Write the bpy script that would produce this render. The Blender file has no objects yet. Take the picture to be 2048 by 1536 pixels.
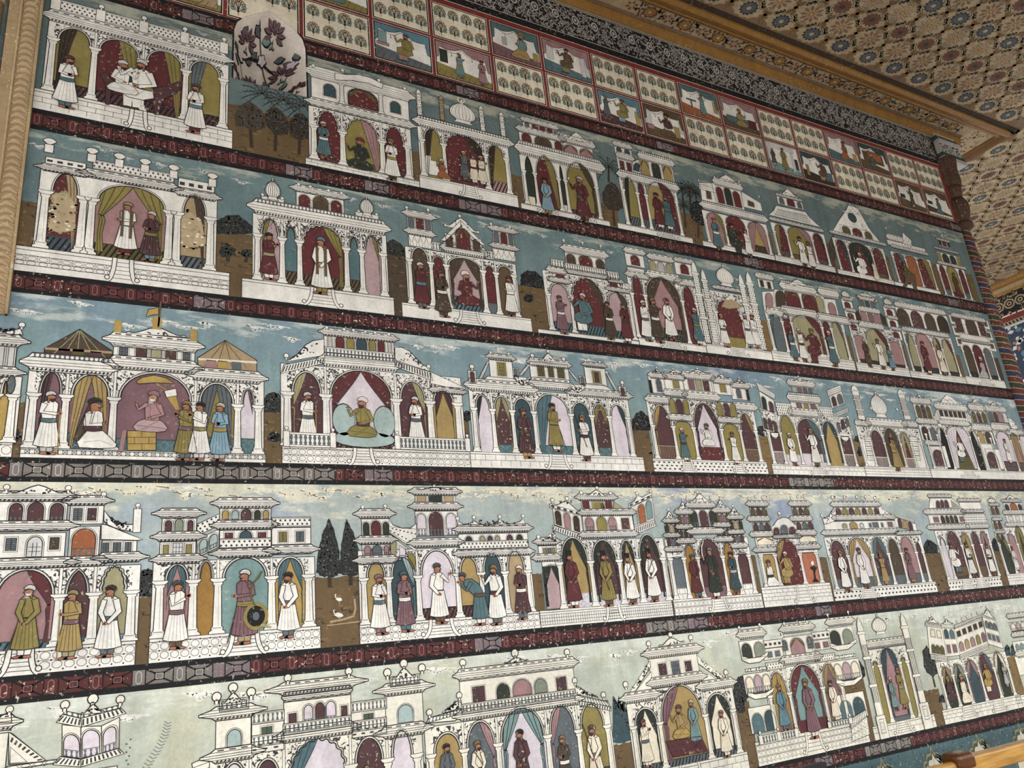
import bpy, math, random
from mathutils import Matrix
C = bpy.context; S = C.scene
# ------------------------------------------------------------------ camera, sky, light, exposure
D = 3.2          # metres from the camera to the painted wall (one wall unit)
EYE = 1.6        # eye height above the veranda floor
FPX, CX, CY = 1574.0, 1024.0, 768.0
RX = (0.87407995, 0.07113539, 0.48054552)      # wall axis u, wall normal, up - in camera axes
RY = (-0.47585503, 0.32434093, 0.8175359)
RZ = (-0.09770484, -0.94326174, 0.31735004)
cam = bpy.data.cameras.new('camera'); cam.sensor_width = 36; cam.lens = FPX / 2048 * 36
cam.clip_start = 0.05; cam.clip_end = 200
co = bpy.data.objects.new('camera', cam); C.collection.objects.link(co)
co.matrix_world = Matrix(((RX[0], -RX[1], -RX[2], 0), (RY[0], -RY[1], -RY[2], -D), (RZ[0], -RZ[1], -RZ[2], EYE), (0, 0, 0, 1)))
S.camera = co
S.view_settings.view_transform = 'Standard'; S.view_settings.look = 'None'
S.view_settings.exposure = 0.1; S.view_settings.gamma = 1; S.view_settings.use_curve_mapping = False
wd = bpy.data.worlds.new('sky'); S.world = wd; wd.use_nodes = True
bg = wd.node_tree.nodes['Background']; bg.inputs[0].default_value = (0.96, 0.98, 1.0, 1); bg.inputs[1].default_value = 2.2
al = bpy.data.lights.new('veranda_daylight', 'AREA'); al.shape = 'RECTANGLE'; al.size = 12; al.size_y = 3.0; al.energy = 330; al.color = (1.0, 0.99, 0.98)
ao = bpy.data.objects.new('veranda_daylight', al); C.collection.objects.link(ao)
ao.location = (2.6, -6.6, 1.9); ao.rotation_euler = (math.radians(90), 0, 0)   # open side of the veranda
# ------------------------------------------------------------------ wall geometry helpers
def ray(x, y):
    a, b, c = x - CX, y - CY, FPX
    return [q[0] * a + q[1] * b + q[2] * c for q in (RX, RY, RZ)]
def P(x, y):                       # a point of the painted wall in wall units (u along it, v above eye height)
    r = ray(x, y); return (r[0] / r[1], r[2] / r[1])
K = 4.26667
LY = 0.00016                       # thickness of one coat of paint
def W3(u, v, off=0.0): return (u * D, -off, EYE + v * D)
# ------------------------------------------------------------------ materials
def srgb(c):
    return tuple(((v / 255) / 12.92 if v / 255 <= 0.04045 else ((v / 255 + 0.055) / 1.055) ** 2.4) for v in c) + (1,)
def nd(t, kind, **kw):
    n = t.nodes.new(kind)
    for k, v in kw.items(): setattr(n, k, v)
    return n
def mth(t, op, a, b=None, clamp=False):
    n = nd(t, 'ShaderNodeMath', operation=op, use_clamp=clamp)
    for i, q in enumerate((a, b)):
        if q is None: continue
        if isinstance(q, (int, float)): n.inputs[i].default_value = q
        else: t.links.new(q, n.inputs[i])
    return n.outputs[0]
def noise(t, vec, scale, detail=3, rough=0.55):
    n = nd(t, 'ShaderNodeTexNoise'); n.inputs['Scale'].default_value = scale; n.inputs['Detail'].default_value = detail
    n.inputs['Roughness'].default_value = rough; t.links.new(vec, n.inputs['Vector']); return n.outputs['Fac']
def mp(t, vec, sc):
    n = nd(t, 'ShaderNodeMapping'); n.inputs['Scale'].default_value = sc; t.links.new(vec, n.inputs['Vector']); return n.outputs[0]
def mr(t, v, a, b, c, d):
    n = nd(t, 'ShaderNodeMapRange'); t.links.new(v, n.inputs['Value'])
    for i, q in enumerate((a, b, c, d)): n.inputs[i + 1].default_value = q
    return n.outputs[0]
def mix(t, f, a, b):
    n = nd(t, 'ShaderNodeMix', data_type='RGBA')
    for i, q in ((0, f), (6, a), (7, b)):
        if isinstance(q, (int, float)): n.inputs[i].default_value = q
        elif isinstance(q, tuple): n.inputs[i].default_value = q
        else: t.links.new(q, n.inputs[i])
    return n.outputs[2]
def wear_group():
    g = bpy.data.node_groups.new('old_paint', 'ShaderNodeTree')
    g.interface.new_socket('Color', in_out='INPUT', socket_type='NodeSocketColor')
    g.interface.new_socket('Wear', in_out='INPUT', socket_type='NodeSocketFloat')
    g.interface.new_socket('Color', in_out='OUTPUT', socket_type='NodeSocketColor')
    i, o = nd(g, 'NodeGroupInput'), nd(g, 'NodeGroupOutput')
    pos = nd(g, 'ShaderNodeNewGeometry').outputs['Position']
    a = mth(g, 'MULTIPLY', mr(g, noise(g, pos, 1.5, 5, 0.6), 0.3, 0.7, 0.84, 1.1), mr(g, noise(g, pos, 11, 4, 0.65), 0.3, 0.7, 0.86, 1.12))
    b = mr(g, noise(g, mp(g, pos, (22, 22, 1.8)), 1.0, 3), 0.3, 0.7, 0.9, 1.07)
    c = mr(g, noise(g, pos, 75, 3, 0.7), 0.25, 0.75, 0.86, 1.12)
    m = mth(g, 'MULTIPLY', mth(g, 'MULTIPLY', a, b), c)
    v = nd(g, 'ShaderNodeVectorMath', operation='SCALE'); g.links.new(i.outputs[0], v.inputs[0]); g.links.new(m, v.inputs['Scale'])
    f1 = mr(g, noise(g, pos, 62, 3, 0.65), 0.605, 0.665, 0, 1)
    f2 = mr(g, noise(g, pos, 2.3, 4, 0.6), 0.42, 0.6, 0, 1)
    fl = mth(g, 'MULTIPLY', mth(g, 'MULTIPLY', f1, f2), i.outputs[1], True)
    g.links.new(mix(g, fl, v.outputs[0], srgb((206, 194, 170))), o.inputs[0])
    return g
WG = wear_group()
def pmat(name, rgb, wear=0.5, rough=0.75):
    m = bpy.data.materials.new(name); m.use_nodes = True; t = m.node_tree; b = t.nodes['Principled BSDF']
    b.inputs['Roughness'].default_value = rough; b.inputs['Specular IOR Level'].default_value = 0.25
    n = nd(t, 'ShaderNodeGroup'); n.node_tree = WG; n.inputs[0].default_value = srgb(rgb); n.inputs[1].default_value = wear
    t.links.new(n.outputs[0], b.inputs['Base Color']); m.diffuse_color = srgb(rgb); return m
PAL = dict(white=(226, 222, 214), cream=(222, 212, 190), grey=(176, 172, 168), lgrey=(200, 198, 196), line=(38, 36, 36), ink=(58, 56, 58), black=(26, 25, 27),
    maroon=(106, 46, 48), wine=(92, 58, 61), mauve=(134, 96, 104), pink=(190, 158, 160), rose=(172, 128, 128), lilac=(206, 196, 202),
    olive=(148, 132, 66), dolive=(98, 88, 46), ochre=(176, 146, 84), gold=(186, 152, 74), mustard=(166, 120, 52), tan=(178, 152, 112), brown=(104, 82, 58), dbrown=(66, 52, 40), umber=(84, 68, 52),
    blue=(96, 138, 156), sky=(134, 172, 190), teal=(84, 116, 122), dteal=(58, 82, 88), slate=(98, 106, 110), dgreen=(52, 58, 48), green=(84, 106, 84), sage=(138, 146, 124), leaf=(122, 156, 152),
    floor=(78, 74, 72), floorb=(72, 88, 98), skin=(176, 112, 82), skin2=(138, 86, 66), pale=(206, 160, 132), orange=(196, 112, 78), red=(140, 48, 48), bandred=(96, 43, 41), bandgrey=(130, 122, 114),
    bandmauve=(128, 112, 116), tree=(44, 46, 44), tree2=(66, 68, 64), hill=(112, 88, 56), hill2=(132, 104, 62), plaster=(196, 172, 130), khaki=(168, 160, 118), navy=(56, 70, 92), mint=(168, 190, 186),
    ceilbase=(122, 100, 80), ceilcream=(172, 152, 122), ceilred=(112, 76, 64), ceilblue=(56, 57, 62), ceilline=(92, 58, 42), wood=(168, 124, 58), silver=(196, 188, 180), rope=(178, 158, 132), capital=(88, 62, 46))
for k_, c_ in list(PAL.items()):          # aged pigments: duller than fresh ones
    if k_ in ('white', 'cream', 'lgrey', 'grey', 'lilac', 'black', 'line', 'ink') or k_.startswith('ceil'): continue
    y_ = .3 * c_[0] + .59 * c_[1] + .11 * c_[2]; PAL[k_] = tuple((q * .84 + y_ * .16) * .93 for q in c_)
WEAR = dict(line=0.25, bandred=1.6, bandgrey=0.8, bandmauve=1.4, black=0.9, maroon=0.9, wine=0.9, white=0.15, cream=0.2)
def filigree(name, ground, scale, cut):       # fine black foliage scrolls painted on a pale ground
    m = pmat(name, ground, 0.2); t = m.node_tree; g = [n for n in t.nodes if n.type == 'GROUP'][0]; pos = nd(t, 'ShaderNodeNewGeometry').outputs['Position']
    n = nd(t, 'ShaderNodeTexNoise'); n.inputs['Scale'].default_value = scale; n.inputs['Detail'].default_value = 1.5; n.inputs['Distortion'].default_value = 1.6; t.links.new(pos, n.inputs['Vector'])
    t.links.new(mix(t, mr(t, n.outputs['Fac'], cut, cut + .03, 0, 1), srgb(ground), srgb(PAL['ink'])), g.inputs[0]); return m
MATS = dict(filigree=filigree('paint_filigree', PAL['white'], 62, .52), filigree_large=filigree('paint_filigree_large', (224, 219, 204), 50, .56))
def M(n):
    if n not in MATS: MATS[n] = pmat('paint_' + n, PAL[n], WEAR.get(n, 0.38))
    return MATS[n]
# ------------------------------------------------------------------ objects
def thing(name, label, cat, u, v, group=None):
    o = bpy.data.objects.new(name, None); C.collection.objects.link(o); o.location = W3(u, v); o.empty_display_size = 0.05
    o['label'] = label; o['category'] = cat
    if group: o['group'] = group
    return o
def tag(o, label, cat, group=None):
    o['label'] = label; o['category'] = cat
    if group: o['group'] = group
    return o
def mesh_obj(name, vs, fs, mats, mi=None, parent=None, smooth=False):
    me = bpy.data.meshes.new(name); me.from_pydata(vs, [], fs)
    for m in mats: me.materials.append(M(m) if isinstance(m, str) else m)
    if mi: me.polygons.foreach_set('material_index', mi)
    if smooth: me.polygons.foreach_set('use_smooth', [True] * len(fs))
    me.update(); o = bpy.data.objects.new(name, me); C.collection.objects.link(o)
    if parent: o.parent = parent
    return o
# niche outline (wall units): the painted coats are cut around it
NICHE = [(0.1668, 0.8355), (0.2755, 0.8335), (0.2745, 0.925), (0.270, 0.943), (0.258, 0.957), (0.236, 0.971), (0.2185, 0.9795), (0.200, 0.969), (0.182, 0.955), (0.171, 0.941), (0.1668, 0.925)]
def halfclip(poly, a, b, keep):    # keep=+1: left of a->b
    out = []; n = len(poly)
    sd = [((b[0] - a[0]) * (p[1] - a[1]) - (b[1] - a[1]) * (p[0] - a[0])) * keep for p in poly]
    for i in range(n):
        j = (i + 1) % n
        if sd[i] >= 0: out.append(poly[i])
        if (sd[i] > 0 and sd[j] < 0) or (sd[i] < 0 and sd[j] > 0):
            t = sd[i] / (sd[i] - sd[j]); p, q = poly[i], poly[j]; out.append((p[0] + (q[0] - p[0]) * t, p[1] + (q[1] - p[1]) * t))
    return out
def clip_in(poly, conv):
    for i in range(len(conv)):
        poly = halfclip(poly, conv[i], conv[(i + 1) % len(conv)], 1)
        if len(poly) < 3: return []
    return poly
def clip_out(poly, conv):
    res = []
    for i in range(len(conv)):
        a, b = conv[i], conv[(i + 1) % len(conv)]
        o = halfclip(poly, a, b, -1)
        if len(o) >= 3: res.append(o)
        poly = halfclip(poly, a, b, 1)
        if len(poly) < 3: break
    return res
def near_niche(p):
    xs = [q[0] for q in p]; ys = [q[1] for q in p]
    return max(xs) > 0.166 and min(xs) < 0.276 and max(ys) > 0.833 and min(ys) < 0.98
UMIN = -0.0775
class Cv:                          # a sheet of painted polygons on the wall
    N = 0
    def __init__(s, z=1): s.v = []; s.f = []; s.mi = []; s.mats = []; Cv.N += 1; s.z = z + (Cv.N % 22) * .04
    def poly(s, pts, mat, l=0):
        if near_niche(pts):
            for q in clip_out(list(pts), NICHE): s._add(q, mat, l)
        else: s._add(pts, mat, l)
    def _add(s, pts, mat, l):
        if mat not in s.mats: s.mats.append(mat)
        n = len(s.v); a = 0
        for i in range(len(pts)):
            p, q = pts[i - 1], pts[i]; a += p[0] * q[1] - q[0] * p[1]
        if a < 0: pts = list(pts)[::-1]
        z = (s.z + l) * LY
        for p in pts: s.v.append((p[0], p[1], z))
        s.f.append(tuple(range(n, n + len(pts)))); s.mi.append(s.mats.index(mat))
    def line(s, pts, w, mat='line', l=0, closed=False):
        n = len(pts); L = []; Rr = []; h = w / 2
        for i in range(n):
            a = pts[i - 1] if (i > 0 or closed) else None; b = pts[i]; c = pts[(i + 1) % n] if (i < n - 1 or closed) else None
            dx = dy = 0
            for p, q in ((a, b), (b, c)):
                if p is None or q is None: continue
                ex, ey = q[0] - p[0], q[1] - p[1]; m = math.hypot(ex, ey) or 1e-9; dx += ex / m; dy += ey / m
            m = math.hypot(dx, dy) or 1e-9; nx, ny = -dy / m * h, dx / m * h
            L.append((b[0] + nx, b[1] + ny)); Rr.append((b[0] - nx, b[1] - ny))
        for i in range(n if closed else n - 1):
            j = (i + 1) % n; s.poly([L[i], L[j], Rr[j], Rr[i]], mat, l)
    def rect(s, u0, v0, u1, v1, mat, l=0): s.poly([(u0, v0), (u1, v0), (u1, v1), (u0, v1)], mat, l)
    def oval(s, cx, cy, rx, ry, mat, l=0, n=10, a0=0): s.poly([(cx + rx * math.cos(a0 + 6.2832 * i / n), cy + ry * math.sin(a0 + 6.2832 * i / n)) for i in range(n)], mat, l)
    def build(s, name, parent=None, at=None):
        if not s.f: return None
        a = parent
        while a and a.parent: a = a.parent
        ox, oy, oz = a.location if a else (0, 0, 0)
        vs = [(u * D - ox, -z - oy, EYE + v * D - oz) for u, v, z in s.v]
        return mesh_obj(name, vs, s.f, s.mats, s.mi, parent)
LW = 0.0012
# ------------------------------------------------------------------ the wall and its painted skies
ROWS = {1: (0.7122, 0.9140), 2: (0.4810, 0.6812), 3: (0.2535, 0.4530), 4: (0.0236, 0.2262), 5: (-0.2085, -0.0038)}
def sky_mat(name, v0, v1, top, low, cloud, patch, cl=0.5, cut=0.55):
    m = bpy.data.materials.new(name); m.use_nodes = True; t = m.node_tree; b = t.nodes['Principled BSDF']
    b.inputs['Roughness'].default_value = 0.8; b.inputs['Specular IOR Level'].default_value = 0.2
    pos = nd(t, 'ShaderNodeNewGeometry').outputs['Position']
    sx = nd(t, 'ShaderNodeSeparateXYZ'); t.links.new(pos, sx.inputs[0])
    h = mr(t, sx.outputs[2], EYE + v0 * D, EYE + v1 * D, 0, 1)
    wob = mth(t, 'ADD', h, mr(t, noise(t, pos, 3, 4), 0.3, 0.7, -0.25, 0.25))
    base = mix(t, mr(t, wob, 0.35, 0.95, 0, 1), srgb(low), srgb(top))
    base = mix(t, mr(t, noise(t, pos, 1.6, 6, 0.65), 0.52, 0.66, 0, 0.75), base, srgb(patch))
    n = mth(t, 'ADD', noise(t, mp(t, pos, (4.5, 4.5, 17)), 1, 6, 0.62), mth(t, 'MULTIPLY', mr(t, h, 0.45, 1.0, -0.35, 0.1), 1.0))
    base = mix(t, mth(t, 'MULTIPLY', mr(t, n, cut, cut + 0.1, 0, 1), cl), base, srgb(cloud))
    g = nd(t, 'ShaderNodeGroup'); g.node_tree = WG; t.links.new(base, g.inputs[0]); g.inputs[1].default_value = 0.35
    t.links.new(g.outputs[0], b.inputs['Base Color']); m.diffuse_color = srgb(low); return m
SKY = {1: sky_mat('painted_sky_top', 0.712, 0.914, (100, 114, 113), (94, 113, 115), (178, 178, 160), (78, 96, 101), 0.7, 0.5),
       2: sky_mat('painted_sky_second', 0.481, 0.681, (106, 127, 129), (108, 128, 130), (190, 192, 178), (88, 110, 117), 0.6, 0.56),
       3: sky_mat('painted_sky_third', 0.2535, 0.453, (122, 144, 152), (132, 154, 154), (206, 210, 204), (108, 124, 152), 0.65, 0.54),
       4: sky_mat('painted_sky_fourth', 0.0236, 0.226, (168, 176, 172), (156, 172, 170), (214, 212, 190), (140, 152, 178), 0.85, 0.5),
       5: sky_mat('painted_sky_bottom', -0.2085, -0.004, (190, 194, 180), (172, 178, 164), (212, 216, 206), (184, 180, 150), 0.6, 0.5)}
U1 = 2.0
wv, wf, wm = [], [], []
WMATS = [pmat('wall_plaster', (150, 140, 124), 0.4)] + [SKY[i] for i in (1, 2, 3, 4, 5)]
def wall_piece(poly, mi):
    for q in (clip_out(poly, NICHE) if near_niche(poly) else [poly]):
        n = len(wv); wv.extend(W3(a, b) for a, b in q); wf.append(tuple(range(n, n + len(q)))); wm.append(mi)
def strip(u0, v0, u1, v1, mi): wall_piece([(u0, v0), (u1, v0), (u1, v1), (u0, v1)], mi)
cuts = [(-0.5, -0.2085, 0)] + [(ROWS[5][0], ROWS[5][1], 5), (ROWS[5][1], ROWS[4][0], 0), (ROWS[4][0], ROWS[4][1], 4), (ROWS[4][1], ROWS[3][0], 0), (ROWS[3][0], 0.421, 3), (0.421, ROWS[3][1], 3), (ROWS[3][1], ROWS[2][0], 0),
       (ROWS[2][0], ROWS[2][1], 2), (ROWS[2][1], ROWS[1][0], 0), (ROWS[1][0], ROWS[1][1], 1), (ROWS[1][1], 1.24, 0)]
for a, b, k in cuts: strip(-0.40 if b <= 0.4211 else -0.15, a, U1, b, k)
n = len(wv); TH = 0.3
for q in ([(U1, -0.5), (U1, 1.24)],):                 # end of the wall, where the arch opens
    (a, b), (c, d) = q; wv += [W3(a, b), W3(a, b, -TH), W3(c, d, -TH), W3(c, d)]; wf.append((n, n + 1, n + 2, n + 3)); wm.append(0); n += 4
wv += [W3(-0.15, 0.421), W3(-0.15, 1.24), W3(-0.15, 1.24, -TH), W3(-0.15, 0.421, -TH), W3(-0.4, 0.421), W3(-0.4, 0.421, -TH)]
wf += [(n, n + 1, n + 2, n + 3), (n, n + 3, n + 5, n + 4)]; wm += [0, 0]
wall = mesh_obj('wall_back', wv, wf, WMATS, wm); wall['kind'] = 'structure'
# niche: a curved recess let into the wall, painted with flowering vines
def ndep(u, v):
    t = (u - 0.2212) / 0.0545; return 0.10 * math.cos(1.5708 * t) if abs(t) < 1 else 0.0
def ncv(u):                       # top edge of the niche at u
    up = NICHE[2:] ; e = [NICHE[0]] + up[::-1]
    pts = sorted([(p[0], p[1]) for p in NICHE[1:]] + [(0.1668, 0.925)])
    best = 0.925
    arc = sorted(NICHE[2:])
    for (a, b), (c, d) in zip(arc, arc[1:]):
        if a <= u <= c: best = b + (d - b) * (u - a) / max(1e-9, c - a)
    return best
nvs, nfs = [], []; NU, NV = 48, 30
def nicheP(u, s):                  # s 0..1 up the niche back; the head curves forward to the arch edge
    lo = 0.8353 - 0.0018 * (u - 0.167) / 0.108; hi = ncv(u); v = lo + (hi - lo) * s
    dep = ndep(u, v) * (1 - max(0, (s - 0.4) / 0.6) ** 2)
    return u, v, dep
for i in range(NU + 1):
    for j in range(NV + 1):
        u, v, dp = nicheP(0.1669 + 0.1085 * i / NU, j / NV); nvs.append(W3(u, v, -dp * D))
for i in range(NU):
    for j in range(NV):
        a = i * (NV + 1) + j; nfs.append((a, a + NV + 1, a + NV + 2, a + 1))
nr = thing('niche', 'arched wall niche painted inside with purple flowers and trailing vines', 'niche', 0.2212, 0.8345); nloc = tuple(nr.location)
def rel(vs, loc): return [(a - loc[0], b - loc[1], c - loc[2]) for a, b, c in vs]
mesh_obj('recess', rel(nvs, nloc), nfs, [pmat('niche_plaster', (216, 204, 194), 0.3)], None, nr, True)
sv = []; sf = []
for i in range(NU + 1):
    u = 0.1669 + 0.1085 * i / NU; sv += [W3(u, nicheP(u, 0)[1], 0), W3(u, nicheP(u, 0)[1], -ndep(u, 0) * D)]
for i in range(NU): sf.append((2 * i, 2 * i + 2, 2 * i + 3, 2 * i + 1))
mesh_obj('sill', rel(sv, nloc), sf, ['plaster'], None, nr)
c = Cv(6); rim = NICHE[1:] + NICHE[:1]
c.line(NICHE[1:] + [NICHE[0]], 0.0052, 'black', 0); c.line([NICHE[0], NICHE[1]], 0.003, 'slate', 0); c.build('painted_rim', nr)
vn_v, vn_f, vn_m = [], [], []; VM = ['mauve', 'black', 'slate', 'leaf', 'wine', 'maroon', 'lilac']
def on_niche(pts, mi, lift):
    n = len(vn_v); lift *= 0.12
    for u, s in pts:
        u = min(0.274, max(0.168, u)); a, b, dp = nicheP(u, min(0.97, max(0.02, s))); vn_v.append(W3(a, b, -(dp - lift) * D))
    m = len(pts); a, b, dp = nicheP(sum(p[0] for p in pts) / m, min(.97, max(.02, sum(p[1] for p in pts) / m))); vn_v.append(W3(a, b, -(dp - lift) * D))
    for i in range(m): vn_f.append((n + i, n + (i + 1) % m, n + m)); vn_m.append(mi)
def petal(u, s, ang, ln, w, mi, lift, ar=0.74):
    ca, sa = math.cos(ang), math.sin(ang); q = []
    for a, b in ((0, 0), (0.35, 0.8), (0.65, 0.9), (1, 0), (0.65, -0.9), (0.35, -0.8)):
        x, y = a * ln, b * w; q.append((u + (x * ca - y * sa) * 0.11, s + (x * sa + y * ca) * ar))
    on_niche(q, mi, lift)
def nflower(u, s, k=1.0, mi=0):
    for i in range(8):
        a = -0.45 + i * (math.pi + 0.9) / 7; du, ds = .012 * k * math.cos(a) * .3, .074 * k * math.sin(a) * .3
        petal(u + du, s + ds, a, 0.130 * k, 0.030 * k, 1, 0.016); petal(u + du * 1.1, s + ds * 1.1, a, 0.118 * k, 0.0235 * k, mi, 0.034); petal(u + du * 1.2, s + ds * 1.2, a, 0.10 * k, 0.004 * k, 4, 0.045)
    petal(u, s - 0.01, 1.57, 0.05 * k, 0.03 * k, 4, 0.05); petal(u, s - 0.02, -1.57, 0.09 * k, 0.008 * k, 1, 0.02)
    for a in (-2.2, -0.9): petal(u, s - 0.06, a, 0.055 * k, 0.018 * k, 1, 0.02); petal(u, s - 0.06, a, 0.045 * k, 0.011 * k, 3, 0.03)
def nleaf(u, s, ang, mi=3):
    petal(u, s, ang, 0.14, 0.05, 1, 0.010); petal(u, s, ang, 0.122, 0.036, mi, 0.026)
def nvine(pts):
    for (a, b), (c2, d) in zip(pts, pts[1:]):
        for k in range(6):
            p = [(a + (c2 - a) * (k + e) / 6, b + (d - b) * (k + e) / 6) for e in (0, 1)]; w = 0.012
            on_niche([(p[0][0], p[0][1] - w), (p[1][0], p[1][1] - w), (p[1][0], p[1][1] + w), (p[0][0], p[0][1] + w)], 1, 0.03)
def nb(u, s):
    for i in range(5): petal(u, s, i * 1.257, 0.075, 0.034, 1, 0.03); petal(u, s, i * 1.257, 0.06, 0.024, 6, 0.045)
KN = [(0.182, 0.60), (0.221, 0.72), (0.208, 0.24), (0.243, 0.30), (0.260, 0.66)]
for a, b in ((0, 1), (1, 4), (0, 2), (2, 3), (1, 3), (3, 4)): nvine([KN[a], ((KN[a][0] + KN[b][0]) / 2, (KN[a][1] + KN[b][1]) / 2 + (0.05 if b % 2 else -0.05)), KN[b]])
nvine([KN[0], (0.170, 0.62)]); nvine([KN[1], (0.207, 0.95)]); nvine([KN[2], (0.195, 0.10), (0.178, 0.03)]); nvine([KN[3], (0.252, 0.12), (0.262, 0.02)]); nvine([KN[2], (0.216, 0.10), (0.226, 0.02)])
for q in KN: nb(*q)
for u, s, a, m in ((0.192, 0.66, 0.3, 2), (0.203, 0.70, 0.9, 2), (0.190, 0.44, -1.2, 3), (0.203, 0.36, -2.0, 3), (0.215, 0.24, 0.5, 3), (0.228, 0.27, -0.6, 3), (0.228, 0.58, -1.0, 2), (0.238, 0.44, -1.9, 3), (0.238, 0.74, 0.2, 2), (0.250, 0.72, -0.5, 2), (0.212, 0.86, 2.3, 2), (0.216, 0.84, 0.2, 3),
                   (0.198, 0.13, 2.6, 3), (0.215, 0.13, -1.1, 3), (0.256, 0.50, -2.0, 3), (0.252, 0.13, -0.8, 3), (0.172, 0.56, -1.0, 2), (0.176, 0.64, 2.0, 2), (0.182, 0.84, 1.0, 2), (0.262, 0.80, -1.2, 2)): nleaf(u, s, a, m)
for u, s, k, m in ((0.192, 0.80, 1, 0), (0.232, 0.90, 0.9, 0), (0.211, 0.46, 1.05, 0), (0.250, 0.60, 0.95, 0), (0.177, 0.26, 0.9, 5), (0.234, 0.14, 1.0, 5), (0.266, 0.28, 0.7, 4)): nflower(u, s, k, m)
o = mesh_obj('vine_painting', rel(vn_v, nloc), vn_f, VM, vn_m, nr)
for row, (n_, cols, sz, lab) in {1: (44, 'silver', .8, 'pale cloud strokes in the sky of the top row'), 2: (44, 'lgrey', .9, 'white curling cloud strokes in the sky of the second row'), 3: (52, 'white', 1.1, 'white puffy clouds in the sky of the third row'), 4: (90, 'cream', 1.2, 'cream and white cloud puffs along the top of the fourth sky'), 5: (46, 'white', 1.3, 'faint white clouds in the sky of the bottom row')}.items():
    c = Cv(1); r_ = random.Random(row * 7); v1 = ROWS[row][1]
    for i in range(n_):
        u, v = -.07 + 2.05 * (i + r_.random()) / n_, v1 - r_.uniform(.004, .030 if row < 4 else .016) * (1 if row != 5 else 1.6)
        w = r_.uniform(.010, .026) * sz
        for k in range(9):
            f_ = k / 8 - .5; x, y = u + w * f_, v - .006 * sz * (1 - abs(f_) * 2) * r_.random() - .003 * f_; rr = r_.uniform(.0012, .0032) * sz * (1.15 - abs(f_))
            c.line([(x - rr, y), (x - rr * .5, y - rr * .8), (x + rr * .3, y - rr * .9), (x + rr, y - rr * .1)], .0010 * sz, cols, 0)
            if k % 2: c.oval(x, y + rr * .2, rr * 1.2, rr * .55, cols if k % 4 else 'grey', 1, 7)
        c.line([(u - w * .8, v + .001), (u - w * .3, v - .001), (u + w * .3, v), (u + w * .9, v - .002)], .0008 * sz, cols, 0)
    o = c.build('painted_clouds'); tag(o, lab, 'painted clouds'); o['kind'] = 'stuff'
# ------------------------------------------------------------------ red panelled border bands between the rows
random.seed(5)
def band(k, v0, v1, grey=(), ph=-0.0715, per=0.0400, ua=-0.12):
    c = Cv(3); h = v1 - v0; b0, b1 = v0 + h * 0.22, v1 - h * 0.22
    c.rect(ua, v0, U1 - 0.001, v1, 'black')
    i = 0; u = ph - per * 2
    while u < U1 - 0.004:
        u2 = u + per; g = any(a <= u <= b for a, b in grey) ; i += 1
        base = 'bandgrey' if g else ('bandmauve' if random.random() < 0.05 else 'bandred'); ln = 'lgrey' if g else 'rose'
        if u > ua:
            w = per * 0.145
            c.rect(max(ua, u - w), b0, min(U1, u + w), b1, base, 1)
            q = [(u - w * .45, b0 + h * .12), (u - w * .1, b0 + h * .05), (u + w * .1, b0 + h * .05), (u + w * .45, b0 + h * .12), (u + w * .45, b1 - h * .12), (u + w * .1, b1 - h * .05), (u - w * .1, b1 - h * .05), (u - w * .45, b1 - h * .12)]
            c.line(q, 0.0006, ln, 2, True)
            a0, a1 = u + w + .0013, min(U1, u2 - w - .0013)
            if a1 > a0 + .004:
                c.rect(a0, b0, a1, b1, base, 1); m = (b0 + b1) / 2; e = per * .235; r0, r1 = a0 + e, a1 - e; y0, y1 = m - h * .1, m + h * .1
                for (x, y), (X, Y) in zip(((r0, y0), (r1, y0), (r1, y1), (r0, y1)), ((a0, b0), (a1, b0), (a1, b1), (a0, b1))): c.line([(x, y), (X, Y)], 0.0018, 'black', 2)
                c.line([(r0 - .001, y0 - .0008), (r1 + .001, y0 - .0008), (r1 + .001, y1 + .0008), (r0 - .001, y1 + .0008)], 0.0015, 'black', 2, True)
                c.line([(r0, y0), (r1, y0), (r1, y1), (r0, y1)], 0.0006, ln, 3, True)
        u = u2
    o = c.build('trim_%d' % k); o['kind'] = 'structure'; return o
band(1, 0.9140, 0.9440, ph=-0.0775, per=0.0444, ua=UMIN); band(2, 0.6812, 0.7122, ua=UMIN); band(3, 0.4530, 0.4810, ua=UMIN)
band(4, 0.2262, 0.2535, ph=-0.0545, per=0.0405, grey=((-0.07, 0.30), (1.12, 1.27))); band(5, -0.0038, 0.0236, ph=-0.045, per=0.0415, grey=((0.06, 0.14), (0.78, 0.83))); band(6, -0.2350, -0.2085, ph=-0.05, per=0.0405, grey=((1.20, 1.30),))
# ------------------------------------------------------------------ frieze of small painted panels under the ceiling
DIV = [-0.078, 0.036, 0.153, 0.2684, 0.3861, 0.4978, 0.6163, 0.728, 0.8449, 0.9571, 1.069, 1.1865, 1.3039, 1.414, 1.5275, 1.6437, 1.7596, 1.8728, 1.9842]
VL, VM_, VT = 0.9445, 1.0290, 1.1135
c = Cv(3); c.rect(UMIN, VL, U1, VT, 'red'); c.rect(UMIN, VT, U1, 1.122, 'red', 0); c.rect(UMIN, 1.122, U1, 1.137, 'black', 0); c.line([(UMIN, 1.1228), (U1, 1.1228)], 0.0012, 'cream', 1)
o = c.build('trim_7'); o['kind'] = 'structure'
c = Cv(4); c.rect(UMIN, 1.137, U1, 1.215, 'black'); c.line([(UMIN, 1.1395), (U1, 1.1395)], 0.0016, 'silver', 1); c.line([(UMIN, 1.2125), (U1, 1.2125)], 0.0018, 'silver', 1)
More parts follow.
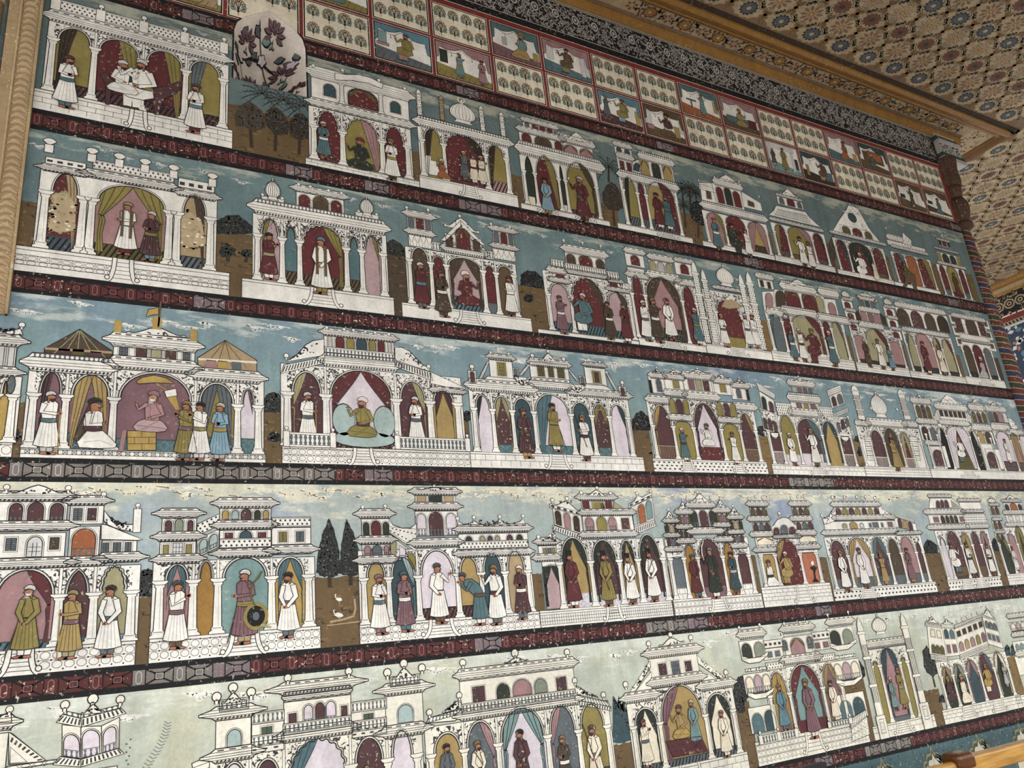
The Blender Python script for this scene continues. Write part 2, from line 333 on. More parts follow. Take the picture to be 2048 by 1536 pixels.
def spiral(cv, x, y, r, turns, a0, mat, l, w, sg=1, n=14):
    cv.line([(x + r * (1 - i / n * .85) * math.cos(a0 + sg * turns * 6.283 * i / n), y + r * (1 - i / n * .85) * math.sin(a0 + sg * turns * 6.283 * i / n)) for i in range(n + 1)], w, mat, l)
random.seed(9); u = 0.30; k = 0
while u < U1 - .02:
    yb = 1.176
    c.oval(u, yb + .008, .0085, .0115, 'silver', 1, 10); c.oval(u, yb + .008, .0055, .008, 'ink', 2, 10); c.oval(u, yb + .008, .003, .0045, 'silver', 3, 8)
    c.line([(u + .0215 + .012 * math.cos(t * .45) * (1 if t < 7 else 1), yb - .030 + t * .0045) for t in range(14)], .0012, 'silver', 1)
    c.line([(u - .0215 - .012 * math.cos(t * .45), yb - .030 + t * .0045) for t in range(14)], .0012, 'silver', 1)
    for q in range(84):
        x, y = u + random.uniform(-.026, .026), yb + random.uniform(-.034, .034)
        if math.hypot((x - u) / .010, (y - yb - .008) / .014) < 1: continue
        a = random.uniform(0, 6.28)
        for d in (0, 2.1, 4.2):
            e = a + d; r = random.uniform(.0026, .0048); c.poly([(x, y), (x + r * .6 * math.cos(e - .55), y + r * .6 * math.sin(e - .55)), (x + r * math.cos(e), y + r * math.sin(e)), (x + r * .6 * math.cos(e + .55), y + r * .6 * math.sin(e + .55))], 'silver', 1)
    for sg in (-1, 1): spiral(c, u + sg * .012, yb - .016, .008, 1.1, 1.5, 'silver', 2, .0011, sg, 9); spiral(c, u + sg * .013, yb + .024, .006, 1.0, -1.5, 'silver', 2, .0010, -sg, 8)
    u += 0.0475; k += 1
o = c.build('trim_8'); o['kind'] = 'structure'
def box(name, x0, y0, z0, x1, y1, z1, mat, parent=None, bev=0.0):
    ps = [(x, y, z) for x in (x0, x1) for y in (y0, y1) for z in (z0, z1)]
    if parent: ps = rel(ps, tuple(parent.location))
    o = mesh_obj(name, ps, [(0, 1, 3, 2), (4, 6, 7, 5), (0, 4, 5, 1), (2, 3, 7, 6), (0, 2, 6, 4), (1, 5, 7, 3)], [mat], None, parent)
    if bev:
        b = o.modifiers.new('edge', 'BEVEL'); b.width = bev; b.segments = 3
    return o
def zz(v): return EYE + v * D
CEIL = 1.24
def profile(name, pts, a, b, axis, mat, flat=False):   # a moulding: profile (out, up) swept along u (axis 0) or y (axis 1)
    vs = []; n = len(pts)
    for e in (a, b):
        for p, q in pts: vs.append((e, p, q) if axis == 0 else (p, e, q))
    fs = [(i, (i + 1) % n, n + (i + 1) % n, n + i) for i in range(n)] + [tuple(range(n))[::-1], tuple(range(n, 2 * n))]
    o = mesh_obj(name, vs, fs, [mat]); o['kind'] = 'structure'; return o
wood = pmat('mustard_wood', (136, 98, 48), 0.5, 0.5); woodd = pmat('dark_wood', (104, 72, 38), 0.5, 0.5)
def ovolo(y0, z0, dy, dz, n=6): return [(y0, z0)] + [(y0 - dy * math.sin(i / n * 1.571), z0 - dz + dz * (1 - math.cos(i / n * 1.571))) for i in range(n + 1)]
zc = zz(CEIL)
profile('trim_9', [(0, zc), (-.028, zc), (-.032, zc - .012), (-.026, zc - .03), (-.016, zc - .05), (-.008, zc - .066), (0, zc - .066)], -.5, 2.13 * D, 0, wood)
ya, yb_ = -(1 - .946) * D, -(1 - .912) * D
def tw(y0, y1, z): return [(y0, z), (y0, z - .010), (y0 + (y1 - y0) * .18, z - .022), (y0 + (y1 - y0) * .34, z - .014), (y0 + (y1 - y0) * .5, z - .036), (y0 + (y1 - y0) * .75, z - .044), (y1, z - .03), (y1, z)]
profile('trim_10', tw(ya, yb_, zc), -.5, 2.255 * D, 0, wood)
profile('trim_11', tw(2.222 * D, 2.258 * D, zc), yb_, .45, 1, woodd)
o = box('trim_12', -.5, yb_ - .035, zc - .012, 2.268 * D, yb_, zc, 'dbrown'); o['kind'] = 'structure'
o = box('trim_13', 2.258 * D, yb_ - .035, zc - .012, 2.268 * D, .45, zc, 'dbrown'); o['kind'] = 'structure'
# ------------------------------------------------------------------ ceiling: plaster with painted lattice, rosettes and a floral margin
cv_v, cv_f, cv_m = [], [], []; CM = ['ceilbase', 'ceilcream', 'ceilline', 'ceilred', 'ceilblue', 'mustard', 'dgreen', 'tan', 'slate', 'cream']
def cp(pts, mi, l):                # polygon on the ceiling, (u, y) in wall units, y=1 at the wall
    n = len(cv_v); a = sum(pts[i - 1][0] * pts[i][1] - pts[i][0] * pts[i - 1][1] for i in range(len(pts)))
    if a > 0: pts = pts[::-1]
    for u, y in pts: cv_v.append((u * D, (y - 1) * D, zc - l * .0004))
    cv_f.append(tuple(range(n, n + len(pts)))); cv_m.append(mi)
cp([(-.6, -.45), (3.9, -.45), (3.9, 2.2), (-.6, 2.2)], 0, 0)
def cl(pts, w, mi, l, closed=False):
    t = Cv(0); t.line(pts, w, 'line', 0, closed)
    for f in t.f: cp([t.v[i][:2] for i in f], mi, l)
def T(rot, c0, x, y): return (c0[0] + y, c0[1] + x) if rot else (c0[0] + x, c0[1] + y)
def rosette(c0, r, ry, mi, n, rot, l, inner):
    q = []
    for i in range(n * 3):
        a = 6.2832 * i / (n * 3); k = (1.0, .96, .78)[i % 3]; q.append(T(rot, c0, r * k * math.cos(a), ry * k * math.sin(a)))
    cp(q, mi, l); cp([T(rot, c0, r * .72 * math.cos(6.2832 * i / 12), ry * .72 * math.sin(6.2832 * i / 12)) for i in range(12)], inner[0], l + 1)
    for i in range(n): 
        a = 6.2832 * (i + .5) / n; cl([T(rot, c0, r * .25 * math.cos(a), ry * .25 * math.sin(a)), T(rot, c0, r * .9 * math.cos(a), ry * .9 * math.sin(a))], .0012, inner[1], l + 2)
    cp([T(rot, c0, r * .26 * math.cos(6.2832 * i / 8), ry * .26 * math.sin(6.2832 * i / 8)) for i in range(8)], inner[2], l + 3)
def bigflower(c0, r, ry, rot, l, v):
    for i in range(10):
        a = 6.2832 * i / 10 + v * .3
        def pt(q, b): return T(rot, c0, r * q * math.cos(a + b), ry * q * math.sin(a + b))
        if v % 2 == 0: cl([pt(.3, 0), pt(.62, .22), pt(1, 0), pt(.62, -.22)], .0016, 2 if v < 2 else 3, l, True)
        else: cp([pt(.25, 0), pt(.66, .25), pt(.95, 0), pt(.66, -.25)], 3, l); cl([pt(.35, 0), pt(.64, .14), pt(.8, 0), pt(.64, -.14)], .001, 1, l + 1, True)
    cp([T(rot, c0, r * .26 * math.cos(6.2832 * i / 8), ry * .26 * math.sin(6.2832 * i / 8)) for i in range(8)], 5, l + 2); cp([T(rot, c0, r * .12 * math.cos(6.2832 * i / 6), ry * .12 * math.sin(6.2832 * i / 6)) for i in range(6)], 1, l + 3)
    for sx, sy in ((1, 1), (-1, -1), (1, -1), (-1, 1)):
        for d in (0, .5, -.5): 
            a = math.atan2(sy, sx) + d * .5; cp([T(rot, c0, r * q * math.cos(a + e), ry * q * math.sin(a + e)) for q, e in ((1.0, 0), (1.18, .09), (1.34, 0), (1.18, -.09))], 6, l)
def cell(c0, px, py, rot, small):
    if small: q = [(0, .5), (.10, .42), (.20, .45), (.28, .30), (.40, .22), (.36, .10), (.44, 0)]
    else: q = [(0, .62), (.13, .56), (.24, .60), (.30, .44), (.40, .36), (.37, .20), (.46, .10), (.46, 0)]
    pts = [(a, b) for a, b in q] + [(a, -b) for a, b in q[::-1][1:]]; pts = pts + [(-a, b) for a, b in pts[::-1][1:-1]]
    cp([T(rot, c0, a * px, b * py * 1.25) for a, b in pts], 1, 1); cl([T(rot, c0, a * px * 1.1, b * py * 1.36) for a, b in pts], .0013, 5 if small else 2, 1, True)
random.seed(3)
def lattice(rot, u0, u1, y0, y1, off, rowsp, row0, per, kinds):
    n0, n1 = (y0, y1) if not rot else (u0, u1); m0, m1 = (u0, u1) if not rot else (y0, y1)
    j = -40
    while j < 60:
        b = row0 + j * rowsp; kind = kinds[j % 4]; j += 1
        if not n0 < b < n1: continue
        ph = off if kind in 'br' else off + per / 2; i = -40
        while i < 60:
            a = ph + i * per; i += 1
            if not m0 < a < m1: continue
            c0 = (b, a) if rot else (a, b)
            if kind in 'br':
                cell(c0, per, rowsp, rot, True)
                rosette(c0, .0235 * random.uniform(.95, 1.05), .0195, 4 if kind == 'b' else 3, 13, rot, 2, (8, 4, 1) if kind == 'b' else (3, 2, 4))
            else:
                cell(c0, per, rowsp, rot, False); bigflower(c0, .031, .026, rot, 2, (0 if kind == 'c' else 1) + (2 if random.random() < .3 else 0))
            for s in (-.006, 0, .006):
                for sg in (-1, 1): cl([T(rot, c0, sg * per * (.5 + z * .05) + s, y * rowsp) for z, y in ((0, -.5), (1, -.3), (-1, -.1), (1, .1), (-1, .3), (0, .5))], .0011, 5 if s else 2, 1)
            for s in (-1, 1):
                q = T(rot, c0, per * .5 * s, 0); cp([(q[0] - .005, q[1]), (q[0], q[1] + .005), (q[0] + .005, q[1]), (q[0], q[1] - .005)], 4, 3)
lattice(False, 1.02, 2.24, .42, .9, 1.385, .0425, .872, .0968, 'bcrd')
lattice(True, 2.30, 3.31, .50, 1.86, .985, .0563, 2.304, .0965, 'bcrd')
cp([(-.5, .947), (2.222, .947), (2.222, 1.06), (2.13, 1.06), (2.13, .982), (-.5, .982)], 7, 1)
for i in range(24):
    u = .95 + i * .0480; y = .9655; big = i % 2
    if u > 2.2: break
    if big: rosette((u, y), .0195, .0155, 2, 8, False, 3, (5, 2, 1))
    else:
        for k in range(6):
            a = k * 1.047 + .5; cp([(u + .015 * q * math.cos(a + e), y + .013 * q * math.sin(a + e)) for q, e in ((.2, 0), (.7, .4), (1.05, 0), (.7, -.4))], 3, 2)
    for k in range(22):
        a, r = random.uniform(0, 6.28), random.uniform(.7, 1); x, z = u + .024 + random.uniform(-.011, .011), y + random.uniform(-.015, .013); s = .0052
        cp([(x, z), (x + s * math.cos(a - .5), z + s * math.sin(a - .5)), (x + 1.7 * s * math.cos(a), z + 1.7 * s * math.sin(a)), (x + s * math.cos(a + .5), z + s * math.sin(a + .5))], (6, 8, 3)[k % 3], 2)
for i in range(3):
    for k in range(14):
        a = random.uniform(0, 6.28); x, z = 2.17 + random.uniform(-.035, .045), .97 + i * .03 + random.uniform(-.015, .015); s = .006
        cp([(x, z), (x + s * math.cos(a - .5), z + s * math.sin(a - .5)), (x + 1.7 * s * math.cos(a), z + 1.7 * s * math.sin(a)), (x + s * math.cos(a + .5), z + s * math.sin(a + .5))], (6, 3, 3)[k % 3], 2)
ceil = mesh_obj('ceiling', cv_v, cv_f, CM, cv_m); ceil['kind'] = 'structure'
o = box('floor', -6, -9.5, -.1, 16, 4.5, 0, pmat('stone_floor', (150, 144, 134), 0.3)); o['kind'] = 'structure'
o = box('added_shade_beam', -6, -.47 * D - .3 - D, 3.3, 16, -.47 * D - D, zc, 'ceilbase'); o['kind'] = 'structure'  # unseen beam behind the camera, added to keep sky light off the upper wall
o = box('ground', -60, -70, -.6, 70, -9.5, -.35, pmat('added_ground', (122, 118, 98), 0.2)); o['kind'] = 'structure'  # unseen outdoor ground, added to block light from below the horizon
# ------------------------------------------------------------------ end of the wall: striped colonnette, capital and bracket cornice
cu = 2.020
vs, fs, mi = [], [], []; NS, NA = 660, 14; z0, z1 = -0.5, 0.935
SM = [pmat('colonnette_' + a, b, 0.7) for a, b in (('red', (100, 58, 50)), ('green', (58, 64, 48)), ('blue', (54, 58, 80)), ('cream', (172, 144, 122)))]
for i in range(NS + 1):
    for j in range(NA + 1):
        a = -math.pi * .15 + math.pi * 1.3 * j / NA; v = z0 + (z1 - z0) * i / NS; r = .011 + .012 * min(1, (z1 - v) / .5); vs.append(((cu - r * math.cos(a)) * D, -r * math.sin(a) * D, zz(v - .030 * (j / NA))))
for i in range(NS):
    for j in range(NA):
        b = i * (NA + 1) + j; fs.append((b, b + 1, b + NA + 2, b + NA + 1)); q = i % 28; g = q % 7; mi.append(3 if g == 6 else (0, 1, 0, 2)[q // 7])
o = mesh_obj('corner_colonnette', vs, fs, SM, mi, None, True); tag(o, 'tall slender corner colonnette with diagonal red, green and blue painted stripes', 'column')
def lathe(name, cx, cy, prof, mat, n=18, parent=None, lobes=0, amp=0):
    vs, fs = [], []
    for rr, z in prof:
        for k in range(n):
            a = 6.2832 * k / n; q = rr * (1 + amp * math.cos(lobes * a)); vs.append((cx + q * math.cos(a), cy + q * math.sin(a), z))
    for i in range(len(prof) - 1):
        for k in range(n): fs.append((i * n + k, i * n + (k + 1) % n, (i + 1) * n + (k + 1) % n, (i + 1) * n + k))
    fs += [tuple(range(n))[::-1], tuple(range((len(prof) - 1) * n, len(prof) * n))]
    if parent: vs = rel(vs, tuple(parent.location))
    return mesh_obj(name, vs, fs, [mat], None, parent, True)
cap = thing('column_capital', 'carved brown bulbous capital on top of the striped colonnette', 'capital', cu, 0.935)
lathe('necking', cu * D, 0, [(0.046, zz(.925)), (0.071, zz(.932)), (0.071, zz(.944)), (0.050, zz(.95))], 'capital', 24, cap)
lathe('bulb', cu * D, 0, [(0.050, zz(.95)), (0.068, zz(.965)), (0.081, zz(.99)), (0.077, zz(1.005)), (0.056, zz(1.02))], 'capital', 48, cap, 12, .05)
lathe('fluted_drum', cu * D, 0, [(0.053, zz(1.02)), (0.059, zz(1.03)), (0.062, zz(1.045)), (0.071, zz(1.055))], 'capital', 48, cap, 12, .04)
lathe('carved_block', cu * D, 0, [(0.074, zz(1.055)), (0.084, zz(1.075)), (0.081, zz(1.11)), (0.093, zz(1.135)), (0.093, zz(1.14))], 'capital', 48, cap, 8, .08)
br = thing('bracket_cornice', 'short white cornice piece with a silver scroll band above the brown capital', 'cornice', 2.07, 1.14)
x0, x1 = 2.003 * D, 2.105 * D
box('lower_fillet', x0, -.05, zz(1.137), x1, .3, zz(1.149), 'grey', br, .004); box('green_band', x0, -.045, zz(1.149), x1, .3, zz(1.160), 'dteal', br); box('scroll_band', x0, -.04, zz(1.160), x1 - .03, .3, zz(1.192), 'silver', br)
box('upper_fillet', x0, -.05, zz(1.192), x1, .3, zz(1.203), 'grey', br, .004); box('crown_block', x0, -.03, zz(1.203), x1 - .02, .3, zz(1.216), 'dteal', br); box('abutment', x0, -.02, zz(1.216), x1 - .03, .3, zc - .002, 'plaster', br)
vs, fs = [], []; random.seed(4)
for i in range(70):
    x, z = random.uniform(x0 + .01, x1 - .05), random.uniform(zz(1.163), zz(1.189)); a = random.uniform(0, 6.28); s = .012; n = len(vs)
    vs += [(x + s * math.cos(a + e), -.0412, z + s * .8 * math.sin(a + e)) for e in (0, 2.4, 3.6)]; fs.append((n, n + 1, n + 2))
mesh_obj('scrollwork', rel(vs, tuple(br.location)), fs, ['ink'], None, br)
# ------------------------------------------------------------------ far transverse wall with its painted bands, seen past the colonnette
X = 3.34 * D
def tpoly(pts, mat, l, name, parent=None):
    return None
tv, tf, tm = [], [], []; TM = ['black', 'tan', 'tan', 'red', 'cream', 'navy', 'blue', 'orange', 'lgrey', 'mustard', 'dgreen']
def tp(pts, mi, l):
    n = len(tv); a = sum(pts[i - 1][0] * pts[i][1] - pts[i][0] * pts[i - 1][1] for i in range(len(pts)))
    if a < 0: pts = pts[::-1]
    for y, z in pts: tv.append((X - l * .0015, (y - 1) * D, zz(z)))
    tf.append(tuple(range(n, n + len(pts)))); tm.append(mi)
def tband(z0, z1, mi, l=1): tp([(.3, z0), (2.2, z0), (2.2, z1), (.3, z1)], mi, l)
tp([(1.74, -.5), (2.2, -.5), (2.2, 1.24), (.3, 1.24), (.3, .86)] + [(.3 + .72 * (1 - math.cos(i / 16 * 3.1416)), .74 + .15 * math.sin(i / 16 * 3.1416)) for i in range(17)], 5, 0)
tband(1.205, 1.24, 2); tband(1.19, 1.205, 9, 2); tband(1.10, 1.19, 0); tband(1.098, 1.104, 4, 2); tband(1.078, 1.098, 3); tband(1.058, 1.076, 1, 2); tband(1.05, 1.058, 8, 2)
random.seed(8)
for i in range(26):
    y = .9 + i * .045
    for r_, mi in ((.024, 1), (.017, 0), (.011, 1), (.005, 0)): tp([(y + r_ * math.cos(a * .7854), 1.146 + r_ * .9 * math.sin(a * .7854)) for a in range(8)], mi, 2 + (.024 - r_) * 60)
    for k in range(12):
        a = random.uniform(0, 6.28); x, z = y + random.uniform(-.02, .022), 1.146 + random.choice((-1, 1)) * random.uniform(.026, .04); s = .008
        tp([(x, z), (x + s * math.cos(a - .5), z + s * math.sin(a - .5)), (x + 1.6 * s * math.cos(a), z + 1.6 * s * math.sin(a)), (x + s * math.cos(a + .5), z + s * math.sin(a + .5))], 1, 2)
    for k in range(3): tp([(y + k * .015, 1.061), (y + k * .015 + .007, 1.061), (y + k * .015 + .011, 1.073), (y + k * .015 + .004, 1.073)], 0, 3)
for i in range(330):
    y, z = random.uniform(1.3, 1.95), random.uniform(.90, 1.045); a = random.uniform(0, 6.28); s = random.uniform(.008, .018)
    if z < .74 + .17 * math.sin(max(0, min(3.14, math.acos(max(-1, min(1, 1 - (y - .3) / .72)))))): continue
    tp([(y, z), (y + s * math.cos(a - .6), z + s * math.sin(a - .6)), (y + 1.7 * s * math.cos(a), z + 1.7 * s * math.sin(a)), (y + s * math.cos(a + .6), z + s * math.sin(a + .6))], random.choice((8, 8, 8, 6, 6, 7)), 1)
o = mesh_obj('wall_right', tv, tf, TM, tm); o['kind'] = 'structure'
profile('trim_14', [(X - .10, zc), (X - .10, zc - .02), (X - .06, zc - .05), (X, zc - .06), (X, zc)], -2.4, 3.8, 1, wood)
# ------------------------------------------------------------------ rope moulding and plaster colonnette beside the dark alcove
random.seed(12)
rm = thing('rope_moulding', 'weathered plaster rope moulding running down the edge of the mural', 'moulding', -0.094, 0.4215)
plas = pmat('weathered_plaster', (176, 152, 120), 0.9, 0.85); plas2 = pmat('stained_plaster', (164, 142, 108), 1.2, 0.9)
box('backing_strip', -.1155 * D, -.018, zz(.4215), -.0778 * D, .05, zz(1.2), plas2, rm)
vs, fs = [], []; n = 12; v = .4235
while v < 1.19:
    b = len(vs); jit = random.uniform(-.0006, .0006)
    for i in range(7):
        s = i / 6; x = (-.0985 + .0165 * s + jit) * D; w = .0105 * math.sin(math.pi * min(.96, max(.07, s))) ** .5 * D * .55
        zc_ = zz(v + .0045 * math.sin(s * math.pi)) 
        for k in range(n):
            a = 6.2832 * k / n; vs.append((x, -.018 - w * .9 * math.cos(a) * 1.0, zc_ + w * .62 * math.sin(a)))
    for i in range(6):
        for k in range(n): fs.append((b + i * n + k, b + i * n + (k + 1) % n, b + (i + 1) * n + (k + 1) % n, b + (i + 1) * n + k))
    v += .0098
mesh_obj('twisted_rope', rel(vs, tuple(rm.location)), fs, [plas], None, rm, True)
box('edge_fillet', -.0815 * D, -.024, zz(.4215), -.0778 * D, 0, zz(1.2), plas2, rm, .003); box('inner_fillet', -.1030 * D, -.026, zz(.4215), -.1005 * D, 0, zz(1.2), plas, rm, .003)
pc = thing('plaster_colonnette', 'worn plaster colonnette with moulded capital beside the dark alcove', 'column', -0.128, 0.4215)
lathe('shaft', -.131 * D, .0, [(.03, zz(.4215)), (.03, zz(.862))], plas2, 20, pc); lathe('capital', -.131 * D, .0, [(.03, zz(.862)), (.038, zz(.868)), (.031, zz(.876)), (.038, zz(.886)), (.042, zz(.905)), (.034, zz(.912)), (.03, zz(.92))], plas, 24, pc, 10, .05)
lathe('upper_shaft', -.131 * D, .0, [(.03, zz(.92)), (.038, zz(.93)), (.042, zz(.96)), (.036, zz(.99)), (.034, zz(1.2))], plas2, 20, pc)
box('red_fillet', -.1168 * D, -.012, zz(.4215), -.1156 * D, .03, zz(1.2), 'wine', rm)
vs = [W3(-.15, .4215, -.0), W3(-.15, 1.24, 0), W3(-.6, 1.24, 0), W3(-.6, .4215, 0)]
o = mesh_obj('wall_left', [W3(-.9, .3, -1.0), W3(-.1, .3, -1.0), W3(-.1, 1.24, -1.0), W3(-.9, 1.24, -1.0)], [(0, 1, 2, 3)], ['dbrown']); o['kind'] = 'structure'
al_ = thing('alcove_arch_edge', 'dark carved arch edge at the mouth of the alcove', 'arch', -.16, .85)
vs, fs = [], []
for i in range(15):
    a = i / 14 * 1.571; 
    for rr in (.055, .075): vs.append((-.238 * D + rr * D * math.cos(a) , .02, zz(.865) + rr * D * 1.5 * math.sin(a)))
fs = [(2 * i, 2 * i + 1, 2 * i + 3, 2 * i + 2) for i in range(14)]
o = mesh_obj('arch_moulding', rel(vs, tuple(al_.location)), fs, ['slate'], None, al_); q = o.modifiers.new('depth', 'SOLIDIFY'); q.thickness = .04
# ------------------------------------------------------------------ dado under the lowest band, railing and notice board in front of it
c = Cv(2); c.rect(-.1, -.5, U1, -.235, 'teal'); random.seed(15)
for i in range(900):
    x, y, a = random.uniform(.9, 2.0), random.uniform(-.33, -.237), random.uniform(0, 6.28); s = random.uniform(.002, .0042)
    c.poly([(x, y), (x + s * math.cos(a - .5), y + s * math.sin(a - .5)), (x + 1.8 * s * math.cos(a), y + 1.8 * s * math.sin(a)), (x + s * math.cos(a + .5), y + s * math.sin(a + .5))], random.choice(('sage', 'sky', 'dteal', 'sage', 'slate')), 1)
o = c.build('wall_dado'); o['kind'] = 'structure'
def lobed(x, y, w, h):
    q = []
    for cx, cy, r in ((-.80, .02, .20), (-.56, .33, .22), (-.27, .56, .22)):
        q += [(cx + r * math.cos(a), cy + r * math.sin(a) * 1.1) for a in (3.5, 2.9, 2.3, 1.7, 1.1)]
    q = [(-1, -1), (-1.02, -.2), (-1, 0)] + q + [(-.11, .82), (0, 1.06)]; q += [(-a, b) for a, b in q[::-1][1:]]
    return [(x + a * w, y + b * h) for a, b in q]
for i, (px_, py_) in enumerate(((1761, 1514), (1860, 1491), (1951, 1466), (2035, 1444), (1655, 1541))):
    x, yt = P(px_, py_); w = .0415; h = .044; y = yt - h * 1.05
    t = thing('scalloped_cartouche', ('cream scalloped cartouche in the blue dado beside the notice board', 'cream scalloped cartouche in the blue dado behind the dark post cap', 'cream scalloped cartouche above the golden stretch of railing', 'cream scalloped cartouche at the picture edge of the blue dado', 'cream scalloped cartouche hidden low behind the notice board')[i], 'painted cartouche', x, y - .03)
    c = Cv(4); c.poly(lobed(x, y, w, h), 'khaki'); c.line(lobed(x, y, w, h), .0009, 'dteal', 1, True); c.poly(lobed(x, y - .0025, w * .93, h * .93), 'green', 2); c.build('border', t)
    c = Cv(8); c.poly(lobed(x, y - .005, w * .85, h * .84), 'cream'); c.line(lobed(x, y - .005, w * .85, h * .84), .0009, 'slate', 1, True); c.build('ground', t)
    c = Cv(10)
    for k, (a, b) in enumerate(((0, .012), (-.011, 0), (.011, 0), (-.005, .003), (.005, .003))):
        q = [(x + a, y - .012 + b), (x + a + .0035, y - .005 + b), (x + a, y + .004 + b), (x + a - .0035, y - .005 + b)]; c.line(q, .0012, ('rose', 'blue', 'blue', 'teal', 'teal')[k], 0, True)
    c.build('painted_flower', t)
wg = bpy.data.materials.new('varnished_wood'); wg.use_nodes = True; t = wg.node_tree; b = t.nodes['Principled BSDF']; pos = nd(t, 'ShaderNodeNewGeometry').outputs['Position']
f = mr(t, noise(t, mp(t, pos, (3, 30, 30)), 1.5, 5), .3, .7, 0, 1); t.links.new(mix(t, f, srgb((150, 104, 40)), srgb((196, 152, 78))), b.inputs['Base Color']); b.inputs['Roughness'].default_value = .22
wd2 = pmat('varnished_dark_wood', (92, 52, 24), .1, .2)
rl = thing('wooden_railing', 'varnished golden wooden railing with a capped post in front of the blue dado', 'railing', 1.25, -.5)
q = .86; ry = -(1 - q) * D
x_, z_ = 1.474 * q * D, -.2595 * q
def rod(name, pts, r, mat, parent, n=12):
    vs, fs = [], []
    for x, y, z in pts:
        for k in range(n): a = 6.2832 * k / n; vs.append((x, y + r[0] * math.cos(a), z + r[1] * math.sin(a)))
    for i in range(len(pts) - 1):
        for k in range(n): fs.append((i * n + k, i * n + (k + 1) % n, (i + 1) * n + (k + 1) % n, (i + 1) * n + k))
    fs += [tuple(range(n))[::-1], tuple(range((len(pts) - 1) * n, len(pts) * n))]
    return mesh_obj(name, rel(vs, tuple(parent.location)), fs, [mat], None, parent, True)
box('rail', x_ - .04, ry - .04, zz(z_ - .031), 2.4 * D, ry + .03, zz(z_ - .004), wg, rl, .012)
box('rail', 1.1 * D * q, ry - .03, zz(z_ - .033), x_ - .1, ry + .03, zz(z_ - .007), wg, rl, .02)
box('post', x_ - .10, ry - .05, 0, x_ - .035, ry + .05, zz(z_ - .004), wg, rl, .006); box('post_cap', x_ - .17, ry - .055, zz(z_ - .022), x_ - .03, ry + .055, zz(z_ + .004), wd2, rl, .025)
rl2 = rl
nbd = thing('notice_board', 'black framed white notice board standing before the lowest border band', 'notice board', .95, -.5)
q = .80; u, v = P(1652, 1524); by = -(1 - q) * D; bx, bz = u * q * D, EYE + v * q * D
def prism(name, pts, y0, y1, mat, parent):
    n = len(pts); vs = [(a, y0, b) for a, b in pts] + [(a, y1, b) for a, b in pts]
    fs = [tuple(range(n)), tuple(range(n, 2 * n))[::-1]] + [(i, n + i, n + (i + 1) % n, (i + 1) % n) for i in range(n)]
    return mesh_obj(name, rel(vs, tuple(parent.location)), fs, [mat], None, parent)
blk = pmat('board_black', (22, 22, 26), 0, .35)
prism('frame', [(bx - .9, bz), (bx, bz), (bx + .0, bz - .9), (bx - .9, bz - .9)], by, by + .03, blk, nbd); prism('board_face', [(bx - .87, bz - .03), (bx - .03, bz - .03), (bx - .03, bz - .87), (bx - .87, bz - .87)], by - .004, by, 'white', nbd)
box('leg', bx - .82, by, 0, bx - .78, by + .03, bz - .9, blk, nbd); box('leg', bx - .12, by, 0, bx - .08, by + .03, bz - .9, blk, nbd)
# ------------------------------------------------------------------ brushes for the painted pavilions
rnd = random.Random(21)
def V(v, f=0.0): return v
def arch(u0, u1, vs, va, kind, n=14):
    m, h, r = (u0 + u1) / 2, va - vs, (u1 - u0) / 2
    if kind == 'f': return [(u0, va), (u1, va)]
    if kind == 'p':
        q = [(u0 + r * (1 - math.cos(i / 8 * 1.15)) / (1 - math.cos(1.15)), vs + h * math.sin(i / 8 * 1.15) / math.sin(1.15)) for i in range(9)]
        return q + [(2 * m - a, b) for a, b in q[::-1][1:]]
    if kind == 'm':
        q = []; L = 9
        for k in range(L):
            a0, a1 = math.pi * (1 - k / L), math.pi * (1 - (k + 1) / L); p0 = (m + r * .9 * math.cos(a0), vs + h * .88 * math.sin(a0)); p1 = (m + r * .9 * math.cos(a1), vs + h * .88 * math.sin(a1))
            for i in range(4):
                t = (i + .5) / 4; bl = math.sin(math.pi * t) * .13; a = a0 + (a1 - a0) * t
                q.append((p0[0] + (p1[0] - p0[0]) * t + bl * r * math.cos(a), p0[1] + (p1[1] - p0[1]) * t + bl * h * math.sin(a)))
        return q
    return [(m - r * math.cos(math.pi * i / n), vs + h * math.sin(math.pi * i / n)) for i in range(n + 1)]
class Fr:                          # a quadrilateral with local coordinates s, t in 0..1
    def __init__(f, q): f.q = q; f.W = math.hypot(q[1][0] - q[0][0], q[1][1] - q[0][1]); f.H = math.hypot(q[3][0] - q[0][0], q[3][1] - q[0][1])
    def __call__(f, s, t):
        a, b, c, d = f.q; return tuple((a[i] * (1 - s) + b[i] * s) * (1 - t) + (d[i] * (1 - s) + c[i] * s) * t for i in (0, 1))
    def sub(f, s0, t0, s1, t1): return Fr([f(s0, t0), f(s1, t0), f(s1, t1), f(s0, t1)])
def RF(u0, v0, u1, v1): return Fr([(u0, v0), (u1, v0), (u1, v1), (u0, v1)])
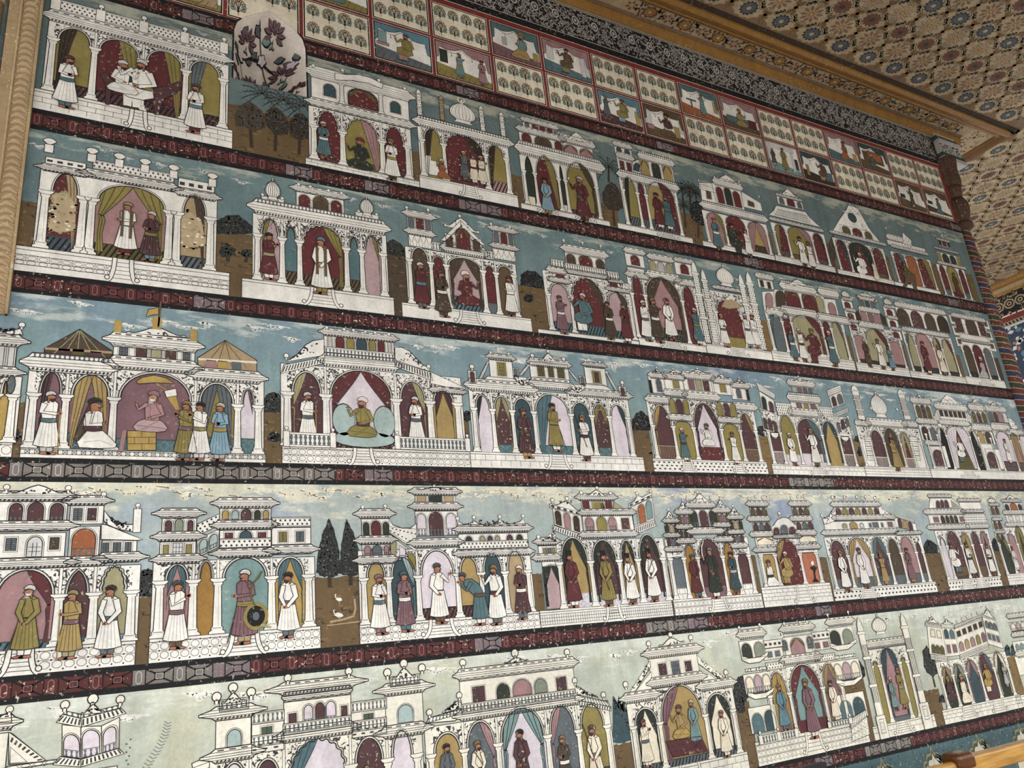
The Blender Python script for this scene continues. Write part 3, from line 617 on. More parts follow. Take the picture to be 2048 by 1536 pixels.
def pattern(c, f, st, l, k=1.0):
    W, H = f.W, f.H; ln = lambda a, b, w=.0006, m='ink': c.line([f(*a), f(*b)], w, m, l)
    if st == 'brick':
        n = max(2, round(H / (.0072 * k)));
        for i in range(1, n): ln((0, i / n), (1, i / n))
        m = max(2, round(W / (.017 * k)))
        for i in range(n):
            for j in range(m):
                s = (j + (.5 if i % 2 else 0)) / m
                if 0 < s < 1: ln((s, i / n), (s, (i + 1) / n))
    elif st in ('circ', 'oct'):
        n = max(1, round(H / (.0085 * k))); m = max(2, round(W / (.0095 * k)))
        for i in range(n):
            for j in range(m):
                a, b = f((j + .5) / m, (i + .5) / n); rx, ry = W / m * .42, H / n * .42
                c.line([(a + rx * math.cos(q * .785 + .39), b + ry * math.sin(q * .785 + .39)) for q in range(8)], .0006, 'ink', l, True)
        for i in range(1, n): ln((0, i / n), (1, i / n), .0005)
        for i in range(0, n + 1):
            for j in range(1, m):
                a, b = f(j / m, i / n); d = .0012; c.poly([(a - d, b), (a, b + d), (a + d, b), (a, b - d)], 'ink', l)
    elif st == 'rail':
        for t in (.72, .42, .2): ln((0, t), (1, t), .0009)
        m = max(3, round(W / .0125))
        for j in range(m):
            for t in (.57, .31):
                a, b = f((j + .5) / m, t); c.line([(a + W / m * .4 * math.cos(q * .785 + .39), b + H * .11 * math.sin(q * .785 + .39)) for q in range(8)], .0006, 'ink', l, True)
            ln((j / m, .42), (j / m, .72), .0005)
    elif st == 'holes':
        n = max(2, round(H / .0062)); m = max(2, round(W / .0105))
        for i in range(n):
            for j in range(m):
                s = (j + (.75 if i % 2 else .25)) / m; a, b = f(s, (i + .5) / n); c.oval(a, b, W / m * .27, H / n * .25, 'ink', l, 6)
    elif st == 'lat':              # pierced lattice parapet
        n = max(2, round(H / .0050)); m = max(3, round(W / .0060))
        for i in range(n):
            for j in range(m):
                s = (j + (.75 if i % 2 else .25)) / m; a, b = f(s, (i + .5) / n); x, y = W / m * .27, H / n * .36
                c.poly([(a - x, b), (a, b + y), (a + x, b), (a, b - y)], 'ink', l)
        ln((0, 0), (1, 0)); ln((0, 1), (1, 1))
    elif st == 'dent':
        m = max(4, round(W / .0042))
        for j in range(m): c.poly([f((j + .15) / m, .15), f((j + .6) / m, .15), f((j + .8) / m, .85), f((j + .35) / m, .85)], 'ink', l)
    elif st == 'dash':
        m = max(3, round(W / .012))
        for j in range(m): c.poly([f((j + .15) / m, .25), f((j + .7) / m, .25), f((j + .7) / m, .7), f((j + .15) / m, .7)], 'ink', l)
    elif st == 'bal':              # balustrade
        m = max(3, round(W / .0052))
        for j in range(m): c.poly([f((j + .2) / m, .05), f((j + .8) / m, .05), f((j + .62) / m, .5), f((j + .8) / m, .92), f((j + .2) / m, .92), f((j + .38) / m, .5)], 'slate', l)
        ln((0, .0), (1, 0)); ln((0, 1), (1, 1)); 
    elif st == 'scal':             # scallops / swags
        m = max(3, round(W / .011))
        for j in range(m): c.line([f((j + i / 5) / m, .85 - .6 * math.sin(math.pi * i / 5)) for i in range(6)], .0007, 'ink', l)
        m *= 2
        for j in range(m): c.line([f((j + .5) / m, .05), f((j + .5) / m, .2)], .0007, 'ink', l)
    elif st == 'shut':
        for j in range(1, 6): ln((.08, j / 6), (.92, j / 6), .0005)
        ln((.5, 0), (.5, 1), .0008)
    elif st == 'grid':
        for j in (1, 2): ln((j / 3, 0), (j / 3, 1), .0006); ln((0, j / 3), (1, j / 3), .0006)
    elif st == 'scroll':           # foliage scrolls
        m = max(1, int(W * H / (.0030 ** 2 * k)))
        for j in range(min(m, 1500)):
            s, t = rnd.random(), rnd.random(); a, b = f(.02 + .96 * s, .06 + .88 * t); r = rnd.uniform(.0008, .0016) * min(1.2, k ** .5); e = rnd.uniform(0, 6.28)
            c.poly([(a, b), (a + r * math.cos(e - .7), b + r * math.sin(e - .7)), (a + 1.9 * r * math.cos(e), b + 1.9 * r * math.sin(e)), (a + r * math.cos(e + .7), b + r * math.sin(e + .7))], 'ink', l)
    elif st == 'stripe':
        m = max(3, round(W / .0065)); k2 = H / W * .5
        for j in range(-2, m + 1):
            q = [f(min(1, max(0, (j + .1) / m)), 0), f(min(1, max(0, (j + .45) / m)), 0), f(min(1, max(0, (j + .45) / m + k2)), 1), f(min(1, max(0, (j + .1) / m + k2)), 1)]
            c.poly(q, 'black', l)
    elif st == 'tiles':
        m = max(2, round(W / .012)); n = max(1, round(H / .012))
        for i in range(n):
            for j in range(m):
                a, b = f((j + .5) / m, (i + .5) / n); x, y = W / m * .42, H / n * .42; c.line([(a - x, b), (a, b + y), (a + x, b), (a, b - y)], .0008, 'leaf', l, True)
    elif st == 'rows':
        n = max(2, round(H / (.0055 * k)))
        for i in range(1, n): ln((0, i / n), (1, i / n), .0007)
    elif st == 'fold':
        m = max(3, round(W / .008))
        for j in range(1, m): ln(((j + rnd.uniform(-.2, .2)) / m, .02), ((j + rnd.uniform(-.2, .2)) / m, .98), .0006, 'dbrown')
DARKER = dict(olive='dolive', ochre='brown', gold='brown', maroon='wine', wine='black', mauve='wine', pink='mauve', rose='mauve', blue='teal', teal='dteal', sky='teal', slate='ink', dteal='black', grey='slate', lgrey='grey', mint='teal',
              brown='dbrown', tan='brown', khaki='olive', lilac='grey', white='grey', cream='tan', dgreen='black', green='dgreen', mustard='brown', dolive='dbrown', sage='slate', orange='brown', umber='dbrown', navy='black', dbrown='black', rust='brown', floor='black', floorb='dteal', black='slate')
PAL['rust'] = (150, 92, 60)
def curtain(c, u0, u1, v0, v1, side, col, clipq, l, tied=True):
    """one painted curtain hanging from the head of an opening; side L or R"""
    W, H = u1 - u0, v1 - v0
    edge = [(.52, 1.02), (.42, .88), (.30, .74), (.17, .60), (.12, .54), (.15, .48), (.12, .30), (.15, .06)] if tied else [(.55, 1.02), (.44, .8), (.34, .55), (.24, .3), (.18, .1), (.16, .03)]
    def mp_(s, t): return (u0 + W * s, v0 + H * t) if side == 'L' else (u1 - W * s, v0 + H * t)
    p = [(-.02, 1.02)] + edge + [(-.02, edge[-1][1])]
    def emit(poly, m, ll):
        q = clip_in([mp_(*a) for a in poly] if side == 'L' else [mp_(*a) for a in poly[::-1]], clipq)
        if q: c.poly(q, m, ll)
    def stroke(pts, w, m, ll):
        t = Cv(0); t.line([mp_(*a) for a in pts], w, m)
        for f in t.f:
            q = [t.v[i][:2] for i in f]; ar = sum(q[i - 1][0] * q[i][1] - q[i][0] * q[i - 1][1] for i in range(len(q))); q = q if ar > 0 else q[::-1]
            q = clip_in(q, clipq)
            if q: c.poly(q, m, ll)
    # fill in convex pieces
    for a, b in zip(edge, edge[1:]): emit([(-.02, b[1]), (b[0], b[1]), (a[0], a[1]), (-.02, a[1])][::1], col, l)
    dk = DARKER.get(col, 'ink')
    for k in (.25, .5, .75):
        stroke([(x * k - .0, y - (1 - k) * .10 * (y > .5)) for x, y in edge], max(.0009, W * .018), dk, l + 1)
    stroke(edge, .0009, 'ink', l + 1)
    if tied: stroke([(0, .56), (.14, .53)], .0014, dk, l + 1)
class Pav:
    """a painted pavilion; points are read off the photograph around an origin o and laid on the wall plane"""
    def __init__(s, row, name, label, o, base, short=None, k=1.0, white='white'):
        s.row, s.o, s.k, s.wh = row, o, k, white; s.vb = ROWS[row][0]; s.short = short or label; s.zb = 6
        s.x0, s.x1 = s.U(*base[:2]), s.U(*base[2:])
        s.t = thing(name, label, 'painted pavilion', (s.x0 + s.x1) / 2, s.vb); s.figs = []
    def p(s, x, y): return P(s.o[0] + x / K, s.o[1] + y / K)
    def U(s, x, y): return s.p(x, y)[0]
    def Vv(s, x, y): return s.p(x, y)[1]
    def px(s, x, y): return (s.U(x + 30, y) - s.U(x - 30, y)) / 60
    def cv(s, l=0): return Cv(s.zb + l)
    def quad(s, q): return Fr([s.p(q[i], q[i + 1]) for i in (0, 2, 4, 6)])
    def plinth(s, x, y, st='brick', stairs=(), h2=None, posts=False):
        """top edge through (x,y); stairs: list of centre x,y,halfwidth px"""
        vt = s.Vv(x, y); s.vt = vt; c = s.cv(); f = RF(s.x0, s.vb, s.x1, vt); c.rect(s.x0, s.vb, s.x1, vt, s.wh)
        g = f.sub(0, .12, 1, .86)
        if st == 'steps': pattern(c, f, 'rows', 1)
        elif st: pattern(c, g, st, 1, s.k)
        c.line([f(0, 0), f(1, 0), f(1, 1), f(0, 1)], LW, 'line', 2, True); c.line([f(0, .86), f(1, .86)], .0008, 'ink', 2); c.build('plinth', s.t)
        for q in stairs:
            u = s.U(q[0], q[1]); w = q[2] * s.px(q[0], q[1]); c = s.cv(3); H = vt - s.vb
            c.poly([(u - w * 1.25, s.vb), (u + w * 1.25, s.vb), (u + w * .8, vt), (u - w * .8, vt)], s.wh)
            for i in range(1, 6): c.line([(u - w * (1.25 - .09 * i), s.vb + H * i / 6), (u + w * (1.25 - .09 * i), s.vb + H * i / 6)], .0007, 'ink', 1)
            for sg in (-1, 1):
                pts = [(u + sg * w * (.8 + .62 * (1 - math.cos(i / 6 * 1.571))), vt - H * .95 * math.sin(i / 6 * 1.571)) for i in range(7)]
                c.line(pts, .0052 * s.k, 'line', 2); c.line(pts, .0036 * s.k, s.wh, 3)
                c.oval(pts[-1][0], pts[-1][1] + .004, .0034, .0034, 'line', 3); c.oval(pts[-1][0], pts[-1][1] + .004, .0024, .0024, s.wh, 4)
            c.build('staircase', s.t)
    def fill(s, x0, y0, x1, y1, mat='white', name='upper_storey', out=True, l=0, pat=None):
        a, b = s.p(x0, y0), s.p(x1, y1); f = RF(a[0], a[1], b[0], b[1]); return s.fq(f, mat, name, out, l, pat)
    def fq(s, f, mat, name, out=True, l=0, pat=None):
        c = s.cv(l); c.poly(f.q, s.wh if mat == 'white' else mat)
        if pat: pattern(c, f, pat, 1, s.k)
        if out: c.line(f.q, LW, 'line', 2, True)
        c.build(name, s.t); return f
    def arcade(s, cols, spring, top, ops, cw=.0075, scroll=True, vb=None, name='column', capw=1.9):
        """cols: x,y of column feet; ops: one string per bay"""
        us = [s.U(cols[i], cols[i + 1]) for i in range(0, len(cols), 2)]
        vb = s.vt if vb is None else vb; vs, vt = s.Vv(*spring), s.Vv(*top); s.us, s.vs, s.va = us, vs, vt
        c = s.cv(3); c.rect(us[0] - cw * .7, vb, us[-1] + cw * .7, vt, s.wh); c.line([(us[0] - cw * .7, vb), (us[-1] + cw * .7, vb), (us[-1] + cw * .7, vt), (us[0] - cw * .7, vt)], LW, 'line', 1, True)
        s.ring = bool(scroll)
        if scroll:
            m = 'filigree_large' if s.row == 5 else 'filigree'; c.rect(us[0], vs + .004, us[-1], vt - .002, m, 1)
            for u in us[1:-1]: c.rect(u - .0016, vs, u + .0016, vt, s.wh, 2); c.line([(u - .0016, vs), (u - .0016, vt)], .0006, 'ink', 3); c.line([(u + .0016, vs), (u + .0016, vt)], .0006, 'ink', 3)
        c.build('arcade_wall', s.t)
        for i, op in enumerate(ops):
            if op != '-': s.opening(us[i] + cw * .30, us[i + 1] - cw * .30, vb, vs, vt, op, cw * .35)
        for i, u in enumerate(us): s.column(u, vb, vs, cw, capw, name)
    def opening(s, u0, u1, vb, vs, vt, op, ins, l=6, name='archway'):
        tk = op.split(); kind, bgc = tk[0], tk[1]; o = dict(a=.9, i=1.0, b=0.0); curt = []; flo = None; rail = None
        for t in tk[2:]:
            a, b = t.split('=')
            if a in ('L', 'R', 'l', 'r'): curt.append((a, b))
            elif a == 'B': curt += [('L', b), ('R', b)]
            elif a == 'V': curt += [('l', b), ('r', b)]
            elif a == 'f': flo = b.split(':')
            elif a == 'rail': rail = b
            else: o[a] = float(b)
        va = vs + (vt - vs) * o['a']; ins = ins * o['i']; vb = vb + (vt - vb) * o['b']
        A = arch(u0 + ins, u1 - ins, vs, va, kind)
        poly = [(u0, vb), (u1, vb), (u1, vs)] + A[::-1] + [(u0, vs)]; conv = [(u0 + ins, vb), (u1 - ins, vb)] + arch(u0 + ins, u1 - ins, vs, va, 'r' if kind == 'm' else kind)[::-1]
        c = s.cv(l); c.poly(poly, bgc); g = .0024 * min(1, (u1 - u0) / .03)
        c.line(A, LW * 1.2, 'line', 8)
        if getattr(s, 'ring', False) and kind in 'rmp' and name == 'archway':
            e = .0030; B = arch(u0 + ins - e, u1 - ins + e, vs, va + e * .9, kind); c.poly([(u1 - ins + e, vs - .002)] + B[::-1] + [(u0 + ins - e, vs - .002)], s.wh, -.8); c.line(B, .0008, 'ink', -.2)
        if kind in 'rmp': c.line(arch(u0 + ins - g, u1 - ins + g, vs, va + g, kind), .0007, 'ink', 8)
        pa = c.build(name, s.t)
        if flo:
            h = float(flo[1]); c = s.cv(l + 1); c.rect(u0, vb, u1, vb + (vs - vb) * h, flo[0])
            if len(flo) > 2: pattern(c, RF(u0, vb, u1, vb + (vs - vb) * h), flo[2], 1)
            c.line([(u0, vb + (vs - vb) * h), (u1, vb + (vs - vb) * h)], .0014, DARKER.get(flo[0], 'ink'), 2); c.build('painted_floor', pa)
        for a, b in curt:
            c = s.cv(l + 4); curtain(c, u0, u1, vb, va, a.upper(), b, conv, 0, a.isupper()); c.build('curtain', pa)
        if rail:
            c = s.cv(l + 6); h = (vs - vb) * .38; f = RF(u0, vb, u1, vb + h); m = max(4, round((u1 - u0) / .0035))
            for j in range(m): c.line([f((j + .5) / m, 0), f((j + .5) / m, 1)], .0008, rail, 0)
            c.line([f(0, 1), f(1, 1)], .0012, rail, 1); c.build('balcony_rail', pa)
        return pa
    def column(s, u, vb, vs, w, capw=1.9, name='column', l=14, mat=None):
        c = s.cv(l); h = w / 2; H = vs - vb; mat = mat or s.wh; b = min(.010, H * .14); e = min(.010, H * .13)
        P_ = [(-1.25, 0), (-1.25, b * .3), (-.85, b * .5), (-.95, b * .75), (-.7, b), (-.55, vs - vb - e), (-.8, vs - vb - e * .8), (-.7, vs - vb - e * .55), (-1.15, vs - vb - e * .3), (-1.25 * capw / 1.9, vs - vb)]
        q = [(u + a * h * 1.25, vb + y) for a, y in P_]; q = q + [(2 * u - a, y) for a, y in q[::-1]]
        c.poly(q, mat); c.line(q, .0010, 'line', 1, True); c.line([(u + h * .2, vb + b), (u + h * .15, vs - e)], .0006, 'grey', 1); c.line([(u - h * .8, vs - e * .55), (u + h * .8, vs - e * .55)], .0006, 'ink', 2); c.line([(u - h * .9, vb + b * .75), (u + h * .9, vb + b * .75)], .0006, 'ink', 2)
        c.build(name, s.t)
    def corn(s, x0, y0, x1, y1, over=.010, st='dent', l=9, name='cornice', eave=.55):
        """projecting eaves: lower-left and upper-right points"""
        a, b = s.p(x0, y0), s.p(x1, y1); m = {1: .010, 2: .0095, 3: .010, 4: .0115, 5: .015}[s.row] * (.75 if over < .0075 else 1); return s.corn_uv(a[0], a[1], b[0], max(b[1], a[1] + m), over, st, l, name, eave)
    def corn_uv(s, u0, v0, u1, v1, over=.010, st='dent', l=9, name='cornice', eave=.55):
        H = v1 - v0; c = s.cv(l); o = over; e = v0 + H * eave
        q = [(u0, v0), (u1, v0), (u1 + o * .25, v0 + H * .22), (u1 + o, e - H * .16), (u1 + o, e), (u1 + o * .35, e + H * .2), (u1, v1), (u0, v1), (u0 - o * .35, e + H * .2), (u0 - o, e), (u0 - o, e - H * .16), (u0 - o * .25, v0 + H * .22)]
        c.poly(q, s.wh); c.line(q, LW, 'line', 2, True)
        for t, d in ((.10, .1), (.22, .25), (eave - .16, 1), (eave, 1), (eave + .2, .35)): c.line([(u0 - o * d, v0 + H * t), (u1 + o * d, v0 + H * t)], .0007, 'ink', 1)
        if st: pattern(c, RF(u0, v0 + H * .02, u1, v0 + H * .22), st, 1, s.k); pattern(c, RF(u0, v0 + H * (eave + .22), u1, v0 + H * .96), 'dash' if H < .02 else 'bal', 1)
        c.build(name, s.t); return RF(u0, v0, u1, v1)
    def parapet(s, x0, y0, x1, y1, st='lat', posts=0, r=.0042, l=9, fin='ball'):
        a, b = s.p(x0, y0), s.p(x1, y1); f = RF(a[0], a[1], b[0], max(b[1], a[1] + (.0095 if s.row < 4 else .012))); c = s.cv(l); c.poly(f.q, s.wh); pattern(c, f.sub(0, .12, 1, .88), st, 1, s.k); c.line(f.q, LW, 'line', 2, True); c.build('parapet', s.t)
        for i in range(posts):
            q = f(i / max(1, posts - 1), 0); s.post(q[0], q[1], f.H, r, l + 3)
    def post(s, u, v, h, r, l=12):
        c = s.cv(l); c.rect(u - r * .9, v, u + r * .9, v + h * 1.05, s.wh); c.line([(u - r * .9, v), (u + r * .9, v), (u + r * .9, v + h * 1.05), (u - r * .9, v + h * 1.05)], .001, 'line', 1, True)
        s.ball(u, v + h * 1.05, r, c); c.build('finial', s.t)
    def ball(s, u, v, r, c):
        r *= .64
        c.rect(u - r * .45, v, u + r * .45, v + r * .8, 'line', 1); c.oval(u, v + r * 1.4, r * 1.0, r, 'line', 1); c.oval(u, v + r * 1.4, r * .78, r * .78, s.wh, 2); c.rect(u - r * .25, v, u + r * .25, v + r * .9, s.wh, 2)
    def fins(s, pts, r=.004, l=12):
        for i in range(0, len(pts), 2):
            u, v = s.p(pts[i], pts[i + 1]); c = s.cv(l); s.ball(u, v - r * .4, r, c); c.build('finial', s.t)
    def wins(s, f, specs, l=4):
        """windows in a storey frame: 'kind colour s0 s1 t0 t1 [pattern]'"""
        for w in specs:
            tk = w.split(); k, col = tk[0], tk[1]; s0, s1, t0, t1 = (float(a) for a in tk[2:6]); pat = tk[6] if len(tk) > 6 else None
            c = s.cv(l)
            if k in 'rmp':
                ts = t1 - min(.45 * (t1 - t0), .55 * (s1 - s0) * f.W / f.H); A = arch(s0, s1, ts, t1, k, 8); q = [(s0, t0), (s1, t0)] + A[::-1]
            else: q = [(s0, t0), (s1, t0), (s1, t1), (s0, t1)]
            e = .0016 / max(f.W, .001); e2 = .0016 / max(f.H, .001); m, mt = (s0 + s1) / 2, (t0 + t1) / 2
            kx, ky = 1 + 2 * e / (s1 - s0), 1 + 2 * e2 / (t1 - t0)
            c.line([f(m + (a - m) * kx, mt + (b - mt) * ky) for a, b in q], .0006, 'ink', 0, True)
            c.poly([f(a, b) for a, b in q], col, 1); c.line([f(a, b) for a, b in q], .0010, 'line', 3, True)
            if pat == 'rail':
                g = f.sub(s0, t0, s1, t0 + (t1 - t0) * .3); pattern(c, g, 'bal', 2)
            elif pat == 'drape':
                for sg in (0, 1):
                    a, b = (s0, s0 + (s1 - s0) * .5) if sg == 0 else (s1, s1 - (s1 - s0) * .5); c.poly([f(a, t0 + (t1 - t0) * .45), f(b, t1 - (t1 - t0) * .03), f((a + b) / 2, t1 - (t1 - t0) * .12), f(a, t1 - (t1 - t0) * .35)], 'dolive' if col != 'olive' else 'maroon', 2)
            elif pat: pattern(c, f.sub(s0, t0, s1, t1), pat, 2)
            c.build('window', s.t)
    def storey(s, x0, y0, x1, y1, wins=(), mat='white', name='upper_storey', l=2, pat=None):
        f = s.fill(x0, y0, x1, y1, mat, name, True, l, pat); s.wins(f, wins, l + 3); return f
    def wing(s, q, wins=(), pat=None, mat='white', name='side_wing', l=1):
        f = s.quad(q); s.fq(f, mat, name, True, l, pat); s.wins(f, wins, l + 3); return f
    def shape(s, pts, mat='white', name='gable', l=8, pat=None, closed=True):
        q = [s.p(pts[i], pts[i + 1]) for i in range(0, len(pts), 2)]; c = s.cv(l); c.poly(q, s.wh if mat == 'white' else mat); c.line(q, LW, 'line', 2, True)
        if pat:
            us = [a for a, b in q]; vs = [b for a, b in q]; m = len(q); cx, cy = sum(us) / m, sum(vs) / m
            for k in range(int(26 * s.k) + 8):
                a, b = q[rnd.randrange(m)]; t = rnd.uniform(.15, .85); x, y = cx + (a - cx) * t, cy + (b - cy) * t; r, e = .0018, rnd.uniform(0, 6.28)
                c.poly([(x, y), (x + r * math.cos(e - .7), y + r * math.sin(e - .7)), (x + 1.8 * r * math.cos(e), y + 1.8 * r * math.sin(e)), (x + r * math.cos(e + .7), y + r * math.sin(e + .7))], 'ink', 1)
        c.build(name, s.t)
    def crest(s, x0, y0, x1, y1, l=10, ball=True):
        """curved ornamental crest between two lower points; y1 = top pixel"""
        a, b = s.p(x0, y0), s.p(x1, y0 + (s.k * 0)); 
    def ped(s, xa, ya, xb, yb, xt, yt, l=10, r=.0035, fin=True, mat='white'):
        """ogee pediment from a to b with its top at t"""
        a, b, t = s.p(xa, ya), s.p(xb, yb), s.p(xt, yt); W = b[0] - a[0]; H = t[1] - (a[1] + b[1]) / 2; v0 = a[1]
        prof = [(0, 0), (.02, .18), (.06, .22), (.09, .12), (.16, .16), (.26, .42), (.38, .78), (.5, 1)]
        prof = prof + [(1 - x, y) for x, y in prof[::-1][1:]]
        q = [(a[0] + W * x, v0 + (b[1] - v0) * x + H * y) for x, y in prof]; c = s.cv(l); c.poly(q, s.wh if mat == 'white' else mat); c.line(q, LW, 'line', 2, True)
        m = a[0] + W / 2
        for k in range(9):
            x, y = .5 + rnd.uniform(-.22, .22), rnd.uniform(.12, .5); e = rnd.uniform(0, 6.28); z = .0018; u_, v_ = a[0] + W * x, v0 + H * y
            c.poly([(u_, v_), (u_ + z * math.cos(e - .7), v_ + z * math.sin(e - .7)), (u_ + 2 * z * math.cos(e), v_ + 2 * z * math.sin(e)), (u_ + z * math.cos(e + .7), v_ + z * math.sin(e + .7))], 'ink', 1)
        if fin: s.ball(t[0], t[1] - r * .3, r, c)
        c.build('pediment', s.t)
    def dome(s, xc, yc, w, yt, l=9, ribs=7, neck=True):
        """bulbous ribbed dome standing at (xc,yc), half width w px, top yt"""
        u, v = s.p(xc, yc); vt = s.Vv(xc, yt); H = vt - v; w = w * s.px(xc, yc); c = s.cv(l)
        pr_ = [(.75, 0), (.55, .08), (.62, .14), (.92, .26), (1.0, .40), (.94, .56), (.72, .72), (.40, .84), (.14, .90), (.08, 1.0)]
        q = [(u - w * a, v + H * b) for a, b in pr_]; q = q + [(2 * u - a, b) for a, b in q[::-1]]; c.poly(q, s.wh); c.line(q, LW, 'line', 3, True)
        for k in range(-3, 4):
            c.line([(u + w * k / 3.4 * a * .95, v + H * b) for a, b in pr_[2:9]], .0007, 'ink', 1)
        c.line([(u - w * .62, v + H * .14), (u + w * .62, v + H * .14)], .0008, 'ink', 2); c.oval(u, vt, w * .16, w * .16, 'line', 3); c.oval(u, vt, w * .1, w * .1, s.wh, 4); c.build('dome', s.t)
    def minaret(s, xb, yb, xt, yt, w, l=8, mat=None, pat='lat', cap=True):
        u, v = s.p(xb, yb); vt = s.Vv(xt, yt); w = w * s.px(xb, yb); c = s.cv(l); H = vt - v; m = mat or s.wh
        c.rect(u - w, v, u + w, v + H * .84, m); pattern(c, RF(u - w, v, u + w, v + H * .84), pat, 1); c.line([(u - w, v), (u + w, v), (u + w, v + H * .84), (u - w, v + H * .84)], LW, 'line', 2, True)
        for t in (.28, .56, .82): c.rect(u - w * 1.3, v + H * t, u + w * 1.3, v + H * (t + .03), m, 3); c.line([(u - w * 1.3, v + H * t), (u + w * 1.3, v + H * t), (u + w * 1.3, v + H * (t + .03)), (u - w * 1.3, v + H * (t + .03))], .0008, 'line', 4, True)
        if cap: c.poly([(u - w, v + H * .85), (u + w, v + H * .85), (u + w * .8, v + H * .93), (u, vt), (u - w * .8, v + H * .93)], m, 3); c.line([(u - w, v + H * .85), (u + w, v + H * .85), (u + w * .8, v + H * .93), (u, vt), (u - w * .8, v + H * .93)], LW, 'line', 4, True)
        c.build('minaret', s.t)
    def balus(s, x0, y0, x1, y1, posts=2, l=18):
        a, b = s.p(x0, y0), s.p(x1, y1); f = RF(a[0], a[1], b[0], b[1]); c = s.cv(l); c.poly(f.q, 'slate'); m = max(4, round(f.W / .0062))
        for j in range(m):
            h = f.W / m * .34; u = f((j + .5) / m, 0)[0]; c.poly([(u + d * h, f.q[0][1] + f.H * t) for d, t in ((-.8, 0), (.8, 0), (.8, .12), (.35, .2), (1, .42), (.35, .68), (.8, .8), (.8, 1), (-.8, 1), (-.8, .8), (-.35, .68), (-1, .42), (-.35, .2), (-.8, .12))], s.wh, 1)
        for t0, t1 in ((-.14, .04), (.9, 1.08)): q = [f(0, t0), f(1, t0), f(1, t1), f(0, t1)]; c.poly(q, s.wh, 2); c.line(q, .0009, 'line', 3, True)
        c.build('balustrade', s.t)
        for i in range(posts): s.post(f(i / max(1, posts - 1), 0)[0], f.q[0][1] - f.H * .14, f.H * 1.25, .0044, l + 4)
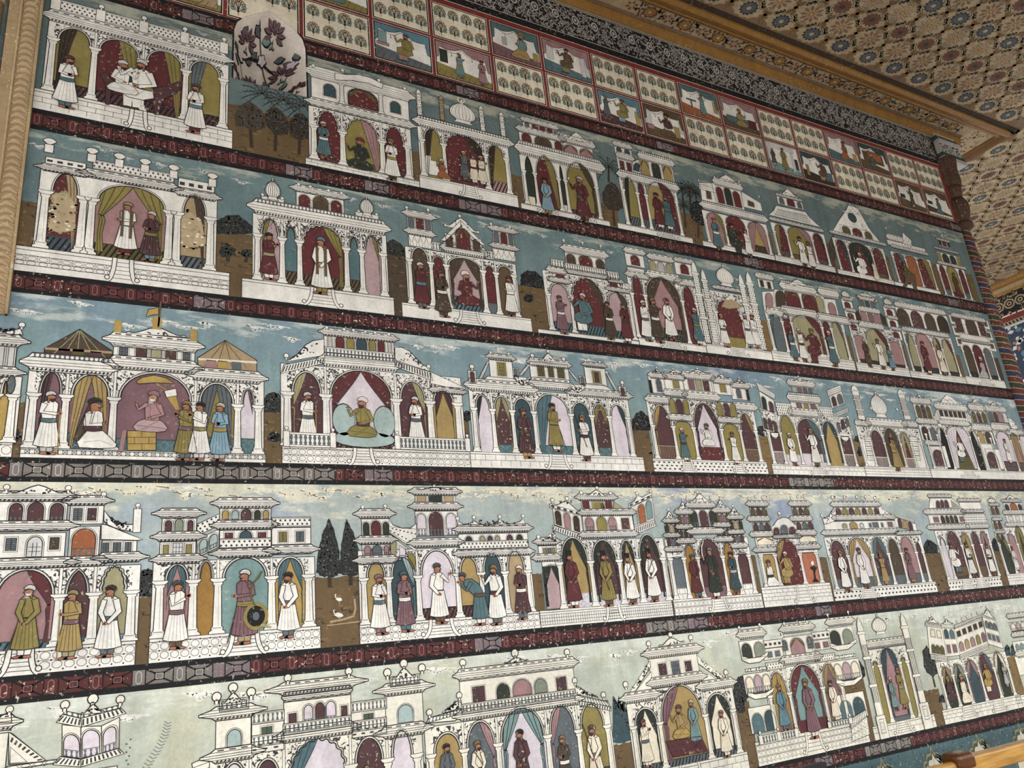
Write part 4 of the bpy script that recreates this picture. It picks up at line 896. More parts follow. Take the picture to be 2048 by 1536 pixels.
# ------------------------------------------------------------------ painted people, trees and panels
CN = dict(white='white', cream='cream', maroon='maroon', wine='dark plum', mauve='mauve', pink='pink', olive='olive', ochre='ochre', gold='golden', blue='blue', sky='light blue', teal='teal', dteal='dark teal', brown='brown', dbrown='dark brown', umber='umber', khaki='khaki', grey='grey', slate='slate grey', dgreen='dark green', green='green', red='red', lilac='pale lilac', tan='tan', navy='navy', lgrey='pale grey', rose='rose', black='black', orange='orange', mustard='mustard')
SEEN = set()
ORD = ('first', 'second', 'third', 'fourth', 'fifth', 'sixth', 'seventh', 'eighth')
def figure(root, base, H, face, pose, turb, robe, sash='-', leg='-', beard='b', skin='skin', z=26, hat=False, prop=None):
    u0, v0 = base; kx = 1.06
    F = lambda x, y: (u0 + face * x * H * kx, v0 + y * H)
    lw = max(.0007, min(.0012, H * .012))
    def part(name, polys, parent=root):
        c = Cv(z + polys[0])
        for it in polys[1:]:
            if it[0] == 'p': c.poly([F(*a) for a in it[1]], it[2], it[3] if len(it) > 3 else 0)
            elif it[0] == 'o': c.line([F(*a) for a in it[1]], lw, 'line', 3, True)
            elif it[0] == 'l': c.line([F(*a) for a in it[1]], it[3] * H if len(it) > 3 else lw * .8, it[2], it[4] if len(it) > 4 else 3)
        return c.build(name, parent)
    def ell(cx, cy, rx, ry, n=12, rot=0): return [(cx + rx * math.cos(6.2832 * i / n) * math.cos(rot) - ry * math.sin(6.2832 * i / n) * math.sin(rot), cy + rx * math.cos(6.2832 * i / n) * math.sin(rot) + ry * math.sin(6.2832 * i / n) * math.cos(rot)) for i in range(n)]
    dk = DARKER.get(robe, 'ink'); dy = 0; dx = 0; sc = 1.0
    seated = pose in 'chk'
    def limb(a, b, c_, w0, w1, mat):       # sleeve: shoulder a, elbow b, wrist c_
        def off(p, q, w): m = math.hypot(q[0] - p[0], q[1] - p[1]) or 1e-6; return (-(q[1] - p[1]) / m * w, (q[0] - p[0]) / m * w)
        o1, o2 = off(a, b, w0), off(b, c_, w1); om = ((o1[0] + o2[0]) * .6, (o1[1] + o2[1]) * .6)
        q = [(a[0] + o1[0], a[1] + o1[1]), (b[0] + om[0], b[1] + om[1]), (c_[0] + o2[0] * .8, c_[1] + o2[1] * .8), (c_[0] - o2[0] * .8, c_[1] - o2[1] * .8), (b[0] - om[0], b[1] - om[1]), (a[0] - o1[0], a[1] - o1[1])]
        return [('p', q, mat, 0), ('o', q)]
    def hand(x, y, up=1):
        q = ell(x, y, .026, .022, 8); f = [('p', q, skin, 1)]
        for k in range(4): f.append(('l', [(x + .012, y - .012 + k * .008), (x + .045 - abs(k - 1.5) * .006, y - .010 + k * .010 + up * .006)], skin, .010, 1))
        f.append(('l', [(x + .002, y + .012), (x + .020, y + .034)], skin, .010, 1)); return f
    if not seated:
        lg = leg if leg != '-' else 'white'
        part('trousers', [0, ('p', [(-.075, .03), (-.01, .03), (.0, .16), (-.10, .16)], lg), ('p', [(.0, .03), (.065, .03), (.075, .16), (-.02, .16)], lg), ('l', [(-.075, .03), (-.10, .16)], 'line'), ('l', [(.065, .03), (.075, .16)], 'line'), ('l', [(-.005, .03), (-.01, .16)], 'line')])
        sh = 'orange' if skin == 'skin' else 'dbrown'
        part('shoes', [1, ('p', [(-.085, 0), (.03, -.005), (.055, .014), (.01, .035), (-.075, .038)], sh), ('p', [(.0, .002), (.10, -.003), (.128, .018), (.07, .036), (.005, .038)], sh), ('o', [(-.085, 0), (.03, -.005), (.055, .014), (.01, .035), (-.075, .038)]), ('o', [(.0, .002), (.10, -.003), (.128, .018), (.07, .036), (.005, .038)])])
        bx = .12 if pose == 'b' else 0
        sk = [(-.10, .53), (-.125, .38), (-.155, .22), (-.172, .135), (-.10, .112), (0, .104), (.09, .112), (.15, .135), (.135, .24), (.105, .40), (.085, .53)]
        if pose == 'b': to = [(-.10, .52), (.085, .50), (.20, .62), (.27, .72), (.235, .79), (.12, .80), (-.02, .70)]
        else: to = [(-.09, .52), (.075, .52), (.088, .66), (.092, .775), (.05, .815), (-.05, .818), (-.10, .785), (-.115, .68)]
        rb = [3, ('p', sk, robe), ('p', to, robe, 0), ('o', sk), ('o', to)] + [('l', [(a, .52), (a * 1.7, .12)], dk, .008, 1) for a in (-.06, -.03, .0, .03, .06)] + [('l', [(.03, .80), (.035, .55)], dk, .007, 1)] if pose != 'b' else [3, ('p', sk, robe), ('p', to, robe, 0), ('o', sk), ('o', to)] + [('l', [(a, .52), (a * 1.7, .12)], dk, .008, 1) for a in (-.05, 0, .05)]
        part('robe', rb)
        if sash != '-':
            q = [(-.108, .545), (-.10, .485), (0, .475), (.088, .488), (.086, .548), (0, .54)]
            part('sash', [8, ('p', q, sash), ('o', q), ('l', [(-.1, .515), (0, .507), (.085, .518)], DARKER.get(sash, 'ink'), .006)])
        hx, hy = (.29, .82) if pose == 'b' else (.0, .872)
    elif pose == 'c':
        legm = leg if leg != '-' else robe
        q = [(-.26, .03), (-.30, .10), (-.22, .22), (-.10, .30), (.10, .30), (.26, .22), (.34, .10), (.28, .02), (.05, 0), (-.12, 0)]
        part('robe', [3, ('p', q, legm), ('o', q), ('l', [(-.26, .08), (.0, .12), (.2, .05)], DARKER.get(legm, 'ink'), .012), ('l', [(-.12, .24), (.1, .12), (.28, .14)], DARKER.get(legm, 'ink'), .012)])
        to = [(-.13, .26), (.12, .26), (.14, .48), (.13, .62), (.06, .68), (-.07, .68), (-.14, .63), (-.16, .45)]
        part('tunic', [7, ('p', to, robe), ('o', to), ('l', [(.04, .66), (.04, .34)], dk, .012)])
        if sash != '-': q = [(-.15, .34), (-.14, .26), (.0, .25), (.13, .26), (.135, .34)]; part('sash', [9, ('p', q, sash), ('o', q)])
        hx, hy = .0, .775
    elif pose == 'k':
        q = [(-.20, .0), (-.24, .10), (-.17, .26), (-.08, .36), (.10, .36), (.24, .22), (.36, .08), (.34, .01), (.1, -.01)]
        legm = leg if leg != '-' else robe
        part('robe', [3, ('p', q, legm), ('o', q), ('l', [(-.15, .1), (.1, .14), (.3, .06)], DARKER.get(legm, 'ink'), .012)])
        to = [(-.15, .34), (.11, .34), (.13, .52), (.11, .66), (.05, .70), (-.06, .70), (-.14, .65), (-.17, .48)]
        part('tunic', [7, ('p', to, robe), ('o', to), ('l', [(.04, .66), (.05, .38)], dk, .012)])
        if sash != '-': q = [(-.17, .40), (-.16, .31), (.0, .30), (.12, .32), (.125, .40)]; part('sash', [9, ('p', q, sash), ('o', q)])
        hx, hy = .0, .79
    else:                              # seated on a chair
        legm = leg if leg != '-' else robe
        part('trousers', [0, ('p', [(.10, .02), (.20, .02), (.22, .34), (.08, .36)], legm), ('p', [(-.02, .03), (.08, .03), (.10, .34), (-.04, .36)], legm)])
        part('shoes', [1, ('p', [(-.02, .0), (.10, -.005), (.13, .03), (0, .045)], 'dbrown'), ('p', [(.11, -.005), (.24, -.01), (.27, .025), (.12, .04)], 'dbrown')])
        q = [(-.20, .28), (-.17, .48), (.10, .50), (.26, .42), (.27, .26), (.14, .20), (-.05, .20)]
        part('robe', [3, ('p', q, robe), ('o', q), ('l', [(-.1, .45), (.05, .24)], dk, .01), ('l', [(.02, .46), (.15, .24)], dk, .01)])
        to = [(-.16, .40), (.09, .42), (.12, .58), (.11, .74), (.05, .79), (-.06, .79), (-.13, .75), (-.16, .58)]
        part('tunic', [7, ('p', to, robe), ('o', to), ('l', [(.04, .76), (.03, .45)], dk, .01)])
        if sash != '-': q = [(-.16, .47), (-.16, .40), (.0, .40), (.09, .42), (.10, .48)]; part('sash', [9, ('p', q, sash), ('o', q)])
        hx, hy = .0, .855
    # head, one painted shape with the neck, ear and face
    R_ = .052 if not seated else (.085 if pose in 'ck' else .062)
    prof = [(-.85, -.9), (-.95, .1), (-.7, .95), (.0, 1.15), (.72, .95), (.86, .35), (1.22, -.12), (.88, -.28), (.92, -.62), (.62, -1.12), (.0, -1.2), (-.35, -1.0), (-.4, -1.7), (-.75, -1.7)]
    q = [(hx + a * R_, hy + b * R_) for a, b in prof]
    hd = [10, ('p', q, skin), ('o', q), ('p', ell(hx - .42 * R_, hy - .15 * R_, .2 * R_, .32 * R_, 8), 'orange' if skin == 'skin' else 'skin', 2), ('p', ell(hx + .42 * R_, hy + .22 * R_, .22 * R_, .10 * R_, 6), 'white', 2), ('p', ell(hx + .48 * R_, hy + .22 * R_, .10 * R_, .10 * R_, 6), 'black', 4),
          ('l', [(hx + .15 * R_, hy + .48 * R_), (hx + .75 * R_, hy + .46 * R_)], 'black', .13 * R_), ('l', [(hx + .55 * R_, hy - .62 * R_), (hx + .9 * R_, hy - .58 * R_)], 'red', .12 * R_)]
    body = part('body', hd)
    if beard != '-':
        bm = 'dbrown' if beard == 'b' else ('lgrey' if beard == 'g' else 'black')
        if beard == 'm': bp = [[(hx + .25 * R_, hy - .38 * R_), (hx + .95 * R_, hy - .34 * R_), (hx + 1.15 * R_, hy - .22 * R_), (hx + .95 * R_, hy - .5 * R_), (hx + .4 * R_, hy - .52 * R_)]]
        else: bp = [[(hx - .5 * R_, hy + .2 * R_), (hx - .3 * R_, hy - .5 * R_), (hx + .15 * R_, hy - .5 * R_), (hx + .5 * R_, hy - .36 * R_), (hx + .98 * R_, hy - .36 * R_), (hx + .95 * R_, hy - .9 * R_), (hx + .6 * R_, hy - 1.55 * R_), (hx + .1 * R_, hy - 1.5 * R_), (hx - .4 * R_, hy - .95 * R_)]]
        part('beard', [12] + [('p', b, bm) for b in bp], body if not root.parent else root)
    T_ = R_
    if hat:      # tall black cap
        q = [(hx - .8 * T_, hy + .75 * T_), (hx + .75 * T_, hy + .75 * T_), (hx + .85 * T_, hy + 2.6 * T_), (hx - .95 * T_, hy + 2.6 * T_)]
        part('cap', [13, ('p', q, turb), ('o', q)])
    else:
        q = [(hx - 1.15 * T_, hy + .15 * T_), (hx - 1.5 * T_, hy + .75 * T_), (hx - 1.2 * T_, hy + 1.45 * T_), (hx - .4 * T_, hy + 1.85 * T_), (hx + .5 * T_, hy + 1.7 * T_), (hx + 1.12 * T_, hy + 1.15 * T_), (hx + 1.05 * T_, hy + .62 * T_), (hx + .2 * T_, hy + .72 * T_), (hx - .5 * T_, hy + .6 * T_)]
        td = DARKER.get(turb, 'ink')
        part('turban', [13, ('p', q, turb), ('o', q), ('l', [(hx - 1.2 * T_, hy + .5 * T_), (hx - .2 * T_, hy + 1.2 * T_), (hx + .9 * T_, hy + 1.25 * T_)], td, .014), ('l', [(hx - .9 * T_, hy + .4 * T_), (hx + .1 * T_, hy + .95 * T_), (hx + 1.0 * T_, hy + .9 * T_)], td, .012), ('l', [(hx - 1.3 * T_, hy + .9 * T_), (hx - .3 * T_, hy + 1.55 * T_)], td, .012)])
    # arms and hands
    if pose in 'fsdrpb':
        S1, S2 = (-.075, .77), (.06, .77)
        if pose == 'f': A_ = limb(S1, (-.105, .625), (.045, .60), .040, .030, robe); B_ = limb(S2, (.10, .64), (.0, .605), .032, .026, robe); hs = hand(.065, .605)
        elif pose == 's': A_ = limb(S1, (-.11, .635), (.085, .615), .040, .030, robe); B_ = []; hs = hand(.105, .62)
        elif pose == 'd': A_ = limb(S1, (-.115, .60), (.01, .45), .040, .030, robe); B_ = limb(S2, (.10, .60), (.04, .46), .032, .026, robe); hs = hand(.03, .445, -1)
        elif pose == 'r': A_ = limb(S1, (-.12, .60), (-.01, .47), .040, .030, robe); B_ = limb(S2, (.17, .655), (.20, .76), .034, .026, robe); hs = hand(.20, .785) + hand(.0, .46, -1)
        elif pose == 'p': A_ = limb(S1, (-.06, .615), (.10, .70), .040, .028, robe); B_ = []; hs = hand(.125, .725) + hand(.125, .745)
        else: A_ = limb((.13, .74), (.22, .60), (.33, .72), .036, .026, robe); B_ = []; hs = hand(.35, .745)
    else:
        y = dict(c=.62, k=.64, h=.74)[pose]; A_ = limb((-.11, y), (-.20, y - .22), (.02, y - .31), .05, .04, robe)
        if pose == 'k': A_ = limb((-.10, y), (-.10, y - .22), (.12, y - .20), .05, .04, robe); hs = hand(.15, y - .18) + hand(.16, y - .14); B_ = []
        else: B_ = limb((.10, y), (.26, y - .14), (.30, y + .0), .045, .034, robe); hs = hand(.30, y + .04) + hand(.05, y - .31, -1)
    part('sleeve', [15] + A_ + B_); part('hand', [18] + hs)
    if prop == 'staff': part('staff', [14, ('l', [(.125, .70), (.125, .0)], 'gold', .016), ('l', [(.132, .70), (.132, .0)], 'line', .005)])
    elif prop == 'cane': part('cane', [14, ('l', [(.10, .43), (.20, .02)], 'dbrown', .012)])
    elif prop == 'flower': part('flower', [20, ('l', [(.21, .79), (.225, .85)], 'green', .008), ('p', ell(.228, .862, .018, .02, 8), 'white', 1)])
    elif prop == 'musket': part('musket', [14, ('l', [(-.03, .28), (.16, 1.0)], 'dbrown', .016)])
    elif prop == 'scarf': part('scarf', [19, ('p', [(-.09, .80), (-.04, .82), (-.045, .30), (-.085, .30)], 'brown'), ('p', [(.04, .82), (.075, .79), (.075, .32), (.035, .32)], 'brown')])
    elif prop == 'belt': part('shoulder_belt', [19, ('l', [(-.08, .80), (.07, .56)], 'brown', .016)])
    elif prop == 'sword': part('sword', [14, ('l', [(.17, .72), (.19, .85), (.17, .98), (.10, 1.1)], 'white', .02), ('l', [(.17, .72), (.205, .85), (.185, .99), (.10, 1.1)], 'line', .006)])
    elif prop == 'shawl': part('shawl', [6, ('p', [(-.10, .82), (.02, .82), (-.05, .4), (-.22, .12), (-.30, .14), (-.20, .5)], 'umber'), ('o', [(-.10, .82), (.02, .82), (-.05, .4), (-.22, .12), (-.30, .14), (-.20, .5)])])
POSE = dict(f='with folded arms', s='holding a staff', d='with hands lowered', r='raising one hand', p='with joined hands', b='bowing forward', c='seated cross-legged', k='kneeling', h='seated')
def fig(pv, fx, fy, tx, ty, face, pose, turb, robe, sash='-', leg='-', beard='b', skin='skin', extra='', **kw):
    """feet and turban-top points in the pavilion's crop; the label says how he is dressed and where he stands"""
    u, v = pv.p(fx, fy); H = pv.Vv(tx, ty) - v
    who = 'woman' if extra.startswith('woman') else 'man'
    if who == 'woman': extra = extra[5:].strip()
    hd = ('%s cap' if kw.get('hat') else '%s turban') % CN.get(turb, turb)
    lab = 'painted %s, %s robe, %s, %s in %s' % (who, CN.get(robe, robe), hd, POSE[pose] if kw.get('prop') != 'staff' else 'holding a staff', pv.short)
    if extra: lab = lab.replace(' in ' + pv.short, ' ' + extra + ' in ' + pv.short)
    pv.figs.append((lab, tuple()))
    if lab in SEEN: print('DUPLICATE LABEL', lab)
    SEEN.add(lab)
    if len(lab.split()) > 16: print('LONG', len(lab.split()), lab)
    r = thing('painted_figure', lab, 'painted figure', u, v, 'painted court figures')
    pv.nz = getattr(pv, 'nz', 0) + 1
    figure(r, (u, v), H, face, pose, turb, robe, sash, leg, beard, skin, 30 + 2 * (pv.nz % 3), **kw); return r
def hill(row, o, xa, ya, xb, yb, top, label, mat='hill', l=2, tufts=True):
    """brown painted ground between two pavilions; top = x,y of its upper edge"""
    p = lambda x, y: P(o[0] + x / K, o[1] + y / K)
    u0, u1, vt = p(xa, ya)[0], p(xb, yb)[0], p(*top)[1]; vb = ROWS[row][0]
    t = thing('painted_hillside', label, 'painted hillside', (u0 + u1) / 2, vb); c = Cv(l); n = 8
    up = [(u0 + (u1 - u0) * i / n, vt + rnd.uniform(-.0015, .0015)) for i in range(n + 1)]; c.poly([(u0, vb), (u1, vb)] + up[::-1], mat); W, H = u1 - u0, vt - vb
    if tufts:
        for k in range(max(6, int(W * H / .00022))):
            a, b = u0 + W * rnd.random(), vb + H * rnd.uniform(.02, .95); w = rnd.uniform(.003, .012)
            c.line([(a, b), (min(u1, a + w * .5), b + rnd.uniform(.0, .0012)), (min(u1, a + w), b)], .0009, 'dbrown', 1)
            if k % 3 == 0:
                for d in (-.002, 0, .002): c.line([(a, b), (a + d, b + .0042)], .0006, 'dbrown', 1)
            if k % 4 == 0: c.poly([(a, b), (min(u1, a + .009), b + .001), (min(u1, a + .011), b + .004), (a + .003, b + .0045)], 'hill2' if mat == 'hill' else 'hill', 1)
    c.build('ground', t); return t
def tree(row, o, pts, label, trunk=None, kind='round', mat='tree', l=4):
    """pts: crown outline points; trunk: x,y of foot"""
    q = [P(o[0] + pts[i] / K, o[1] + pts[i + 1] / K) for i in range(0, len(pts), 2)]; m = len(q); cx, cy = sum(a for a, b in q) / m, sum(b for a, b in q) / m
    t = thing('painted_tree', label, 'painted tree', cx, ROWS[row][0])
    if trunk:
        a, b = P(o[0] + trunk[0] / K, o[1] + trunk[1] / K); w = .0026; c = Cv(l); c.poly([(a - w, b), (a + w, b), (cx + w * .8, cy), (cx - w * .8, cy)], 'dbrown'); c.build('trunk', t)
    c = Cv(l + 1)
    if kind == 'palm':
        lo = min(b for a, b in q); hi = max(b for a, b in q); R = (hi - lo)
        for k in range(11):
            e = -.6 + k * (math.pi + 1.2) / 10; ln = R * (.9 if 2 < k < 8 else .7); pr = [(cx, cy)]
            for i in range(1, 6): f = i / 5; pr.append((cx + ln * f * math.cos(e), cy + ln * f * math.sin(e) * .9 - ln * f * f * .42))
            c.line(pr, .0011, mat, 0)
            for i in range(1, 6):
                for d in (-.8, .8): c.line([pr[i], (pr[i][0] + .0055 * math.cos(e + d - .5), pr[i][1] + .0055 * math.sin(e + d - .5) - .002)], .0007, mat, 0)
        c.build('fronds', t); return t
    out = []
    for i in range(m):
        a, b = q[i], q[(i + 1) % m]
        for k in range(5):
            f = k / 5; j = rnd.uniform(.93, 1.03); x, y = a[0] + (b[0] - a[0]) * f, a[1] + (b[1] - a[1]) * f; out.append((cx + (x - cx) * j, cy + (y - cy) * j))
    c.poly(out, mat)
    W = max(a for a, b in q) - min(a for a, b in q); H = max(b for a, b in q) - min(b for a, b in q)
    for k in range(int(min(220, 20 + W * H / .0000085))):
        a = rnd.uniform(0, 6.28); f = rnd.random() ** .5 * .9; i = int(a / 6.2832 * m) % m; g = q[i]; h = q[(i + 1) % m]; w = rnd.random(); x, y = g[0] + (h[0] - g[0]) * w, g[1] + (h[1] - g[1]) * w
        x, y = cx + (x - cx) * f, cy + (y - cy) * f; r = rnd.uniform(.0007, .0015); c.oval(x, y, r, r, 'tree2' if rnd.random() < .8 else 'slate', 1, 5, a)
    c.build('crown', t); return t
# ---- the two rows of framed panels in the frieze
def frame(t, u0, v0, u1, v1, ground='cream'):
    c = Cv(5); c.rect(u0, v0, u1, v1, 'cream'); e = .0011; c.rect(u0 + e, v0 + e, u1 - e, v1 - e, 'black', 1); c.build('border', t)
    e = .0032; c = Cv(8); c.rect(u0 + e, v0 + e, u1 - e, v1 - e, ground); return c, u0 + e, v0 + e, u1 - e, v1 - e
def sprig_mesh():
    c = Cv(10); r = random.Random(2)
    c.line([(0, -.013), (0, .010)], .0007, 'dgreen', 1)
    for i in range(9):
        a = -.5 + i * (math.pi + 1.0) / 8; x, y = .0072 * math.cos(a), .001 + .0098 * math.sin(a); c.oval(x, y, .0036, .0034, 'leaf' if i % 2 else 'sage', 0, 6, a); c.line([(0, -.008), (x, y)], .0005, 'dgreen', 1)
    for i in range(7):
        a = .2 + i * .45; x, y = .0062 * math.cos(a), .003 + .008 * math.sin(a); c.oval(x, y, .0021, .0021, ('rust', 'ochre', 'rust', 'mustard')[i % 4], 2, 6); c.oval(x, y, .0009, .0009, 'cream', 3, 5)
    for i in range(5): c.line([(0, -.004), (.0045 * math.cos(.6 + i * .5), .004 + .004 * math.sin(.6 + i * .5))], .0006, 'dgreen', 2)
    return c
SPRIG = None
def floral(k, upper, label):
    global SPRIG
    g = .0030; u0, u1 = DIV[k] + g, DIV[k + 1] - g; v0, v1 = (VM_ + g * .8, VT - g) if upper else (VL + g, VM_ - g * .8)
    t = thing('floral_panel', label, 'painted panel', (u0 + u1) / 2, v0, 'cream floral panels of the frieze'); c, a, b, d, e = frame(t, u0, v0, u1, v1); c.build('ground', t)
    for j in range(2):
        for i in range(4):
            x, y = a + (d - a) * (i + .5) / 4, b + (e - b) * (.26 + .48 * j)
            if near_niche([(x - .012, y - .014), (x + .012, y + .014)]) and clip_in([(x - .01, y - .012), (x + .01, y - .012), (x + .01, y + .012), (x - .01, y + .012)], NICHE): continue
            if SPRIG is None:
                o = sprig_mesh().build('flower_sprig'); o.data.transform(Matrix.Translation((0, 0, -EYE))); SPRIG = o; o.parent = t
            else: o = SPRIG.copy(); C.collection.objects.link(o); o.parent = t
            p, q = W3(x, y), t.location; o.location = (p[0] - q[0], 0, p[2] - q[2]); f = 1.14 + .08 * ((i * 7 + j * 3 + k) % 3 - 1); o.scale = (f, 1, f)
def portrait(k, upper, label, cur, floor_, figs, extra=(), tied=True):
    g = .0030; u0, u1 = DIV[k] + g, DIV[k + 1] - g; v0, v1 = (VM_ + g * .8, VT - g) if upper else (VL + g, VM_ - g * .8)
    t = thing('portrait_panel', label, 'painted panel', (u0 + u1) / 2, v0, 'painted scenes of the frieze'); c, a, b, d, e = frame(t, u0, v0, u1, v1, 'white'); c.build('ground', t)
    W, H = d - a, e - b; X = lambda s, q: (a + W * s, b + H * q)
    for m, s0, q0, s1, q1 in extra: c = Cv(10); c.rect(*X(s0, q0), *X(s1, q1), m); c.line([X(s0, q0), X(s1, q0), X(s1, q1), X(s0, q1)], .0008, 'line', 1, True); c.build('painted_furnishing', t)
    c = Cv(9); c.poly([X(0, 0), X(1, 0), X(1, .16), X(0, .36)], floor_)
    for i in range(9): c.line([X(i / 9, 0), X(i / 9 + .06, .2)], .0008, DARKER.get(floor_, 'ink'), 1)
    c.build('painted_floor', t)
    if cur != '-':
        c = Cv(12); dk = DARKER.get(cur, 'ink')
        sw = [(0, 1), (1, 1), (1, .42), (.95, .45), (.92, .70)] + [(.92 - .45 * i / 8,   .76 + .18 * i / 8 - .09 * math.sin(math.pi * i / 8)) for i in range(9)] + [(.47 - .41 * i / 8, .94 - .09 * i / 8 - .08 * math.sin(math.pi * i / 8)) for i in range(1, 9)] + [(.04, .55), (0, .5)]
        c.poly([X(*q) for q in sw], cur)
        for i in range(3):
            for s0, s1 in ((.1, .47), (.47, .9)): c.line([X(s0 + (s1 - s0) * j / 6, .97 - .04 * i - (.05 + .05 * i) * math.sin(math.pi * j / 6)) for j in range(7)], .0009, dk, 1)
        c.line([X(*q) for q in sw], .0009, 'line', 2); c.build('curtain', t)
        c = Cv(14)
        for s in (.28, .66): c.poly([X(s, .70), X(s + .012, .64), X(s - .012, .64)], 'maroon'); c.line([X(s, .76), X(s, .68)], .0006, 'ink')
        c.build('tassel', t)
    for (x, y, h, face, pose, turb, robe, sash, leg, prop) in figs:
        r = bpy.data.objects.new('sitter', None); C.collection.objects.link(r); r.parent = t
        m = Cv(0); figure_in(r, t, X(x, y - .04), H * h * 1.14, face, pose, turb, robe, sash, leg, prop)
def figure_in(r, t, base, h, face, pose, turb, robe, sash, leg, prop):
    figure(r, base, h, face, pose, turb, robe, sash, leg, 'b', 'skin', 16, False, prop)
# ------------------------------------------------------------------ frieze panels
F_ = 'cream frieze panel of flower sprigs '
for k, up, lb in ((2, 0, 'behind the head of the arched niche'), (3, 0, 'beside the niche, below a scene'), (3, 1, 'dummy'), (4, 1, 'above the man with the jug under a blue curtain'), (5, 1, 'above the two standing men'), (6, 0, 'below the man with the book stand'), (7, 0, 'below the seated man with pillars'),
                  (8, 1, 'above the men talking under a blue curtain'), (9, 1, 'above the seated man with a flower'), (10, 0, 'below the standing man with a telescope'), (11, 0, 'below the person lying on a couch'), (12, 1, 'above the yellow-coated man under an arch'),
                  (13, 1, 'above the man smoking a long pipe'), (14, 0, 'below the pink-curtained scene'), (15, 0, 'below the golden throne scene'), (16, 1, 'above the man in olive, next to last'), (17, 1, 'in the top corner by the carved capital')):
    if lb == 'dummy': continue
    floral(k, up, F_ + lb)
portrait(1, 0, 'frieze scene of a golden robed figure on a sofa, cut off above', '-', 'olive', [(.5, .1, .9, 1, 'c', 'maroon', 'gold', '-', '-', None)], (('khaki', .05, .3, .5, .6), ('tan', .62, .05, .95, .35)))
portrait(2, 1, 'frieze scene of a seated figure above the niche', 'maroon', 'olive', [(.5, .1, .7, 1, 'c', 'white', 'blue', '-', '-', None)])
portrait(3, 1, 'frieze scene of a blue robed sitter over a flower panel', 'maroon', 'olive', [(.45, .1, .7, 1, 'c', 'white', 'blue', '-', '-', None)])
portrait(4, 0, 'frieze scene of an olive robed man with a bird under a blue curtain', 'blue', 'slate', [(.55, .12, .72, -1, 'h', 'slate', 'olive', '-', 'rose', None)], (('leaf', .05, .45, .2, .8), ('rose', .02, .38, .24, .47)))
portrait(5, 0, 'frieze scene of two standing men under a pink curtain', 'rose', 'olive', [(.42, .1, .66, 1, 'p', 'ochre', 'leaf', 'ochre', 'leaf', None), (.83, .06, .68, -1, 'f', 'navy', 'rose', 'mauve', 'teal', None)], (('dgreen', .06, .4, .2, .78),))
portrait(6, 1, 'frieze scene of a kneeling man at a folding book stand', 'teal', 'mauve', [(.62, .12, .78, -1, 'k', 'ochre', 'leaf', '-', 'ochre', None)], (('grey', .20, .38, .30, .62), ('ochre', .86, .12, .98, .40)))
portrait(7, 1, 'frieze scene of a seated man between white pillars, olive trousers', 'rose', 'teal', [(.5, .12, .74, -1, 'h', 'dbrown', 'brown', '-', 'olive', None)], (('lgrey', .06, .4, .2, .85), ('lilac', .80, .12, .90, .8), ('lgrey', .90, .2, .98, .7)))
portrait(8, 0, 'frieze scene of a blue robed man talking to a seated olive robed man', 'blue', 'wine', [(.16, .2, .62, 1, 'p', 'grey', 'slate', '-', 'teal', None), (.56, .16, .70, -1, 'h', 'brown', 'olive', '-', 'sky', None)], (('gold', .86, .2, .98, .62),))
portrait(9, 0, 'frieze scene of a plum robed man holding a flower beneath a brown curtain', 'brown', 'brown', [(.56, .12, .74, -1, 'c', 'dbrown', 'wine', 'white', 'brown', 'flower')], (('lgrey', .03, .35, .16, .8), ('rose', .03, .2, .2, .36), ('ochre', .74, .12, .88, .5), ('lgrey', .90, .3, .98, .7)))
portrait(10, 1, 'frieze scene of a standing woman with a telescope on its stand', 'teal', 'rust', [(.55, .12, .68, -1, 'p', 'ochre', 'leaf', '-', 'leaf', None)], (('gold', .86, .3, .98, .72), ('slate', .24, .25, .28, .55), ('slate', .14, .5, .40, .56)))
portrait(11, 1, 'frieze scene of a golden robed person resting on a dark couch', 'rose', 'brown', [(.5, .15, .62, 1, 'c', 'ochre', 'ochre', '-', 'ochre', None)], (('teal', .10, .2, .9, .42), ('maroon', .72, .15, .95, .45)))
portrait(12, 0, 'frieze scene of a yellow coated man standing beneath a grey arch', '-', 'leaf', [(.5, .12, .74, -1, 'd', 'brown', 'olive', '-', 'olive', None), (.16, .2, .55, 1, 'd', 'rust', 'brown', '-', '-', None)], (('lgrey', .02, .3, .1, 1), ('lgrey', .10, .82, .9, .95), ('lgrey', .76, .1, .84, .8), ('dgreen', .86, .2, .96, .6)))
portrait(13, 0, 'frieze scene of a man smoking a long pipe under a dark green curtain', 'dteal', 'dbrown', [(.66, .12, .68, -1, 'h', 'brown', 'brown', '-', 'ochre', None)], (('olive', .1, .15, .2, .55), ('teal', .72, .12, .96, .45)))
portrait(14, 1, 'frieze scene of a rose robed sitter on blue ground under a pink curtain', 'rose', 'teal', [(.55, .14, .66, -1, 'k', 'brown', 'rust', '-', 'rust', None)], (('gold', .82, .12, .96, .42),))
portrait(15, 1, 'frieze scene of a huge golden throne under a dark curtain', 'dteal', 'brown', [(.42, .2, .45, 1, 'c', 'white', 'teal', '-', '-', None)], (('brown', .12, .3, .86, .72), ('rust', .3, .42, .8, .78)))
portrait(16, 0, 'frieze scene of a standing man in olive beneath a brown curtain', 'brown', 'brown', [(.5, .1, .68, -1, 'r', 'dbrown', 'dolive', '-', '-', None)], (('dgreen', .06, .35, .25, .5), ('lilac', .70, .2, .76, .7)))
portrait(17, 0, 'frieze scene of a teal robed sitter at the wall end', 'brown', 'umber', [(.5, .12, .62, -1, 'k', 'brown', 'teal', '-', 'teal', None)], (('dgreen', .06, .42, .26, .55), ('cream', .0, .0, 1, .10)))
